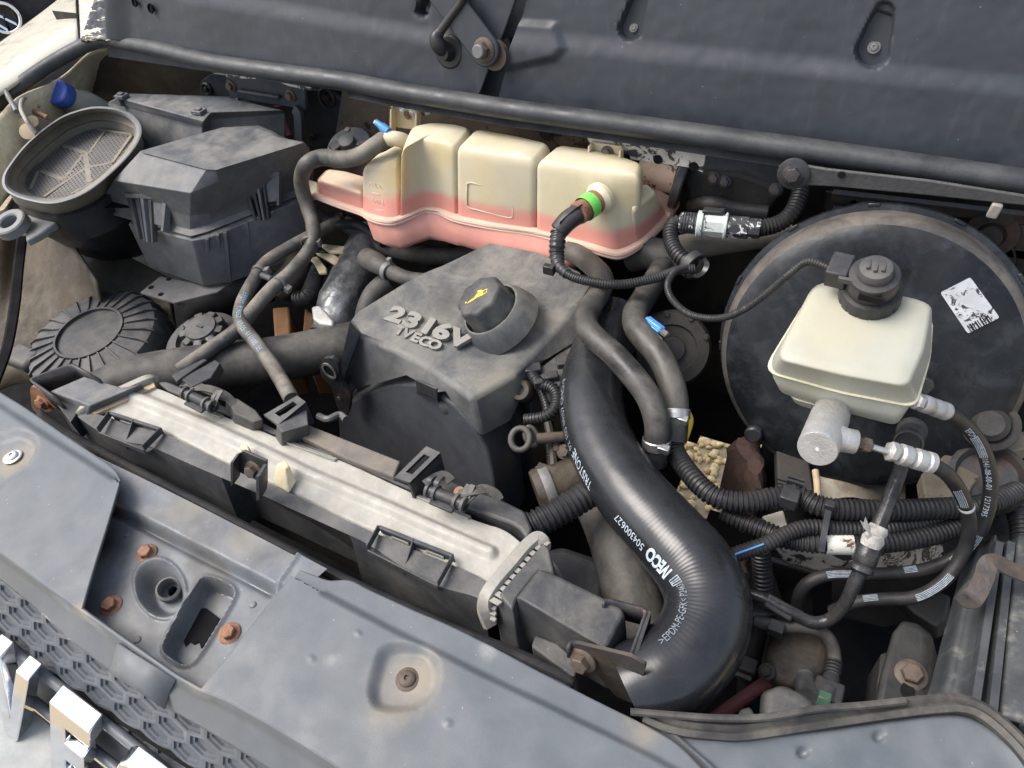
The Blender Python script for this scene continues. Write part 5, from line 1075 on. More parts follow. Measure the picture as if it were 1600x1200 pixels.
def htext(s, size, start, end, ang, bold=0, mt='hoseprint'):
    d0 = along(*start); d1 = along(*end); vs, fs = text_mesh(s, size, bold=bold); L0 = max(v.x for v in vs) - min(v.x for v in vs)
    return hose_text(HP, s, size, d0, ang, mt, ch, HRf, flip=True, bold=bold, k=12, space=1.0, xs=abs(d1 - d0) / L0)
htext('TRISTONE', .0155, (958, 760), (905, 722), .92)
htext('02 103 09/07 GNO-3', .0095, (905, 716), (880, 610), 1.02, mt='dimprint')
htext('504300627', .0115, (1042, 850), (993, 805), .72)
htext('IVECO', .0185, (1064, 914), (1040, 862), .66, bold=.0009)
htext('>EPDM-PE-GFK< P2463', .0105, (1030, 1018), (1068, 940), .58, mt='dimprint')
mb = MB(); i_ = int(along(1068, 930) / .0008)
sq = []
for (a, b) in ((-.006, -.005), (.006, -.005), (.006, .005), (-.006, .005), (-.006, -.005), (-.002, -.005), (-.002, .005), (-.002, 0), (.002, 0), (.002, .005), (.002, -.005)):
    k_ = i_ + int(a / .0008); p = q[k_]; t = frm[k_][0]; nv = CAM - p; nv = (nv - t * nv.dot(t)).normalized(); bv = t.cross(nv); th = .62 + b / HR
    sq.append(p + (nv * math.cos(th) + bv * math.sin(th)) * (HRf(k_ / len(q)) + .0002))
mb.tube(sq, .0005, 5, smooth=False); mb.build('maker_mark', 'hoseprint', ch)
# ------------------------------------------------------------------ coolant hoses
h1 = thing('heater_hose', 'dusty black coolant hose crossing over the top of the fat hose', 'hose', P(950, 550, .0))
mb = MB(); H1 = pz((890, 392, .02), (912, 404, .03), (936, 426, .04), (942, 442, .045), (932, 465, .045), (918, 487, .046), (916, 508, .048), (930, 528, .050), (957, 552, .048), (990, 588, .040), (1014, 622, .030), (1026, 658, .016), (1026, 690, -.004), (1022, 722, -.03))
mb.tube(H1, .0134, 22, k=10); mb.build('hose_body', 'hosedust', h1)
h2 = thing('heater_hose', 'dusty black coolant hose behind its twin, with a blue clamp screw at its bend', 'hose', P(1020, 550, .0))
mb = MB(); H2 = pz((1046, 398, .00), (1035, 416, .01), (1022, 440, .02), (1004, 469, .026), (992, 490, .03), (994, 511, .03), (1008, 530, .030), (1030, 556, .026), (1044, 585, .02), (1053, 615, .012), (1055, 645, 0), (1052, 690, -.02))
mb.tube(H2, .0146, 22, k=10); mb.build('hose_body', 'hosedust', h2)
for (h, pts, r) in ((h1, H1, .0142), (h2, H2, .0154)):
    p = pts[-2]; t = (pts[-1] - pts[-3]).normalized(); mb = MB(); mb.lathe(p, t, [(r, -.004), (r + .0008, -.003), (r + .0008, .006), (r, .007)], 26, cap=False); mb.build('clamp_band', 'steel', h)
    mb = MB(); mb.box(p + Vector((.011, -.010, .004)), X1 * .006, Y1 * .004, Z1 * .004); mb.build('clamp_screw', 'steel', h, bevel=.001)
mb = MB(); a = P(1010, 500, .036); b = P(1034, 518, .034); d_ = (b - a).normalized(); sd_ = d_.cross(Z1).normalized(); mb.box((a + b) / 2, d_ * (b - a).length / 2, sd_ * .006, Z1 * .003); mb.box((a + b) / 2 + Z1 * .003, d_ * (b - a).length / 2, sd_ * .0022, Z1 * .002); mb.build('clamp_strap', 'bluesteel', h2, bevel=.001)
mb = MB(); mb.lathe(b, d_, [(.004, 0), (.004, .008), (.0025, .009)], 6); mb.build('clamp_nut', 'steel', h2)
yt_ = MB(); yt_.tube(pz((1066, 640, -.02), (1075, 655, -.025), (1070, 676, -.03), (1064, 690, -.03)), .006, 10); tag(yt_.build('oil_dipstick_handle', 'yellow'), 'small yellow plastic handle beside the lower ends of the coolant hoses', 'handle')
# alternator shaped casting behind the hoses
al = thing('pump_casting', 'grimy round pump casting half hidden behind the two coolant hoses', 'pump', P(1050, 540, -.1))
an = Vector((.25, -.7, .65)).normalized(); ac = P(1050, 545, -.03)
mb = MB(); mb.lathe(ac, an, [(.048, -.05), (.048, -.004), (.044, .002), (.030, .004), (.028, .001), (.016, .001), (.015, .006), (.004, .007)], 36); mb.build('body', 'dark', al)
for k in range(5):
    a = R(20 + k * 40); c = ac + rot_to(an) @ Vector((math.cos(a) * .042, math.sin(a) * .042, .001)); bolt(c, an, .005, al, 'dark')


# ------------------------------------------------------------------ brake booster
bs_ = thing('brake_booster', 'large round black brake servo with a dusty rim and a worn white sticker', 'brake booster', P(1350, 790, -.12))
bn_ = Vector((.02, -.90, .43)).normalized(); bc = PD(1350, 566, .775); BR_ = .1515
mb = MB(); mb.lathe(bc, bn_, [(.001, .006), (.05, .006), (.056, .0035), (.10, .003), (.128, .002), (.137, .0), (.1425, -.003)], 96, cap=False); mb.build('front_shell', 'booster', bs_)
mb = MB(); mb.lathe(bc, bn_, [(.1425, -.003), (.147, -.007), (.150, -.014), (.151, -.024), (.152, -.040), (.152, -.046)], 96, cap=False); mb.build('side_rim', 'boosterrim', bs_)
mb = MB(); mb.lathe(bc, bn_, [(.152, -.046), (.158, -.047), (.159, -.050), (.159, -.056), (.153, -.058), (.150, -.09), (.10, -.12)], 96, cap=False); mb.build('flange', 'booster', bs_)
m3 = rot_to(bn_)
for k in range(12):
    a = R(k * 30 + 12); c = bc + m3 @ Vector((math.cos(a) * .1575, math.sin(a) * .1575, -.0475)); t = m3 @ Vector((-math.sin(a), math.cos(a), 0)); rr_ = m3 @ Vector((math.cos(a), math.sin(a), 0))
    mb = MB(); mb.box(c, t * .006, rr_ * .002, bn_ * .002); mb.build('crimp_lug', 'booster', bs_, bevel=.001)
mb = MB(); kq = bc + bn_ * .0036; q4 = [PN(u, v, kq, bn_) + bn_ * .0004 for u, v in ((1469, 457), (1516, 433), (1562, 496), (1512, 521))]; mb.prism(rounded(q4, .06), bn_ * .0003); mb.build('sticker', 'sticker', bs_)
for k in range(9):
    mb = MB(); a0 = q4[3].lerp(q4[2], .1 + k * .08); up_ = (q4[0] - q4[3]); mb.prism([a0 + bn_ * .0005, a0 + (q4[2] - q4[3]) * (.03 + .02 * (k % 2)) + bn_ * .0005, a0 + (q4[2] - q4[3]) * (.03 + .02 * (k % 2)) + up_ * .16 + bn_ * .0005, a0 + up_ * .16 + bn_ * .0005], bn_ * .0001); mb.build('barcode_bar', 'void', bs_)
for (u, v) in ((1178, 676), (1443, 600)):
    mb = MB(); c = PN(u, v, kq, bn_); mb.lathe(c, bn_, [(.010, 0), (.010, .008), (.008, .010)], 8); mb.build('fixing_nut', 'metal', bs_)

# ------------------------------------------------------------------ brake fluid reservoir and master cylinder
rv = thing('brake_fluid_reservoir', 'cream translucent brake fluid reservoir with a moulded seam and black cap', 'reservoir', P(1320, 620, .1))
zR = .170; TNr = Vector((-.02, -.22, 1)).normalized(); rq = P(1330, 520, zR)
def rp(u, v, d=0.): return PN(u, v, rq - TNr * d, TNr)
lev = [(0.000, [(1283, 445), (1440, 474), (1406, 594), (1222, 556)], .12), (.0015, [(1276, 438), (1455, 471), (1418, 606), (1210, 562)], .10)]
T1 = [(1276, 437), (1457, 473), (1446, 545), (1419, 607), (1315, 588), (1210, 562)]
M1 = [(1268, 452), (1458, 488), (1456, 555), (1430, 630), (1315, 608), (1194, 576)]
S1_ = [(1266, 462), (1456, 498), (1452, 560), (1430, 636), (1315, 614), (1194, 580)]
L1_ = [(1270, 478), (1448, 512), (1440, 570), (1416, 650), (1315, 630), (1198, 592)]
L2_ = [(1275, 500), (1440, 530), (1426, 590), (1405, 666), (1318, 644), (1208, 610)]
def rr4(l, d, k=1.0, rc=.2):
    p = [rp(u, v, d) for u, v in l]; c = sum(p, V0) / len(p); return rounded([c + (x - c) * k for x in p], rc, 5)
mb = MB(); mb.loft([rr4(T1, -.001, .70), rr4(T1, -.0006, .92), rr4(T1, .0008, .97), rr4(T1, .0035, 1.0), rr4(T1, .009, 1.01), rr4(M1, .024, .985), rr4(S1_, .030, .985)], True, False); mb.build('upper_half', 'fluid', rv, ang=60)
mb = MB(); mb.loft([rr4(S1_, .0285, .97), rr4(S1_, .0285, 1.015), rr4(S1_, .0305, 1.025), rr4(S1_, .0325, 1.015), rr4(S1_, .0325, .97)], True, True); M['fluidseam'] = mat('reservoir_seam', (.66, .60, .42), .4, sss=.3, bump=.05); mb.build('seam', 'fluidseam', rv)
mb = MB(); mb.loft([rr4(S1_, .031, .985), rr4(L1_, .042, 1), rr4(L2_, .054, 1), rr4(L2_, .058, .96), rr4(L2_, .060, .85)], False, True); mb.build('lower_half', 'fluid', rv, ang=60)
mb = MB(); mb.loft([rr4([(1225, 604), (1280, 618), (1300, 640), (1240, 624)], .056), rr4([(1230, 612), (1280, 626), (1296, 648), (1245, 632)], .072)]); mb.build('foot', 'fluid', rv, bevel=.002)
c0 = rp(1358, 466, 0); cax = (TNr + Vector((-.03, -.06, 0))).normalized(); pxm = px(c0)
cp = thing('reservoir_cap', 'black ridged screw cap with a level switch plug on the brake fluid reservoir', 'cap', c0)
nrib = 40
mb = MB()
def crown(r, h, a=.03): return [c0 + rot_to(cax) @ Vector((math.cos(2 * math.pi * j / 96) * r * (1 - a * (j % 6 < 1)), math.sin(2 * math.pi * j / 96) * r * (1 - a * (j % 6 < 1)), h)) for j in range(96)]
r0 = 45 * pxm
mb.loft([crown(r0 * .96, -.003, 0), crown(r0, 0), crown(r0, .013), crown(r0 * .95, .015, 0), crown(r0 * .8, .0155, 0)]); mb.build('screw_ring', 'black', cp, ang=30)
mb = MB(); mb.lathe(c0, cax, [(r0 * .80, .015), (r0 * .82, .017), (r0 * .82, .030), (r0 * .78, .0325), (r0 * .56, .0335)], 48); mb.build('switch_body', 'black', cp)
mb = MB(); mb.lathe(c0, cax, [(r0 * .56, .033), (r0 * .56, .038), (r0 * .5, .0415), (r0 * .2, .043), (.001, .0432)], 40); 
mb.build('switch_button', 'blackdust', cp)
mc3 = rot_to(cax)
for k in (-1, 0, 1):
    b_ = MB(); b_.box(c0 + cax * .0425 + X1 * (k * .0055) + Y1 * .001, X1 * .0014, Vector((0, .008 - abs(k) * .002, 0)), cax * .0016); b_.build('button_rib', 'blackdust', cp, bevel=.0005)
pa = PN(1300, 420, c0 + cax * .024, cax); pb = PN(1352, 432, c0 + cax * .024, cax)
mb = MB(); mb.bar(pb, pa, .019, .013, cax); mb.build('plug', 'black', cp, bevel=.002); mb = MB(); mb.bar(pa.lerp(pb, -.1), pa.lerp(pb, .55), .024, .019, cax); mb.build('plug_shell', 'black', cp, bevel=.0015)
mb = MB(); mb.box(pa.lerp(pb, .5) + Vector((0, -.014, .002)), (pb - pa).normalized() * .006, Vector((0, .002, 0)), cax * .003); mb.build('plug_catch', 'blackdust', cp, bevel=.0006)
mb = MB(); mb.box(pa.lerp(pb, 1.35) + Vector((0, -.022, -.004)), (pb - pa).normalized() * .010, Vector((0, .0012, 0)), cax * .004); mb.build('plug_catch', 'void', cp, bevel=.0006)
sw = [pa + Vector((-.002, 0, 0)), PD(1262, 409, .63), PD(1232, 429, .64), PD(1199, 457, .655), PD(1161, 484, .67), PD(1124, 497, .69), PD(1080, 492, .71), PD(1052, 470, .73), PD(1043, 446, .74), PD(1054, 424, .75), PD(1072, 417, .76)]
conduit('level_switch_wire', 'thin ribbed black conduit looping left from the brake fluid cap', 'conduit', sw, .0036, .0024)
mcx = thing('master_cylinder', 'bare cast aluminium brake master cylinder below the cream reservoir', 'master cylinder', P(1290, 700, .05))
e0 = PD(1277, 702, .585); e1 = PD(1312, 612, .66); ea = (e0 - e1).normalized(); er = 31 * px(e0); el = (e0 - e1).length
mb = MB(); mb.lathe(e1, ea, [(er * .95, 0), (er * .95, el * .45), (er, el * .47), (er, el - .002), (er * .95, el), (er * .5, el), (er * .1, el)], 40); mb.build('barrel', 'cast', mcx)
mb = MB(); mb.lathe(e0, ea, [(er * .10, 0), (er * .10, .0004)], 16); mb.build('centre_mark', 'white', mcx)
p0_ = e0.lerp(e1, .22); p1_ = PD(1338, 691, dep(p0_) - .004); pa_ = (p1_ - p0_).normalized(); pl_ = (p1_ - p0_).length; pr0 = 19 * px(p1_)
mb = MB(); mb.lathe(p0_, pa_, [(pr0 * 1.25, 0), (pr0 * 1.15, pl_ * .5), (pr0 * 1.0, pl_ * .7), (pr0, pl_ - .001), (pr0 * .93, pl_), (pr0 * .3, pl_)], 32); mb.build('outlet_boss', 'cast', mcx)
f0 = p1_; f1 = PD(1352, 695, dep(p1_)); f2 = PD(1394, 708, dep(p1_)); 
mb = MB(); mb.lathe(f0, (f1 - f0).normalized(), [(.0048, 0), (.0048, .005), (.0060, .005), (.0060, .011), (.0045, .0125), (.0028, .013)], 6); mb.build('union_nut', 'oldbolt', mcx)
mb = MB(); mb.tube([f0.lerp(f1, .6), f1, f2], .0027, 10, smooth=False); mb.build('steel_pipe', 'steel', mcx)
def fitting(a, b, r, parent, name='hose_fitting'):
    d = (b - a).normalized(); L = (b - a).length; mb = MB()
    mb.lathe(a, d, [(r * .7, 0), (r * .95, .001), (r * .95, L * .14), (r * .65, L * .16), (r * .65, L * .24)], 6); mb.lathe(a, d, [(r * .8, L * .22), (r, L * .27), (r, L * .45), (r * .78, L * .5), (r * .78, L * .55), (r, L * .6), (r, L * .78), (r * .8, L * .82), (r * 1.02, L * .87), (r * 1.02, L * .99), (r * .8, L)], 24); return mb.build(name, 'cast', parent)
b1 = thing('brake_hose', 'black brake hose looping down from the master cylinder union with pale stripes', 'brake hose', P(1510, 830, -.06))
dd_ = dep(p1_)
fa = PD(1388, 704, dd_); fb_ = PD(1456, 724, dd_ + .006); fitting(fa, fb_, .0088, b1)
B1p = [fb_.lerp(fa, .15), PD(1478, 739, .61), PD(1498, 765, .63), PD(1511, 795, .65), PD(1514, 830, .665), PD(1504, 866, .675), PD(1482, 900, .68), PD(1455, 922, .685), PD(1425, 934, .69), PD(1384, 936, .70), PD(1340, 941, .71), PD(1300, 955, .73)]
mb = MB(); mb.tube(B1p, .0062, 16, k=10); mb.build('hose_body', 'rubber', b1)
b2 = thing('brake_hose', 'outer black brake hose curving from the reservoir outlet down the right side', 'brake hose', P(1545, 760, -.06))
ga_ = PD(1428, 625, .60); gb_ = PD(1478, 643, .62); fitting(ga_, gb_, .0075, b2)
B2p = [gb_.lerp(ga_, .15), PD(1500, 658, .63), PD(1527, 686, .645), PD(1543, 722, .66), PD(1548, 765, .67), PD(1539, 810, .68), PD(1520, 848, .69), PD(1490, 872, .70), PD(1448, 889, .705), PD(1398, 896, .71), PD(1347, 897, .715), PD(1296, 898, .72), PD(1264, 910, .725), PD(1249, 930, .735), PD(1245, 960, .75)]
mb = MB(); mb.tube(B2p, .0064, 16, k=10); mb.build('hose_body', 'rubber', b2)
for path, h, r in ((B1p, b1, .0062), (B2p, b2, .0064)):
    qq, L_ = resample(catmull(path, 10), .002); ff = frames(qq)
    for (d0, d1, am) in ((.05, .085, .3), (.17, .21, -.2), (.24, .255, .4), (.29, .325, 0)):
        for lane in range(5):
            pts = []
            for i in range(int(d0 / .002), min(int(d1 / .002), len(qq) - 1)):
                p = qq[i]; t = ff[i][0]; nv = CAM - p; nv = (nv - t * nv.dot(t)).normalized(); bv = t.cross(nv); th = am + (lane - 2) * .22; pts.append(p + (nv * math.cos(th) + bv * math.sin(th)) * (r + .0001))
            if len(pts) > 2: mb = MB(); mb.tube(pts, .0004, 5, smooth=False); mb.build('pale_stripe', 'hoseprint', h)
hose_text(B2p, 'EPDM 05-08-18   1041-08-00-01   1217395', .0062, .035, .25, 'hoseprint', b2, .0064, flip=False, k=10); hose_text(B2p, '10 MM 01-09   SAE J1401 HL', .0058, .40, .1, 'hoseprint', b2, .0064, flip=False, k=10)
mb = MB(); i_ = int(.088 / .002); qq, L_ = resample(catmull(B1p, 10), .002); ff = frames(qq); mb.lathe(qq[i_], ff[i_][0], [(.0064, 0), (.0066, .0005), (.0066, .004), (.0064, .0045)], 20, cap=False); mb.build('white_ring', 'white', b1)
# clutch line: cup, hose with taped joint
cl = thing('clutch_hose', 'glossy black hose hanging from a cup below the booster, wrapped with torn white tape', 'hose', P(1360, 850, -.08))
cu = PD(1420, 690, .70); cn = (CAM - cu).normalized() * .8 + Vector((0, -.3, -.2)); cn.normalize(); rc_ = 19 * px(cu)
mb = MB(); mb.lathe(cu, cn, [(rc_ * 1.2, -.03), (rc_ * 1.2, -.024), (rc_ * .95, -.022), (rc_ * .9, -.006), (rc_ * 1.1, -.004), (rc_ * 1.15, .004), (rc_ * 1.0, .006), (rc_ * .85, .002), (rc_ * .3, .001)], 30); mb.build('cup', 'rubberdust', cl)
CLp = [PD(1414, 700, .69), PD(1408, 729, .67), PD(1391, 776, .66), PD(1370, 830, .655), PD(1354, 870, .655), PD(1337, 908, .66), PD(1318, 946, .67), PD(1296, 968, .68), PD(1268, 972, .685), PD(1236, 956, .69), PD(1195, 936, .70), PD(1160, 925, .71)]
mb = MB(); mb.tube(CLp, [.0062, .0062, .0066, .0066, .0066, .006, .006, .006, .0058, .0058, .0056], 16, k=10); mb.build('hose_body', 'gloss', cl)
mb = MB(); a_ = PD(1374, 822, .653); b_ = PD(1358, 856, .653); tp_ = [a_.lerp(b_, k / 5) + Vector((noise.noise(Vector((k, 1, 2))) * .001, 0, 0)) for k in range(6)]; mb.tube(tp_, [.0074, .0092, .0078, .0098, .0090, .008], 16); M['tapewhite'] = mat('dirty_white_tape', (.50, .48, .43), .6, dust=(.06, .055, .05), damt=.75, dscale=60, bump=.8, bscale=180); mb.build('torn_tape', 'tapewhite', cl)
for (u, v, w_) in ((1350, 826, 1), (1356, 846, .7)):
    mb = MB(); mb.prism([PD(u, v, .648), PD(u - 6, v - 12, .645), PD(u - 1, v - 8, .645), PD(u + 2, v - 18, .644), PD(u + 8, v - 2, .648), PD(u + 8, v + 6, .65)], Vector((0, .001, 0))); mb.build('tape_flap', 'tapewhite', cl)
mb = MB(); mb.lathe(PD(1352, 872, .655), (CLp[4] - CLp[3]).normalized(), [(.009, -.012), (.0105, -.010), (.0105, .004), (.009, .006), (.011, .008), (.011, .012), (.008, .014)], 14); mb.build('joint', 'gloss', cl)

# ------------------------------------------------------------------ corrugated wiring conduits on the right
G_ = 'corrugated conduits at the right of the bay'
conduit('wiring_conduit', 'thickest corrugated black conduit, running from the hose ends to the right edge', 'conduit', pz((1052, 690, -.03), (1058, 712, -.025), (1085, 749, -.02), (1117, 776, -.02), (1161, 784, -.02), (1215, 777, -.02), (1250, 777, -.02), (1278, 790, -.02), (1313, 796, -.02), (1397, 797, -.022), (1482, 794, -.026), (1532, 790, -.03), (1590, 768, -.04)), .0108, .0046, group=G_, seg=16)
conduit('wiring_conduit', 'corrugated conduit with a dirty white label, lowest of the bundle', 'conduit', pz((1130, 800, -.045), (1151, 811, -.045), (1195, 829, -.045), (1230, 843, -.043), (1269, 848, -.04), (1330, 849, -.04), (1385, 848, -.04), (1448, 838, -.042), (1510, 816, -.046), (1560, 780, -.05)), .0100, .0044, group=G_, seg=16)
conduit('wiring_conduit', 'corrugated conduit with a blue stripe, emerging from behind the fat hose', 'conduit', pz((1120, 880, -.03), (1146, 868, -.03), (1195, 851, -.028), (1229, 834, -.027), (1262, 824, -.027), (1313, 826, -.03), (1381, 826, -.034), (1448, 815, -.04), (1510, 800, -.044)), .0078, .0040, group=G_, seg=14)
conduit('wiring_conduit', 'short corrugated conduit dropping straight down below the bundle', 'conduit', pz((1188, 858, -.06), (1190, 880, -.075), (1192, 905, -.09), (1192, 935, -.11)), .0100, .0046, group=G_, seg=14)
conduit('wiring_conduit', 'short fat corrugated conduit between the intercooler end and the fat hose', 'conduit', pz((822, 826, -.03), (850, 812, -.028), (890, 790, -.028), (930, 766, -.03), (960, 750, -.04)), .0150, .0062, group=G_, seg=18)
conduit('wiring_conduit', 'dim corrugated conduit vertical at the far right edge', 'conduit', [PD(1560, 770, .76), PD(1590, 800, .74), PD(1600, 860, .72), PD(1604, 920, .70)], .011, .0046, group=G_, seg=14)
conduit('wiring_conduit', 'dim corrugated conduit slanting up at the right edge behind the brake hoses', 'conduit', [PD(1530, 812, .77), PD(1560, 785, .77), PD(1610, 762, .77)], .011, .0046, group=G_, seg=14)
bs2 = MB(); bs2.tube([p + Vector((-.001, -.0045, .0068)) for p in catmull(pz((1148, 868, -.03), (1170, 860, -.029), (1195, 851, -.028)), 6)], .0010, 6); tag(bs2.build('identification_stripe', 'bluesteel'), 'thin blue stripe tape along the conduit behind the fat hose', 'stripe')
lb = thing('conduit_clip', 'black plastic clip holding the thickest conduit', 'clip', P(1234, 776, -.03)); c = P(1234, 777, -.02)
mb = MB(); mb.lathe(c, P(1250, 777, -.02) - P(1215, 777, -.02), [(.0115, -.006), (.0128, -.006), (.0128, .006), (.0115, .006)], 24, cap=False); mb.box(c + Vector((0, -.006, .006)), X1 * .0085, Y1 * .008, Z1 * .008); mb.build('clip_body', 'black', lb, bevel=.0012)
for k in (0, 1): mb = MB(); mb.box(c + Vector((.001, .014 + k * .005, .006)), X1 * .008, Y1 * .0014, Z1 * .003); mb.build('clip_rib', 'black', lb)
tn = thing('long_cable_tie', 'black cable tie strapped upright round the conduit bundle', 'cable tie', P(1290, 830, -.03))
mb = MB(); mb.sweep(pz((1297, 786, -.006), (1294, 800, -.010), (1290, 820, -.018), (1286, 845, -.026), (1284, 862, -.034)), [(-.0028, -.0006), (.0028, -.0006), (.0028, .0006), (-.0028, .0006)], up=Vector((0, -.6, .8))); mb.build('strap', 'black', tn)
mb = MB(); mb.box(P(1297, 789, -.004), X1 * .0045, Y1 * .004, Z1 * .003); mb.build('buckle', 'black', tn, bevel=.001)
wl = MB(); lc = pz((1288, 849, -.04), (1331, 850, -.04)); wl.lathe(lc[0], lc[1] - lc[0], [(.0104, 0), (.0104, (lc[1] - lc[0]).length)], 24, cap=False); M['label'] = mat('dirty_conduit_label', (.62, .60, .54), .6, chips=(.10, .06, .035), chamt=.55, chscale=50, bump=.05); tag(wl.build('conduit_label', 'label'), 'dirty white label wrapped round the lowest conduit of the bundle', 'label')
# ------------------------------------------------------------------ left side, low down
fl_ = thing('filter_lid', 'round dusty black lid with radial ribs at the left of the bay', 'filter lid', P(145, 540, -.2))
fc = P(142, 524, -.115); fn_ = Vector((.02, -.10, 1)).normalized(); fr0 = 107 * px(fc)
mb = MB(); mb.lathe(fc, fn_, [(fr0 * .99, -.12), (fr0 * 1.0, -.03), (fr0 * .98, -.014), (fr0 * .92, -.003), (fr0 * .84, 0), (fr0 * .52, .006), (fr0 * .50, .003), (fr0 * .48, .003), (fr0 * .1, .004)], 72); mb.build('lid', 'blackdust', fl_)
m3 = rot_to(fn_)
for k in range(26):
    a = 2 * math.pi * k / 26; d = m3 @ Vector((math.cos(a), math.sin(a), 0)); mb = MB()
    mb.sweep([fc + d * (fr0 * .52) + fn_ * .0065, fc + d * (fr0 * .84) + fn_ * .003, fc + d * (fr0 * .95) + fn_ * -.004, fc + d * (fr0 * 1.005) + fn_ * -.02, fc + d * (fr0 * 1.01) + fn_ * -.06], [(-.0016, -.003), (.0016, -.003), (.0012, .002), (-.0012, .002)], up=fn_, smooth=False); mb.build('radial_rib', 'blackdust', fl_)
mb = MB(); mb.lathe(fc, fn_, [(fr0 * .505, .002), (fr0 * .505, .0085), (fr0 * .475, .0085), (fr0 * .475, .002)], 48, cap=False); mb.build('raised_ring', 'blackdust', fl_)
mb = MB(); mb.box(P(40, 560, -.13), X1 * .03, Y1 * .02, Z1 * .012); mb.build('side_catch', 'blackdust', fl_, bevel=.008)
ps = thing('steering_reservoir', 'round black reservoir with a lobed screw cap beside the ribbed lid', 'reservoir', P(315, 530, -.2))
pc0 = P(315, 530, -.115); pn = Vector((.05, -.15, 1)).normalized(); pr1 = 60 * px(pc0)
mb = MB(); mb.lathe(pc0, pn, [(pr1 * .95, -.1), (pr1, -.02), (pr1 * .98, -.004), (pr1 * .85, .003), (pr1 * .66, .004), (pr1 * .62, -.004), (pr1 * .3, -.004)], 48); mb.build('body', 'blackdust', ps)
kc = P(317, 517, -.10); kr = 36 * px(kc); m3 = rot_to(pn)
def lobes(r, h, d_): return [kc + m3 @ Vector((math.cos(2 * math.pi * j / 72) * r * (1 - d_ * sstep(.1, .6, math.cos(9 * 2 * math.pi * j / 72))), math.sin(2 * math.pi * j / 72) * r * (1 - d_ * sstep(.1, .6, math.cos(9 * 2 * math.pi * j / 72))), h)) for j in range(72)]
mb = MB(); mb.loft([lobes(kr, -.02, .24), lobes(kr, .001, .24), lobes(kr * .95, .006, .24), lobes(kr * .7, .0075, .05), lobes(kr * .66, .010, 0), lobes(kr * .2, .011, 0)]); mb.build('lobed_cap', 'blackdust', ps, ang=50)
mb = MB(); mb.box(kc + pn * .011, X1 * .006, Y1 * .002, Z1 * .0015); mb.build('cap_mark', 'blackdust', ps)
ip = thing('intake_pipe', 'wide dusty black pipe running behind the intercooler to the engine', 'pipe', P(350, 570, -.2))
mb = MB(); mb.tube(pz((120, 640, -.10), (165, 612, -.09), (215, 592, -.088), (304, 577, -.09), (439, 560, -.095), (540, 540, -.10), (640, 520, -.12)), [.030, .033, .034, .034, .033, .033, .033], 26, k=10); mb.build('pipe_body', 'rubberdust', ip)
# heat shielded duct, pipes and crumpled foil between fuse box and engine
hd = thing('heat_shield_sleeve', 'glossy crumpled black and silver heat shield sleeve left of the engine cover', 'heat shield', P(540, 450, -.15))
M['foil'] = mat('crinkled_dark_foil', (.30, .31, .31), .34, metal=.7, dust=(.03, .03, .03), damt=.85, dscale=11, bump=.9, bscale=70, var=.4); M['foilbright'] = mat('crinkled_bright_foil', (.56, .56, .53), .36, metal=.6, dust=(.25, .24, .21), damt=.5, dscale=20, bump=.9, bscale=70)
sp_ = resample(catmull(pz((586, 370, -.08), (562, 410, -.09), (542, 450, -.10), (528, 485, -.11), (520, 520, -.13)), 8), .004)[0]; ff = frames(sp_); rings = []
for i, (p, (t, n, b)) in enumerate(zip(sp_, ff)):
    rings.append([p + (n * math.cos(a) + b * math.sin(a)) * (.034 + .003 * noise.noise(p * 60 + Vector((math.cos(a), math.sin(a), 0)) * 2.2)) for a in [2 * math.pi * j / 32 for j in range(32)]])
mb = MB(); mb.loft(rings); mb.build('sleeve', 'foil', hd)
mb = MB(); q5 = pl(-.066, (486, 478), (500, 476), (512, 488), (522, 500), (520, 507), (498, 504), (488, 497)); mb.prism(q5, Z1 * -.02); mb.build('bright_end', 'foilbright', hd, bevel=.004, seg=3)
rst = MB(); rst.prism(pl(-.12, (476, 480), (505, 500), (560, 515), (556, 540), (470, 545)), Z1 * -.1); M['orange'] = mat('orange_brown_rusty_steel', (.14, .07, .028), .6, dust=(.06, .034, .02), damt=.6, dscale=25, bump=.3); tag(rst.build('manifold_flange', 'orange', bevel=.003), 'orange brown rusty flange below the crumpled heat shield sleeve', 'flange')
rst = MB(); rst.prism(pl(-.13, (425, 480), (452, 478), (456, 545), (430, 550)), Z1 * -.1); tag(rst.build('rusty_post', 'orange', bevel=.004), 'dark orange rusty post in the shadow left of the heat shield', 'post')
for i, (lab, pts) in enumerate((('upper crumpled cream foil tag behind the thin hoses', ((498, 380), (540, 384), (536, 394), (514, 393))), ('middle crumpled cream foil tag behind the thin hoses', ((492, 394), (520, 396), (533, 404), (524, 413), (506, 402))), ('lower crumpled cream foil tag, nearest the heat shield', ((482, 402), (496, 400), (510, 418), (510, 425), (498, 426), (490, 410))))):
    mb = MB(); mb.prism(pl(-.06 - i * .006, *pts), Z1 * -.006); M.setdefault('creamfoil', mat('crumpled_cream_foil', (.50, .44, .30), .5, dust=(.28, .22, .13), damt=.5, bump=.4)); tag(mb.build('foil_tag', 'creamfoil', bevel=.002), lab, 'foil', 'crumpled foil tags')
bl_ = MB(); bl_.tube(pz((452, 370, -.09), (470, 400, -.09), (462, 430, -.10), (440, 450, -.12)), .026, 16); tag(bl_.build('turbo_elbow', 'grime'), 'grimy brown elbow half hidden behind the pair of thin hoses', 'elbow')
conduit('wiring_conduit', 'dim ribbed black conduit leaning beside the heat shield sleeve', 'conduit', pz((508, 400, -.085), (494, 430, -.09), (480, 462, -.095), (462, 468, -.10)), .013, .005)
bh = thing('breather_hose', 'short dusty hose with a grey spring clamp left of the coolant tank bottom', 'hose', P(610, 425, -.05))
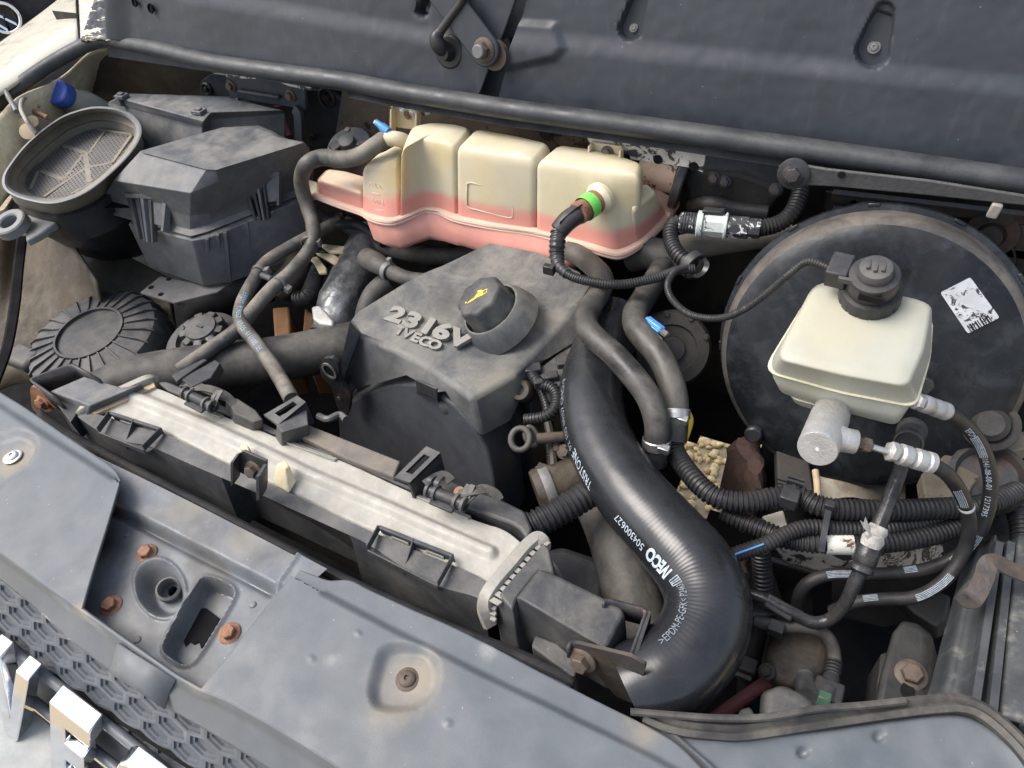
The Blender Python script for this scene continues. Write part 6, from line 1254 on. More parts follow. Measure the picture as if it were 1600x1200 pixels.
mb = MB(); mb.tube(pz((574, 404, -.04), (590, 412, -.03), (612, 425, -.028), (642, 436, -.03), (700, 440, -.03)), [.0165, .0155, .0115, .0105, .0105], 18); mb.build('hose_body', 'rubberdust', bh)
mb = MB(); c = P(607, 424, -.028); t_ = P(625, 431, -.028) - P(590, 412, -.03); mb.lathe(c, t_, [(.0125, -.005), (.0138, -.004), (.0138, .004), (.0125, .005)], 24, cap=False); mb.box(c + Vector((.003, .004, .015)), X1 * .003, Y1 * .003, Z1 * .006); mb.build('spring_clamp', 'greymetal', bh)
mb = MB(); mb.tube(pz((606, 440, -.06), (584, 460, -.07), (572, 490, -.09), (566, 530, -.12)), .016, 16); tag(mb.build('coolant_pipe', 'rubberdust'), 'dim dusty pipe curving down beside the left edge of the engine cover', 'pipe')
sv = thing('solenoid_valve', 'dark round valve with a small bolted bracket at the left end of the coolant tank', 'valve', P(545, 225, .05))
mb = MB(); mb.lathe(P(548, 232, .07), Vector((.1, -.4, 1)), [(.040, -.04), (.040, .0), (.034, .008), (.014, .012), (.012, .02), (.006, .022)], 32); mb.build('body', 'black', sv)
mb = MB(); mb.prism(pl(.082, (512, 226), (535, 208), (556, 205), (580, 218), (560, 226), (540, 222), (522, 234)), Z1 * -.005); mb.build('bracket', 'metal', sv, bevel=.001); bolt(P(545, 206, .085), Vector((0, -.4, 1)), .008, sv, 'oldbolt')
for nm, lab, pts, r, mt in (('wire', 'dull red cable hanging behind the hoop bracket', pz((434, 165, .07), (440, 185, .05), (452, 215, .03)), .007, 'redcable'), ('loom', 'dark cable loom passing under the fuse box clip towards the engine', pz((370, 430, -.10), (420, 400, -.08), (470, 370, -.07), (540, 340, -.05)), .012, 'conduit'), ('loom', 'thin dark loom beside the left end of the coolant tank', pz((495, 330, -.03), (520, 350, -.03), (560, 352, -.04), (600, 380, -.05)), .008, 'conduit'), ('loom', 'thick dark loom below the coolant tank', pz((540, 350, -.06), (600, 385, -.07), (680, 400, -.06), (760, 395, -.06)), .014, 'rubberdust')):
    mb = MB(); mb.tube(pts, r, 12); tag(mb.build(nm, mt), lab, nm)
# lifting eye, dipstick, small items at the engine front
le = MB(); yl = P(515, 590, -.09).y
pol = rounded([PY(u, v, yl) for u, v in ((499, 572), (506, 560), (518, 559), (528, 568), (532, 596), (548, 616), (546, 640), (541, 652), (528, 640), (517, 603), (502, 590))], .2); le.prism(pol, Vector((0, .006, 0))); leo = le.build('lifting_eye', 'metal', bevel=.001); tag(leo, 'black steel lifting eye with a round hole at the left of the timing cover', 'lifting eye')
mb = MB(); mb.lathe(PY(515, 579, yl - .001), Vector((0, -1, 0)), [(.0105, 0), (.0105, .0006)], 24, sx=.8); mb.build('eye_hole', 'void', leo)
mb = MB(); mb.lathe(PY(515, 579, yl - .001), Vector((0, -1, 0)), [(.0145, 0), (.0145, .002), (.0108, .002), (.0108, 0)], 24, sx=.8, cap=False); mb.build('eye_rim', 'greymetal', leo)
mb = MB(); mb.lathe(PY(530, 622, yl - .001), Vector((0, -1, 0)), [(.003, 0), (.003, .001)], 12); mb.build('rivet', 'greymetal', leo)
for (u, v, r) in ((505, 655, .008), (520, 662, .006), (512, 672, .01)):
    pass
lw_ = MB(); lw_.tube(pz((498, 650, -.07), (512, 655, -.065), (530, 648, -.07), (540, 655, -.07)), .0045, 8); tag(lw_.build('wire', 'greymetal'), 'frayed grey wire beside the lower left corner of the timing cover', 'wire')
dp = thing('dipstick_ring', 'dusty looped dipstick handle in front of the engine, with a rusty tube', 'dipstick', P(815, 685, -.06))
dc = P(813, 686, -.03); dv = (CAM - dc).normalized(); dvv = (dv + X1 * -.25).normalized(); m3 = rot_to(dvv); pxx = px(dc)
mb = MB(); mb.tube([dc + m3 @ Vector((math.cos(a) * 15 * pxx, math.sin(a) * 17 * pxx, 0)) for a in [2 * math.pi * j / 20 for j in range(20)]], 5 * pxx, 12, closed=True, k=3); mb.build('ring', 'rubberdust', dp)
d2 = P(830, 682, -.034); m3 = rot_to((dv + X1 * .35).normalized())
mb = MB(); mb.tube([d2 + m3 @ Vector((math.cos(a) * 9 * pxx, math.sin(a) * 15 * pxx, 0)) for a in [2 * math.pi * j / 20 for j in range(20)]], 4.5 * pxx, 12, closed=True, k=3); mb.lathe(d2, (dv + X1 * .35).normalized(), [(9 * pxx, -.001), (9 * pxx, .001)], 20, sx=1); mb.build('loop', 'rubberdust', dp)
mb = MB(); mb.tube(pz((838, 685, -.034), (860, 684, -.036), (884, 682, -.04)), .0062, 12); mb.build('guide_tube', 'oldbolt', dp)
rn = MB(); rn.lathe(P(814, 610, -.045), (CAM - P(814, 610, -.045)).normalized() + X1 * -.3, [(.0145, -.02), (.0145, .004), (.012, .008), (.0065, .008), (.006, .002), (.002, .002)], 24); tag(rn.build('rusty_plug', 'grime'), 'rusty round plug under the right edge of the engine cover', 'plug')
conduit('injector_loom', 'ribbed black conduit loop beside the rusty plug', 'conduit', pz((830, 582, -.03), (842, 598, -.03), (862, 606, -.03), (870, 620, -.032), (866, 640, -.036), (848, 652, -.04), (820, 656, -.045)), .0075, .004)
conduit('injector_loom', 'thin ribbed black conduit hanging straight down inside the loop of the thicker one', 'conduit', pz((836, 592, -.04), (850, 620, -.05), (858, 660, -.06), (862, 740, -.08)), .006, .004)
ij = thing('injector_plug', 'black plastic connectors along the right side of the rocker cover', 'connector', P(870, 570, -.06))
for (u, v, s_) in ((833, 578, .010), (862, 590, .008), (885, 566, .012), (842, 600, .006)):
    mb = MB(); mb.box(P(u, v, -.028), Vector((.8, .5, 0)).normalized() * s_, Vector((-.5, .8, 0)).normalized() * s_ * .7, Z1 * .006); mb.build('connector_body', 'black', ij, bevel=.0015)
mb = MB(); mb.loft([pl(-.030, (836, 580), (905, 525), (915, 560), (880, 600), (858, 606)), pl(-.06, (840, 610), (905, 560), (915, 590), (880, 640), (858, 640))]); mb.build('loom_tray', 'blackdust', ij, bevel=.003)
tc_ = thing('turbo_duct', 'short grimy duct with a pale clamp band at the right of the timing cover', 'duct', P(870, 760, -.1))
da, db = P(838, 772, -.075), P(912, 745, -.07); dd = db - da
mb = MB(); mb.lathe(da, dd, [(.026, 0), (.028, .004), (.028, dd.length * .35), (.026, dd.length * .4), (.026, dd.length)], 30); mb.build('duct', 'grime', tc_)
mb = MB(); mb.lathe(da, dd, [(.0285, dd.length * .16), (.0292, dd.length * .18), (.0292, dd.length * .34), (.0285, dd.length * .36)], 30, cap=False); mb.build('clamp_band', 'greymetal', tc_)
for nm, lab, uvz, r in (('bracket_bolt', 'small grimy bolt head right of the dipstick loop', (882, 706, -.05), .009), ('bracket_bolt', 'small dull bolt head above the grimy duct', (866, 730, -.06), .007), ('bracket_bolt', 'grimy bolt head beside the rusty dipstick tube end', (870, 700, -.05), .006)):
    o = bolt(P(*uvz), Vector((.1, -.6, .7)), r, None, 'oldbolt', nm); tag(o, lab, 'bolt', 'bolts at the engine front')
mb = MB(); mb.tube(pz((856, 660, -.04), (862, 690, -.05), (866, 740, -.06)), .005, 8); mb.box(P(858, 735, -.05), X1 * .014, Y1 * .004, Z1 * .003); tag(mb.build('stay_bracket', 'grime'), 'grimy bracket strip below the rusty dipstick tube', 'bracket')
lh = thing('lower_hose', 'dull black hose dropping behind the intercooler end tank under the fat hose', 'hose', P(980, 900, -.2))
mb = MB(); mb.tube(pz((925, 770, -.10), (945, 800, -.095), (962, 840, -.09), (980, 900, -.09), (994, 955, -.095), (1004, 1010, -.11)), .030, 22); mb.build('hose_body', 'rubberdust', lh)
fb2 = MB(); fb2.loft([pl(-.11, (836, 860), (880, 852), (935, 870), (950, 900), (940, 960), (880, 930), (860, 890)), pl(-.16, (836, 890), (880, 880), (935, 900), (960, 960), (940, 1010), (880, 980), (850, 930))]); tag(fb2.build('fan_cowl', 'black', bevel=.008, seg=3), 'dark plastic cowl in the shadow between end tank and fat hose', 'cowl')
# pieces on the rear edge of the intercooler
fs = thing('fan_shroud', 'dusty grey plastic fan shroud edge behind the intercooler with slotted brackets and cable clips', 'fan shroud', P(520, 700, -.1))
zf = -.010
mb = MB(); mb.prism(pl(zf - .006, (244, 596), (262, 596), (300, 612), (345, 632), (410, 660), (452, 680), (530, 712), (620, 750), (660, 766), (650, 770), (560, 729), (450, 687), (340, 642), (262, 610)), Z1 * -.03); mb.build('front_rail', 'blackdust', fs, bevel=.002)
M['brownplastic'] = mat('tan_dusted_plastic', (.12, .11, .095), .65, dust=(.24, .20, .15), damt=.7, dscale=14, bump=.15)
mb = MB(); mb.prism(pl(zf + .002, (452, 673), (474, 660), (560, 694), (626, 720), (615, 745), (540, 716)), Z1 * -.05); mb.build('rear_ledge', 'brownplastic', fs, bevel=.002)
mb = MB(); mb.prism(pl(zf, (640, 752), (672, 738), (700, 748), (740, 766), (775, 775), (820, 798), (832, 826), (824, 842), (812, 826), (800, 818), (745, 798), (690, 775)), Z1 * -.03); mb.build('end_ledge', 'blackdust', fs, bevel=.003)
def slotted(cor, drop, nm):
    mb = MB(); t = [P(*c) for c in cor]; A, B, C, D = t
    up_ = (B - A).normalized(); w_ = (D - A)
    # a plate with a long slot: two rails, two ends
    for f0, f1 in ((0, .28), (.72, 1)): mb.prism([A + w_ * f0, B.lerp(C, f0), B.lerp(C, f1), A + w_ * f1], Z1 * -.004)
    for f0, f1 in ((0, .22), (.80, 1)): mb.prism([(A + w_ * .28).lerp(B.lerp(C, .28), f0), (A + w_ * .28).lerp(B.lerp(C, .28), f1), (A + w_ * .72).lerp(B.lerp(C, .72), f1), (A + w_ * .72).lerp(B.lerp(C, .72), f0)], Z1 * -.004)
    mb.prism([A + w_ * 1.0, B.lerp(C, 1.0), B.lerp(C, 1.0) + Z1 * -drop, A + w_ + Z1 * -drop], w_.normalized() * -.003)
    mb.prism([B, C, C + Z1 * -drop, B + Z1 * -drop], up_ * -.003)
    return mb.build(nm, 'black', fs)
slotted(((616, 746, .010), (666, 697, .022), (688, 707, .022), (640, 754, .012)), .035, 'slotted_bracket')
slotted(((412, 648, .012), (464, 618, .022), (478, 628, .022), (434, 664, .012)), .035, 'slotted_bracket')
mb = MB(); mb.loft([pl(.012, (436, 650), (474, 630), (480, 640), (482, 664), (440, 676), (432, 664)), pl(-.02, (436, 672), (474, 652), (482, 660), (484, 690), (440, 700), (430, 686))]); mb.build('bracket_block', 'blackdust', fs, bevel=.0015)
mb = MB(); mb.prism(pl(.018, (268, 587), (274, 582), (318, 560), (324, 562), (284, 590), (276, 596)), Z1 * -.004); mb.prism(pl(.016, (282, 592), (336, 562), (344, 567), (330, 590), (300, 604)), Z1 * -.014); mb.build('rail_bracket', 'black', fs, bevel=.001)
def cable_clip(pts, nm):
    A, B = [P(*p) for p in pts]; d = (B - A); mb = MB(); mb.tube([A, A.lerp(B, .5), B], .0062, 12, smooth=False); o = mb.build(nm, 'black', fs)
    s_ = d.cross(Z1).normalized()
    mb = MB(); mb.box((A + B) / 2 + s_ * .008 + Z1 * -.004, d * .36, s_ * .004, Z1 * .0016); mb.build('clip_flap', 'black', o, bevel=.0008)
    for f in (-.05, .18, .82, 1.05):
        mb = MB(); mb.lathe(A.lerp(B, f), d, [(.0062, -.0015), (.0084, -.001), (.0084, .002), (.0062, .0025)], 14, cap=False); mb.build('clip_band', 'blackdust', o)
    for k, f in enumerate((-.12, .1, .95, 1.1)):
        mb = MB(); p = A.lerp(B, f); mb.sweep([p + s_ * -.002, p - s_ * .008 + Z1 * .006, p - s_ * .018 + Z1 * (.002 + .003 * k)], [(-.0025, -.0006), (.0025, -.0006), (.0025, .0006), (-.0025, .0006)]); mb.build('clip_tail', 'blackdust', o)
    return o
cable_clip(((292, 615, .008), (330, 634, .008)), 'cable_clip'); cable_clip(((672, 766, .010), (722, 787, .010)), 'cable_clip')
for i, pts in enumerate((((284, 600, .008), (300, 600, .014), (330, 612, .012), (360, 624, .006)), ((300, 606, .010), (325, 607, .016), (352, 618, .010), (372, 640, .0)), ((664, 756, .014), (690, 742, .012), (705, 752, .012)), ((724, 784, .012), (750, 764, .016), (772, 770, .012), (780, 782, .006)), ((716, 772, .014), (745, 766, .018), (762, 765, .014)))):
    mb = MB(); mb.sweep(pz(*pts), [(-.005, -.0006), (.005, -.0006), (.005, .0006), (-.005, .0006)]); mb.build('rubber_strip', 'rubberdust', fs)
mb = MB(); mb.loft([pl(.004, (352, 618), (372, 622), (400, 640), (412, 656), (396, 660), (366, 646)), pl(-.02, (352, 640), (372, 644), (400, 660), (412, 672), (396, 676), (366, 664))]); mb.build('plastic_flap', 'rubberdust', fs, bevel=.002)
mb = MB(); mb.lathe(P(719, 770, .008), Vector((0, -.5, 1)), [(.006, 0), (.006, .003), (.003, .004)], 14); mb.build('small_screw', 'rust', fs)

# ------------------------------------------------------------------ behind the coolant tank and servo
wm = thing('wiper_motor', 'matt black wiper motor casting in the shadow right of the coolant tank', 'motor', P(1130, 290, .03))
yw = P(1110, 270, .09).y
mb = MB(); f_ = [PY(u, v, yw) for u, v in ((1068, 268), (1100, 258), (1160, 262), (1222, 285), (1210, 318), (1180, 338), (1120, 330), (1078, 312))]; mb.loft([[p + Vector((0, -.01, 0)) for p in f_], f_, [p + Vector((0, .05, 0)) for p in f_]]); mb.build('gear_case', 'dark', wm, bevel=.008, seg=3)
mb = MB(); mb.tube([PY(1080, 322, yw - .012), PY(1110, 318, yw - .02), PY(1150, 326, yw - .014), PY(1200, 332, yw - .01)], .010, 12); mb.build('lower_rim', 'metal', wm)
for (u, v) in ((1116, 279), (1133, 284), (1212, 297)): bolt(PY(u, v, yw - .012), Vector((0, -1, .4)), .009, wm, 'metal')
cy = MB(); cy.lathe(PY(1060, 275, yw - .005), PY(1010, 262, yw - .005) - PY(1060, 275, yw - .005), [(.024, 0), (.024, .05)], 24); M['pinkrust'] = mat('flaking_cream_and_rust', (.50, .36, .26), .6, chips=(.06, .045, .04), chamt=.56, chscale=40, bump=.3); cy.build('motor_can', 'pinkrust', wm)
mb = MB(); mb.lathe(PY(1062, 285, yw - .01), Vector((-1, -.1, .2)), [(.033, -.006), (.035, -.004), (.035, .004), (.033, .006)], 28); mb.build('end_collar', 'metal', wm)
wl_ = thing('wiper_linkage', 'long grey steel wiper linkage bar with a large bolt under the seal at the right', 'linkage', P(1400, 290, .1))
yb2 = P(1300, 270, .135).y - .06
mb = MB(); mb.prism([PY(1216, 260, yb2), PY(1232, 254, yb2), PY(1290, 264, yb2), PY(1450, 282, yb2), PY(1640, 312, yb2), PY(1640, 326, yb2), PY(1450, 306, yb2), PY(1300, 292, yb2), PY(1250, 290, yb2), PY(1222, 284, yb2)], Vector((0, .004, 0))); M['linksteel'] = mat('grimy_grey_linkage_steel', (.055, .057, .06), .5, metal=.1, dust=(.13, .12, .10), damt=.5, dscale=30, bump=.4, bscale=160); mb.build('bar', 'linksteel', wl_, bevel=.0015)
bolt(PY(1240, 272, yb2 - .002), Vector((0, -1, .3)), .0125, wl_, 'metal'); mb = MB(); mb.lathe(PY(1240, 271, yb2 - .001), Vector((0, -1, .2)), [(.017, 0), (.017, .002), (.015, .003)], 28); mb.build('washer', 'metal', wl_)
mb = MB(); mb.lathe(PY(1315, 273, yb2 - .0005), Vector((0, -1, 0)), [(.004, 0), (.004, .001)], 12); mb.build('hole', 'void', wl_)
mb = MB(); mb.bar(PY(1560, 318, yb2), PY(1548, 340, yb2), .010, .006, Vector((0, -1, 0))); mb.build('ball_link', 'crimp', wl_, bevel=.002)
mb = MB(); mb.sweep([PD(1290, 352, .86), PD(1340, 322, .87), PD(1400, 316, .875), PD(1470, 322, .88), PD(1513, 328, .88)], [(-.003, -.002), (.003, -.002), (.003, .002), (-.003, .002)]); mb.build('link_rod', 'gloss', wl_)
pb_ = thing('pedal_box', 'black ribbed plastic bracket on the bulkhead behind the top right of the servo', 'bracket', P(1500, 340, 0))
yp = .86
for (u0, v0, u1, v1) in ((1300, 305, 1640, 345), (1300, 330, 1360, 338), (1520, 385, 1640, 400), (1560, 345, 1580, 410), (1330, 310, 1350, 345), (1420, 318, 1440, 350), (1590, 350, 1600, 420)):
    mb = MB(); mb.bar(PY(u0, v0, yp), PY(u1, v1, yp), .012, .010, Vector((0, -1, 0))); mb.build('rib', 'metal', pb_, bevel=.001)
mb = MB(); mb.lathe(PY(1548, 365, yp - .004), Vector((0, -1, .1)), [(.028, 0), (.028, .004), (.016, .005), (.012, .002), (.012, .012), (.004, .013)], 28); mb.build('bush', 'metal', pb_)
mb = MB(); mb.prism([PY(1290, 300, yp + .012), PY(1660, 345, yp + .012), PY(1660, 480, yp + .012), PY(1290, 420, yp + .012)], Vector((0, .004, 0))); mb.build('back_plate', 'dark', pb_)
for (u, v, r, lab) in ((1130, 255, .016, 'black bulkhead nut in the shadow above the wiper motor'), (855, 205, .014, 'black bulkhead nut behind the coolant tank'), (1505, 300, .012, 'black bulkhead nut below the linkage bar')):
    o = bolt(PY(u, v, .90), Vector((0, -1, .2)), r, None, 'metal', 'bulkhead_nut'); tag(o, lab, 'nut', 'bulkhead nuts')
# dirty bulkhead metal showing under the seal
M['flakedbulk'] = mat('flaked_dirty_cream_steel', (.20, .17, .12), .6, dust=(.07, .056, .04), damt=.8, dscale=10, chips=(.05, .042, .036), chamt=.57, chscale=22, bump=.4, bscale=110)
bs3 = MB(); sheet(bs3, [(535, 140), (640, 152), (760, 170), (860, 185), (930, 200)], [(525, 235), (640, 240), (760, 240), (860, 240), (930, 240)], lambda u, v, s, t: PY(u, v, .93), 40, 10, lambda u, v, s, t: .01 * math.sin(u * .05) * t, normal=Vector((0, -1, 0)))
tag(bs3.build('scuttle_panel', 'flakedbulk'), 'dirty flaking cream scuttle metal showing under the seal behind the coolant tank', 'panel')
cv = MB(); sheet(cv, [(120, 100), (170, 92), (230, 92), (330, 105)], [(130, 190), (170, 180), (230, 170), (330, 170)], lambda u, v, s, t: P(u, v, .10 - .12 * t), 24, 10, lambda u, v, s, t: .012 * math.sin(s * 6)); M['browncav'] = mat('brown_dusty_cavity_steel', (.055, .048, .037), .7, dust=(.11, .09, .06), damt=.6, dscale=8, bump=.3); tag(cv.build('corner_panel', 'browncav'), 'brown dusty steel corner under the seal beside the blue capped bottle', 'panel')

# connector in the top right
cn_ = thing('loom_connector', 'in line wiring connector flecked with white paint, right of the coolant tank', 'connector', P(1125, 352, .04))
ca, cb_ = P(1062, 347, .07), P(1188, 358, .07); cdv = cb_ - ca; cl_ = cdv.length
def cyl(f0, f1, r, nm, mt, seg=16, box=False):
    mb = MB(); mb.lathe(ca + cdv * f0, cdv, [(r * .92, 0), (r, .001), (r, cl_ * (f1 - f0) - .001), (r * .92, cl_ * (f1 - f0))], seg); return mb.build(nm, mt, cn_, ang=30)
M['fleck'] = mat('white_flecked_black_plastic', (.04, .04, .042), .5, chips=(.60, .62, .60), chamt=.56, chscale=70, bump=.2); M['palegrey'] = mat('pale_grey_green_plastic', (.44, .47, .44), .5, chips=(.06, .06, .06), chamt=.58, chscale=60, bump=.1)
cyl(0, .24, .0125, 'ribbed_end', 'fleck', 10); cyl(.22, .30, .0165, 'collar', 'palegrey'); cyl(.30, .58, .0145, 'shell', 'palegrey', 8); cyl(.56, .60, .0165, 'collar', 'palegrey'); cyl(.60, .86, .0135, 'shell', 'fleck', 8); cyl(.84, 1.0, .0125, 'ribbed_end', 'fleck', 10)
for k in range(6):
    mb = MB(); mb.lathe(ca + cdv * (.02 + k * .035), cdv, [(.0125, 0), (.0134, .0005), (.0134, .002), (.0125, .0025)], 16, cap=False); mb.build('grip_ring', 'fleck', cn_)
mb = MB(); mb.box(ca + cdv * .40 + Vector((0, .004, .0165)), cdv * .13, Y1 * .005, Z1 * .003); mb.build('latch', 'black', cn_, bevel=.001)
conduit('wiring_conduit', 'ribbed black conduit rising from the paint flecked connector to under the seal', 'conduit', [cb_ - cdv * .03, P(1215, 350, .072), P(1236, 334, .08), P(1247, 312, .09), P(1252, 292, .10)], .0105, .0046)
conduit('wiring_conduit', 'ribbed black conduit dropping from the left end of the paint flecked connector', 'conduit', [ca + cdv * .02, P(1051, 352, .068), P(1048, 374, .06), P(1060, 398, .055), P(1084, 416, .05)], .0098, .0044)
cu2 = thing('loom_clip', 'torn black clip gathering the ribbed conduits right of the coolant tank', 'clip', P(1085, 410, .045))
mb = MB(); c = P(1082, 414, .050); mb.lathe(c, Vector((.9, -.5, -.1)), [(.015, -.006), (.017, -.005), (.017, .005), (.015, .006)], 20, cap=False); mb.build('clip_ring', 'black', cu2)
mb = MB(); mb.sweep(pz((1080, 398, .06), (1094, 400, .06), (1104, 412, .056), (1100, 424, .05), (1090, 432, .048), (1084, 430, .048)), [(-.003, -.0006), (.003, -.0006), (.003, .0006), (-.003, .0006)]); mb.build('clip_strap', 'gloss', cu2)
gp_ = MB(); gp_.tube(pz((1050, 392, .02), (1085, 384, .022), (1130, 376, .025), (1180, 368, .03), (1230, 360, .03)), .0175, 18); M['greytape'] = mat('dusty_grey_taped_tube', (.13, .12, .105), .7, dust=(.2, .17, .13), damt=.6, dscale=16, bump=.3, bscale=120); tag(gp_.build('taped_tube', 'greytape'), 'dusty grey taped tube below the paint flecked connector', 'tube')
bpz = MB(); bpz.tube(pz((985, 400, .0), (1010, 395, .01), (1034, 402, .01), (1052, 416, .0)), .022, 16); tag(bpz.build('hose_union', 'rubberdust'), 'dark ribbed hose union under the right end of the coolant tank', 'union')

# ------------------------------------------------------------------ bottom right of the bay
gx = thing('steering_gearbox', 'grimy cast gearbox housing low in the bay beside the fat hose', 'gearbox', P(1240, 1020, -.3))
mb = MB(); mb.loft([pl(-.10, (1215, 985), (1250, 972), (1285, 980), (1298, 1010), (1290, 1050), (1240, 1075), (1205, 1060), (1200, 1020)), pl(-.13, (1205, 985), (1250, 968), (1292, 980), (1306, 1015), (1296, 1070), (1240, 1095), (1195, 1080), (1190, 1030)), pl(-.26, (1215, 1060), (1250, 1050), (1290, 1060), (1300, 1090), (1290, 1120), (1240, 1140), (1205, 1130), (1200, 1100))]); mb.build('housing', 'grime', gx, bevel=.008, seg=3)
bolt(P(1198, 1050, -.10), Vector((-.3, -.4, 1)), .008, gx, 'dark')
pu = thing('fuel_filter_head', 'smooth grey plastic housing at the bottom edge behind the rubber trim', 'housing', P(1230, 1090, -.1))
mb = MB(); mb.loft([pl(-.03, (1200, 1078), (1225, 1074), (1258, 1090), (1275, 1112), (1262, 1124), (1196, 1116)), pl(-.04, (1188, 1082), (1222, 1070), (1266, 1090), (1284, 1118), (1266, 1140), (1186, 1130)), pl(-.14, (1190, 1110), (1222, 1100), (1266, 1120), (1284, 1140), (1266, 1170), (1186, 1160))]); mb.build('body', 'blackdust', pu, bevel=.005, seg=3)
mb = MB(); mb.loft([pl(-.04, (1156, 1108), (1172, 1104), (1182, 1120), (1150, 1126)), pl(-.1, (1156, 1130), (1172, 1126), (1182, 1140), (1150, 1150))]); mb.build('side_boss', 'blackdust', pu, bevel=.002)
p1b, p2b = PD(1262, 1090, .66), PD(1254, 1044, .70); mb = MB(); mb.lathe(p1b, p2b - p1b, [(.010, 0), (.010, .02), (.0085, .021), (.0085, .026), (.010, .027), (.010, .033), (.008, .034), (.008, .045)], 18); mb.build('outlet', 'blackdust', pu)
qc = thing('quick_connector', 'black quick connector with a small green tab on a bent fuel pipe', 'connector', P(1292, 1080, -.1))
q1, q2 = PD(1288, 1100, .66), PD(1300, 1056, .68)
mb = MB(); mb.lathe(q1, q2 - q1, [(.0105, 0), (.0105, .014), (.0085, .016), (.0085, .024), (.0075, .03)], 18); mb.build('connector_body', 'black', qc)
mb = MB(); d_ = (q2 - q1).normalized(); mb.box(q1 + d_ * .008 + Vector((-.002, -.008, .007)), X1 * .0055, Vector((0, .004, .004)), d_ * .004); M['darkgreen'] = mat('dark_green_plastic', (.05, .11, .07), .5); mb.build('green_tab', 'darkgreen', qc, bevel=.001)
mb = MB(); mb.box(q1 + d_ * .008 + Vector((.0, -.003, .002)), X1 * .013, Vector((0, .008, .006)), d_ * .010); mb.build('connector_frame', 'black', qc, bevel=.002)
mb = MB(); mb.tube([q2, PD(1304, 1030, .69), PD(1299, 1004, .69), PD(1284, 988, .69), PD(1258, 980, .69), PD(1215, 978, .70), PD(1180, 970, .71)], .0062, 14); mb.build('bent_pipe', 'rubberdust', qc)
for k in range(4):
    mb = MB(); p = q2.lerp(PD(1304, 1030, .69), .1 + k * .2); mb.lathe(p, PD(1304, 1030, .69) - q2, [(.0062, 0), (.0078, .0008), (.0078, .0025), (.0062, .0033)], 16, cap=False); mb.build('grip_ring', 'black', qc)
rcb = MB(); rcb.tube([PD(1110, 1130, .68), PD(1135, 1110, .685), PD(1195, 1068, .70), PD(1240, 1046, .71)], .0065, 12); tag(rcb.build('battery_cable', 'redcable'), 'dull red battery cable running low behind the rubber trim', 'cable')
for nm, lab, pts, r, mt in (('pipe', 'dark steel pipe passing right from behind the fat hose', [PD(1150, 930, .73), PD(1180, 936, .73), PD(1215, 950, .73), PD(1250, 962, .74)], .0060, 'metal'),
                            ('pipe', 'thin black pipe curving behind the bottom conduit', pz((1165, 900, -.10), (1160, 880, -.11), (1175, 870, -.12), (1215, 878, -.12), (1260, 890, -.12), (1280, 896, -.12)), .0042, 'metal'),
                            ('loom', 'black taped loom beside the lower bend of the fat hose', [PD(1150, 962, .72), PD(1180, 960, .72), PD(1205, 956, .72)], .0115, 'gloss'),
                            ('loom', 'black cable hanging down between fat hose and gearbox', [PD(1190, 960, .74), PD(1180, 1000, .75), PD(1172, 1040, .76), PD(1165, 1080, .77)], .010, 'conduit')):
    mb = MB(); mb.tube(pts, r, 12); tag(mb.build(nm, mt), lab, nm)
bcn = thing('cable_plug', 'black cable plug hanging in the dark beside the fat hose bend', 'plug', PD(1165, 1045, .74))
mb = MB(); mb.box(PD(1163, 1042, .74), X1 * .012, Y1 * .008, Z1 * .010); mb.build('plug_body', 'black', bcn, bevel=.002); mb = MB(); mb.box(PD(1160, 1056, .735), X1 * .009, Y1 * .003, Z1 * .003); mb.build('plug_tab', 'blackdust', bcn, bevel=.001)
cj = thing('cable_joint', 'black plastic cable joint clipped above the bent fuel pipe', 'joint', PD(1215, 950, .70))
mb = MB(); mb.bar(PD(1196, 936, .70), PD(1240, 962, .69), .014, .012, Vector((0, -.5, .8))); mb.build('joint_body', 'black', cj, bevel=.002); mb = MB(); mb.box(PD(1212, 982, .69), X1 * .007, Y1 * .006, Z1 * .006); mb.build('clip', 'black', cj, bevel=.001)
# frame leg and bolt
M['oldsteel'] = mat('dusty_grey_frame_steel', (.018, .019, .020), .6, dust=(.046, .044, .040), damt=.7, dscale=12, bump=.4, bscale=120)
fg = thing('frame_leg', 'dusty grey chassis leg with a large bolt and a hole at the lower right', 'chassis leg', P(1420, 1060, -.2))
mb = MB(); mb.loft([pl(-.07, (1400, 985), (1412, 974), (1432, 978), (1448, 992), (1446, 1020), (1440, 1080), (1436, 1120), (1370, 1118), (1380, 1060)), pl(-.076, (1394, 990), (1410, 970), (1434, 974), (1458, 994), (1458, 1020), (1454, 1080), (1450, 1125), (1360, 1122), (1374, 1060)), pl(-.18, (1390, 1020), (1410, 1000), (1434, 1004), (1464, 1020), (1464, 1050), (1460, 1110), (1450, 1155), (1360, 1150), (1374, 1090))]); mb.build('leg', 'oldsteel', fg, bevel=.004)
bolt(P(1423, 1055, -.070), Vector((-.05, -.2, 1)), .0135, fg, 'oldbolt'); mb = MB(); mb.lathe(P(1418, 1079, -.0695), Vector((0, 0, 1)), [(.008, 0), (.008, .0006)], 20, sx=.7); mb.build('hole', 'void', fg)
mb = MB(); mb.prism(pl(-.10, (1376, 1022), (1386, 1018), (1384, 1060), (1372, 1110), (1366, 1110)), Z1 * -.05); mb.build('flange', 'oldsteel', fg, bevel=.002)
gb2 = MB(); gb2.loft([pl(-.13, (1400, 930), (1440, 915), (1485, 930), (1478, 965), (1462, 980), (1425, 955)), pl(-.17, (1400, 950), (1440, 935), (1485, 950), (1478, 990), (1462, 1000), (1425, 980))]); tag(gb2.build('gusset', 'oldsteel', bevel=.003), 'grimy steel gusset plate above the chassis leg', 'gusset')
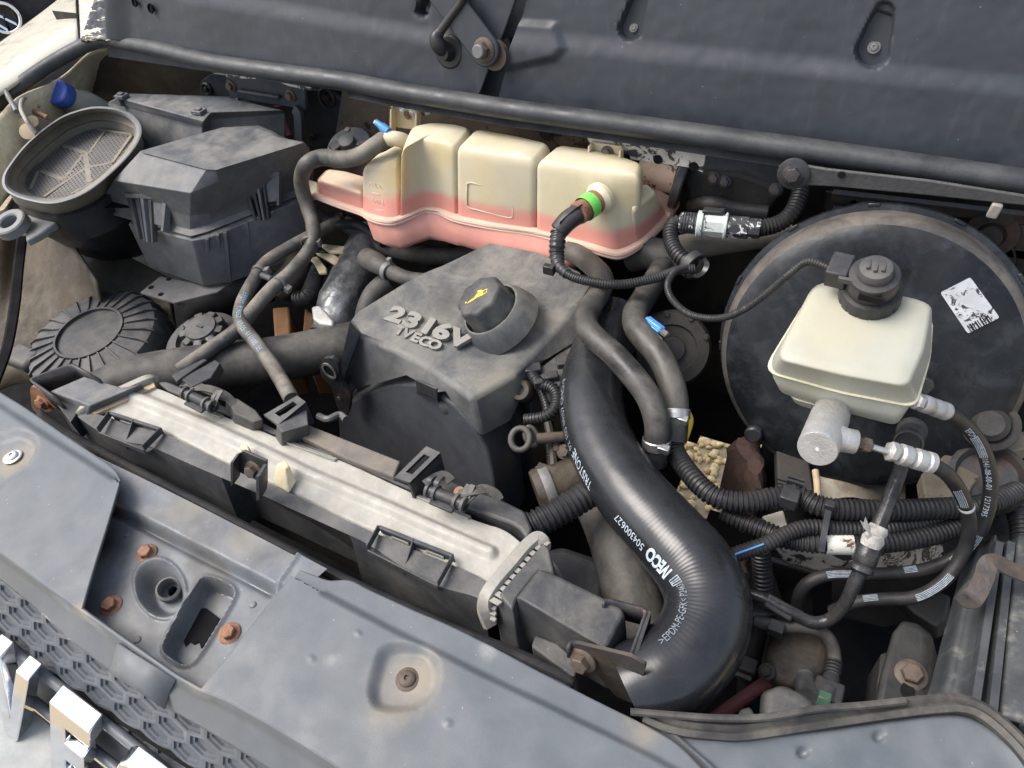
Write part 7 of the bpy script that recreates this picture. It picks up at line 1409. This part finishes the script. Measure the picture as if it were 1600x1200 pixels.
# ribbed grey side wall at the right
sw_ = thing('side_duct', 'dusty grey plastic side wall with upright ribs at the right edge', 'duct', P(1530, 1000, -.1))
def hW(u, v, s, t):
    h = .010 * math.exp(-((s - .30) / .05) ** 2) + .014 * sstep(.48, .56, s) * sstep(.80, .74, s) + .008 * math.exp(-((s - .08) / .05) ** 2) - .02 * sstep(.16, 0, s)
    return h + rough2(u, v, .03, .002)
mb = MB(); sheet(mb, [(1515, 862), (1540, 846), (1575, 848), (1605, 852), (1640, 858)], [(1444, 1130), (1490, 1128), (1540, 1130), (1590, 1140), (1640, 1160)], lambda u, v, s, t: P(u, v, -.05 + .03 * s), 90, 24, hW, smooth=(True, False))
M['sidewall'] = mat('dusty_grey_side_plastic', (.034, .038, .042), .5, dust=(.095, .096, .09), damt=.55, dscale=9, streak=((.3, .29, .26), .5, 40), bump=.2, specks=.3); mb.build('wall', 'sidewall', sw_, solid=.004)
for (a, b) in (((1578, 850), (1548, 1125)), ((1560, 850), (1520, 1115)), ((1604, 960), (1590, 1100))):
    mb = MB(); mb.sweep([P(a[0], a[1], -.022), P((a[0] + b[0]) / 2, (a[1] + b[1]) / 2, -.022), P(b[0], b[1], -.022)], [(-.004, -.008), (.004, -.008), (.003, .004), (-.003, .004)]); mb.build('upright_rib', 'sidewall', sw_)
rb = MB(); rb.sweep(pz((1505, 932, -.01), (1514, 940, -.008), (1524, 930, .0), (1536, 905, .006), (1543, 884, .012), (1556, 878, .014), (1580, 890, .012), (1620, 905, .01)), [(-.0075, -.001), (.0075, -.001), (.0075, .001), (-.0075, .001)]); tag(rb.build('hold_down_strap', 'rustplate'), 'rusty bent steel strap bolted over the ribbed side wall', 'strap')
# chassis metal behind the conduits
ra = MB(); sheet(ra, [(1196, 850), (1260, 858), (1330, 866), (1400, 862), (1465, 842)], [(1225, 875), (1280, 890), (1330, 900), (1400, 896), (1480, 880)], lambda u, v, s, t: P(u, v, -.075 - .03 * t), 40, 10, lambda u, v, s, t: .004 * math.sin(t * 5) + rough2(u, v, .2, .0015))
tag(ra.build('chassis_rail', 'chipped', solid=.004), 'chassis rail with flaking white paint over brown rust below the conduits', 'chassis rail')
M['creamdirty'] = mat('rusty_cream_panel', (.26, .24, .19), .5, dust=(.13, .095, .055), damt=.85, dscale=10, stain=(.08, .05, .03), stamt=.8, stscale=12, bump=.2)
ca_ = MB(); sheet(ca_, [(1272, 738), (1310, 720), (1380, 725), (1420, 735)], [(1280, 785), (1310, 788), (1380, 788), (1420, 785)], lambda u, v, s, t: P(u, v, -.10 - .02 * t), 30, 10, lambda u, v, s, t: .014 * math.sin(s * 5)); tag(ca_.build('chassis_dome', 'creamdirty'), 'rust rimmed cream panel behind the conduits, below the master cylinder', 'panel')
cs = MB(); cs.prism(pl(-.055, (1190, 806), (1224, 796), (1232, 822), (1210, 826)), Z1 * -.006); tag(cs.build('white_tab', 'cream', bevel=.002), 'small clean cream metal tab between two conduits', 'tab')
cs = MB(); cs.tube(pz((1274, 735, -.055), (1277, 760, -.058), (1278, 790, -.06)), .0036, 10); tag(cs.build('post', 'tanbeam'), 'thin tan post standing below the master cylinder', 'post')
bt2 = MB(); bt2.prism(pl(-.085, (1212, 676), (1262, 700), (1275, 780), (1216, 775)), Z1 * -.02); bt2o = bt2.build('dash_plate', 'dark', bevel=.003); tag(bt2o, 'dark grimy steel plate under the master cylinder', 'plate')
for k in range(3): mb = MB(); mb.box(P(1226, 752 + k * 6, -.083), X1 * .008, Y1 * .0016, Z1 * .003); mb.build('plate_rib', 'metal', bt2o)
mt_ = MB(); q6 = catmull(pl(-.11, (1140, 690), (1158, 676), (1182, 684), (1196, 706), (1198, 740), (1190, 764), (1172, 762), (1160, 735), (1148, 712)), 3, True); rr_ = random.Random(5)
cm_ = sum(q6, V0) / len(q6); rg = []
for f_, dz in ((1, -.09), (1.02, -.03), (1, -.012), (.88, 0), (.66, .009), (.4, .013), (.15, .014)):
    rg.append([cm_ + (p - cm_) * f_ + Vector((0, 0, dz)) + noise.noise_vector((p - cm_) * f_ * 70 + Vector((dz * 90, 3, 1))) * .0055 for p in q6])
mt_.loft(rg); M['lumprust'] = mat('crumbling_brown_rust', (.06, .036, .028), .9, dust=(.09, .06, .047), damt=.6, dscale=50, bump=1., bscale=90, var=.4); tag(mt_.build('engine_mount', 'lumprust', ang=25), 'crumbling brown rusty engine mount beside the gravel gap', 'mount')
wp = MB(); wp.prism(pl(-.04, (1440, 740), (1500, 690), (1560, 678), (1640, 668), (1640, 690), (1560, 712), (1520, 760), (1500, 800), (1450, 810)), Z1 * -.02); tag(wp.build('wing_bracket', 'flakedbulk', bevel=.002), 'brown and black steel wing bracket behind the brake hoses at the right', 'bracket')
wb = MB(); wb.lathe(P(1548, 664, .0), Vector((-.2, -.6, .8)), [(.026, -.008), (.026, -.002), (.020, .0), (.017, -.002), (.017, .004), (.012, .008), (.002, .008)], 28); tag(wb.build('wing_bolt', 'dark'), 'dark rusty bolt in a cup right of the servo, above the outer brake hose', 'bolt')
wq = MB(); wq.lathe(P(1545, 742, -.035), Vector((-.1, -.3, 1)), [(.036, -.02), (.036, .0), (.030, .003), (.026, -.004), (.01, -.004)], 28); tag(wq.build('strut_cover', 'metal'), 'dark round strut cap behind the bend of the brake hoses', 'cap')
wr = MB(); wr.loft([pl(-.09, (1470, 800), (1640, 740), (1640, 860), (1500, 880), (1440, 850)), pl(-.2, (1470, 820), (1640, 780), (1640, 900), (1500, 920), (1440, 880))]); tag(wr.build('strut_tower', 'dark', bevel=.004), 'dark grimy metal under the brake hoses at the right edge', 'strut tower')
wt = MB(); wt.prism(pl(-.10, (1440, 842), (1490, 832), (1470, 880), (1445, 875)), Z1 * -.02); tag(wt.build('pale_tab', 'panel', bevel=.002), 'small pale grey tab under the end of the lowest conduit', 'tab')
# black blocks added as shade, only the gap beside the mount shows ground
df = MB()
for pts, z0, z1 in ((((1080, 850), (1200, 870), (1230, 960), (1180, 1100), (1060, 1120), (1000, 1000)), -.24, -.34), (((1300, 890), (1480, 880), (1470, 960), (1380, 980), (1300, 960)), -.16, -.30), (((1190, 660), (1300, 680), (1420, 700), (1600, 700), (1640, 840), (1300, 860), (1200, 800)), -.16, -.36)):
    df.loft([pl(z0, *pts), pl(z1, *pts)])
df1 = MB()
tag(df.build('gap_shade_blocks', 'void'), 'black blocks added deep under the bay as the shade in its gaps', 'gap_shade_blocks', kind='structure')
ax_ = MB(); ax_.tube([Vector((-.42, .42, -.34)), Vector((-.10, .50, -.34)), Vector((.05, .56, -.34))], .022, 14, smooth=False); tag(ax_.build('steering_shaft', 'void'), 'dark shaft crossing the gravel gap', 'shaft')
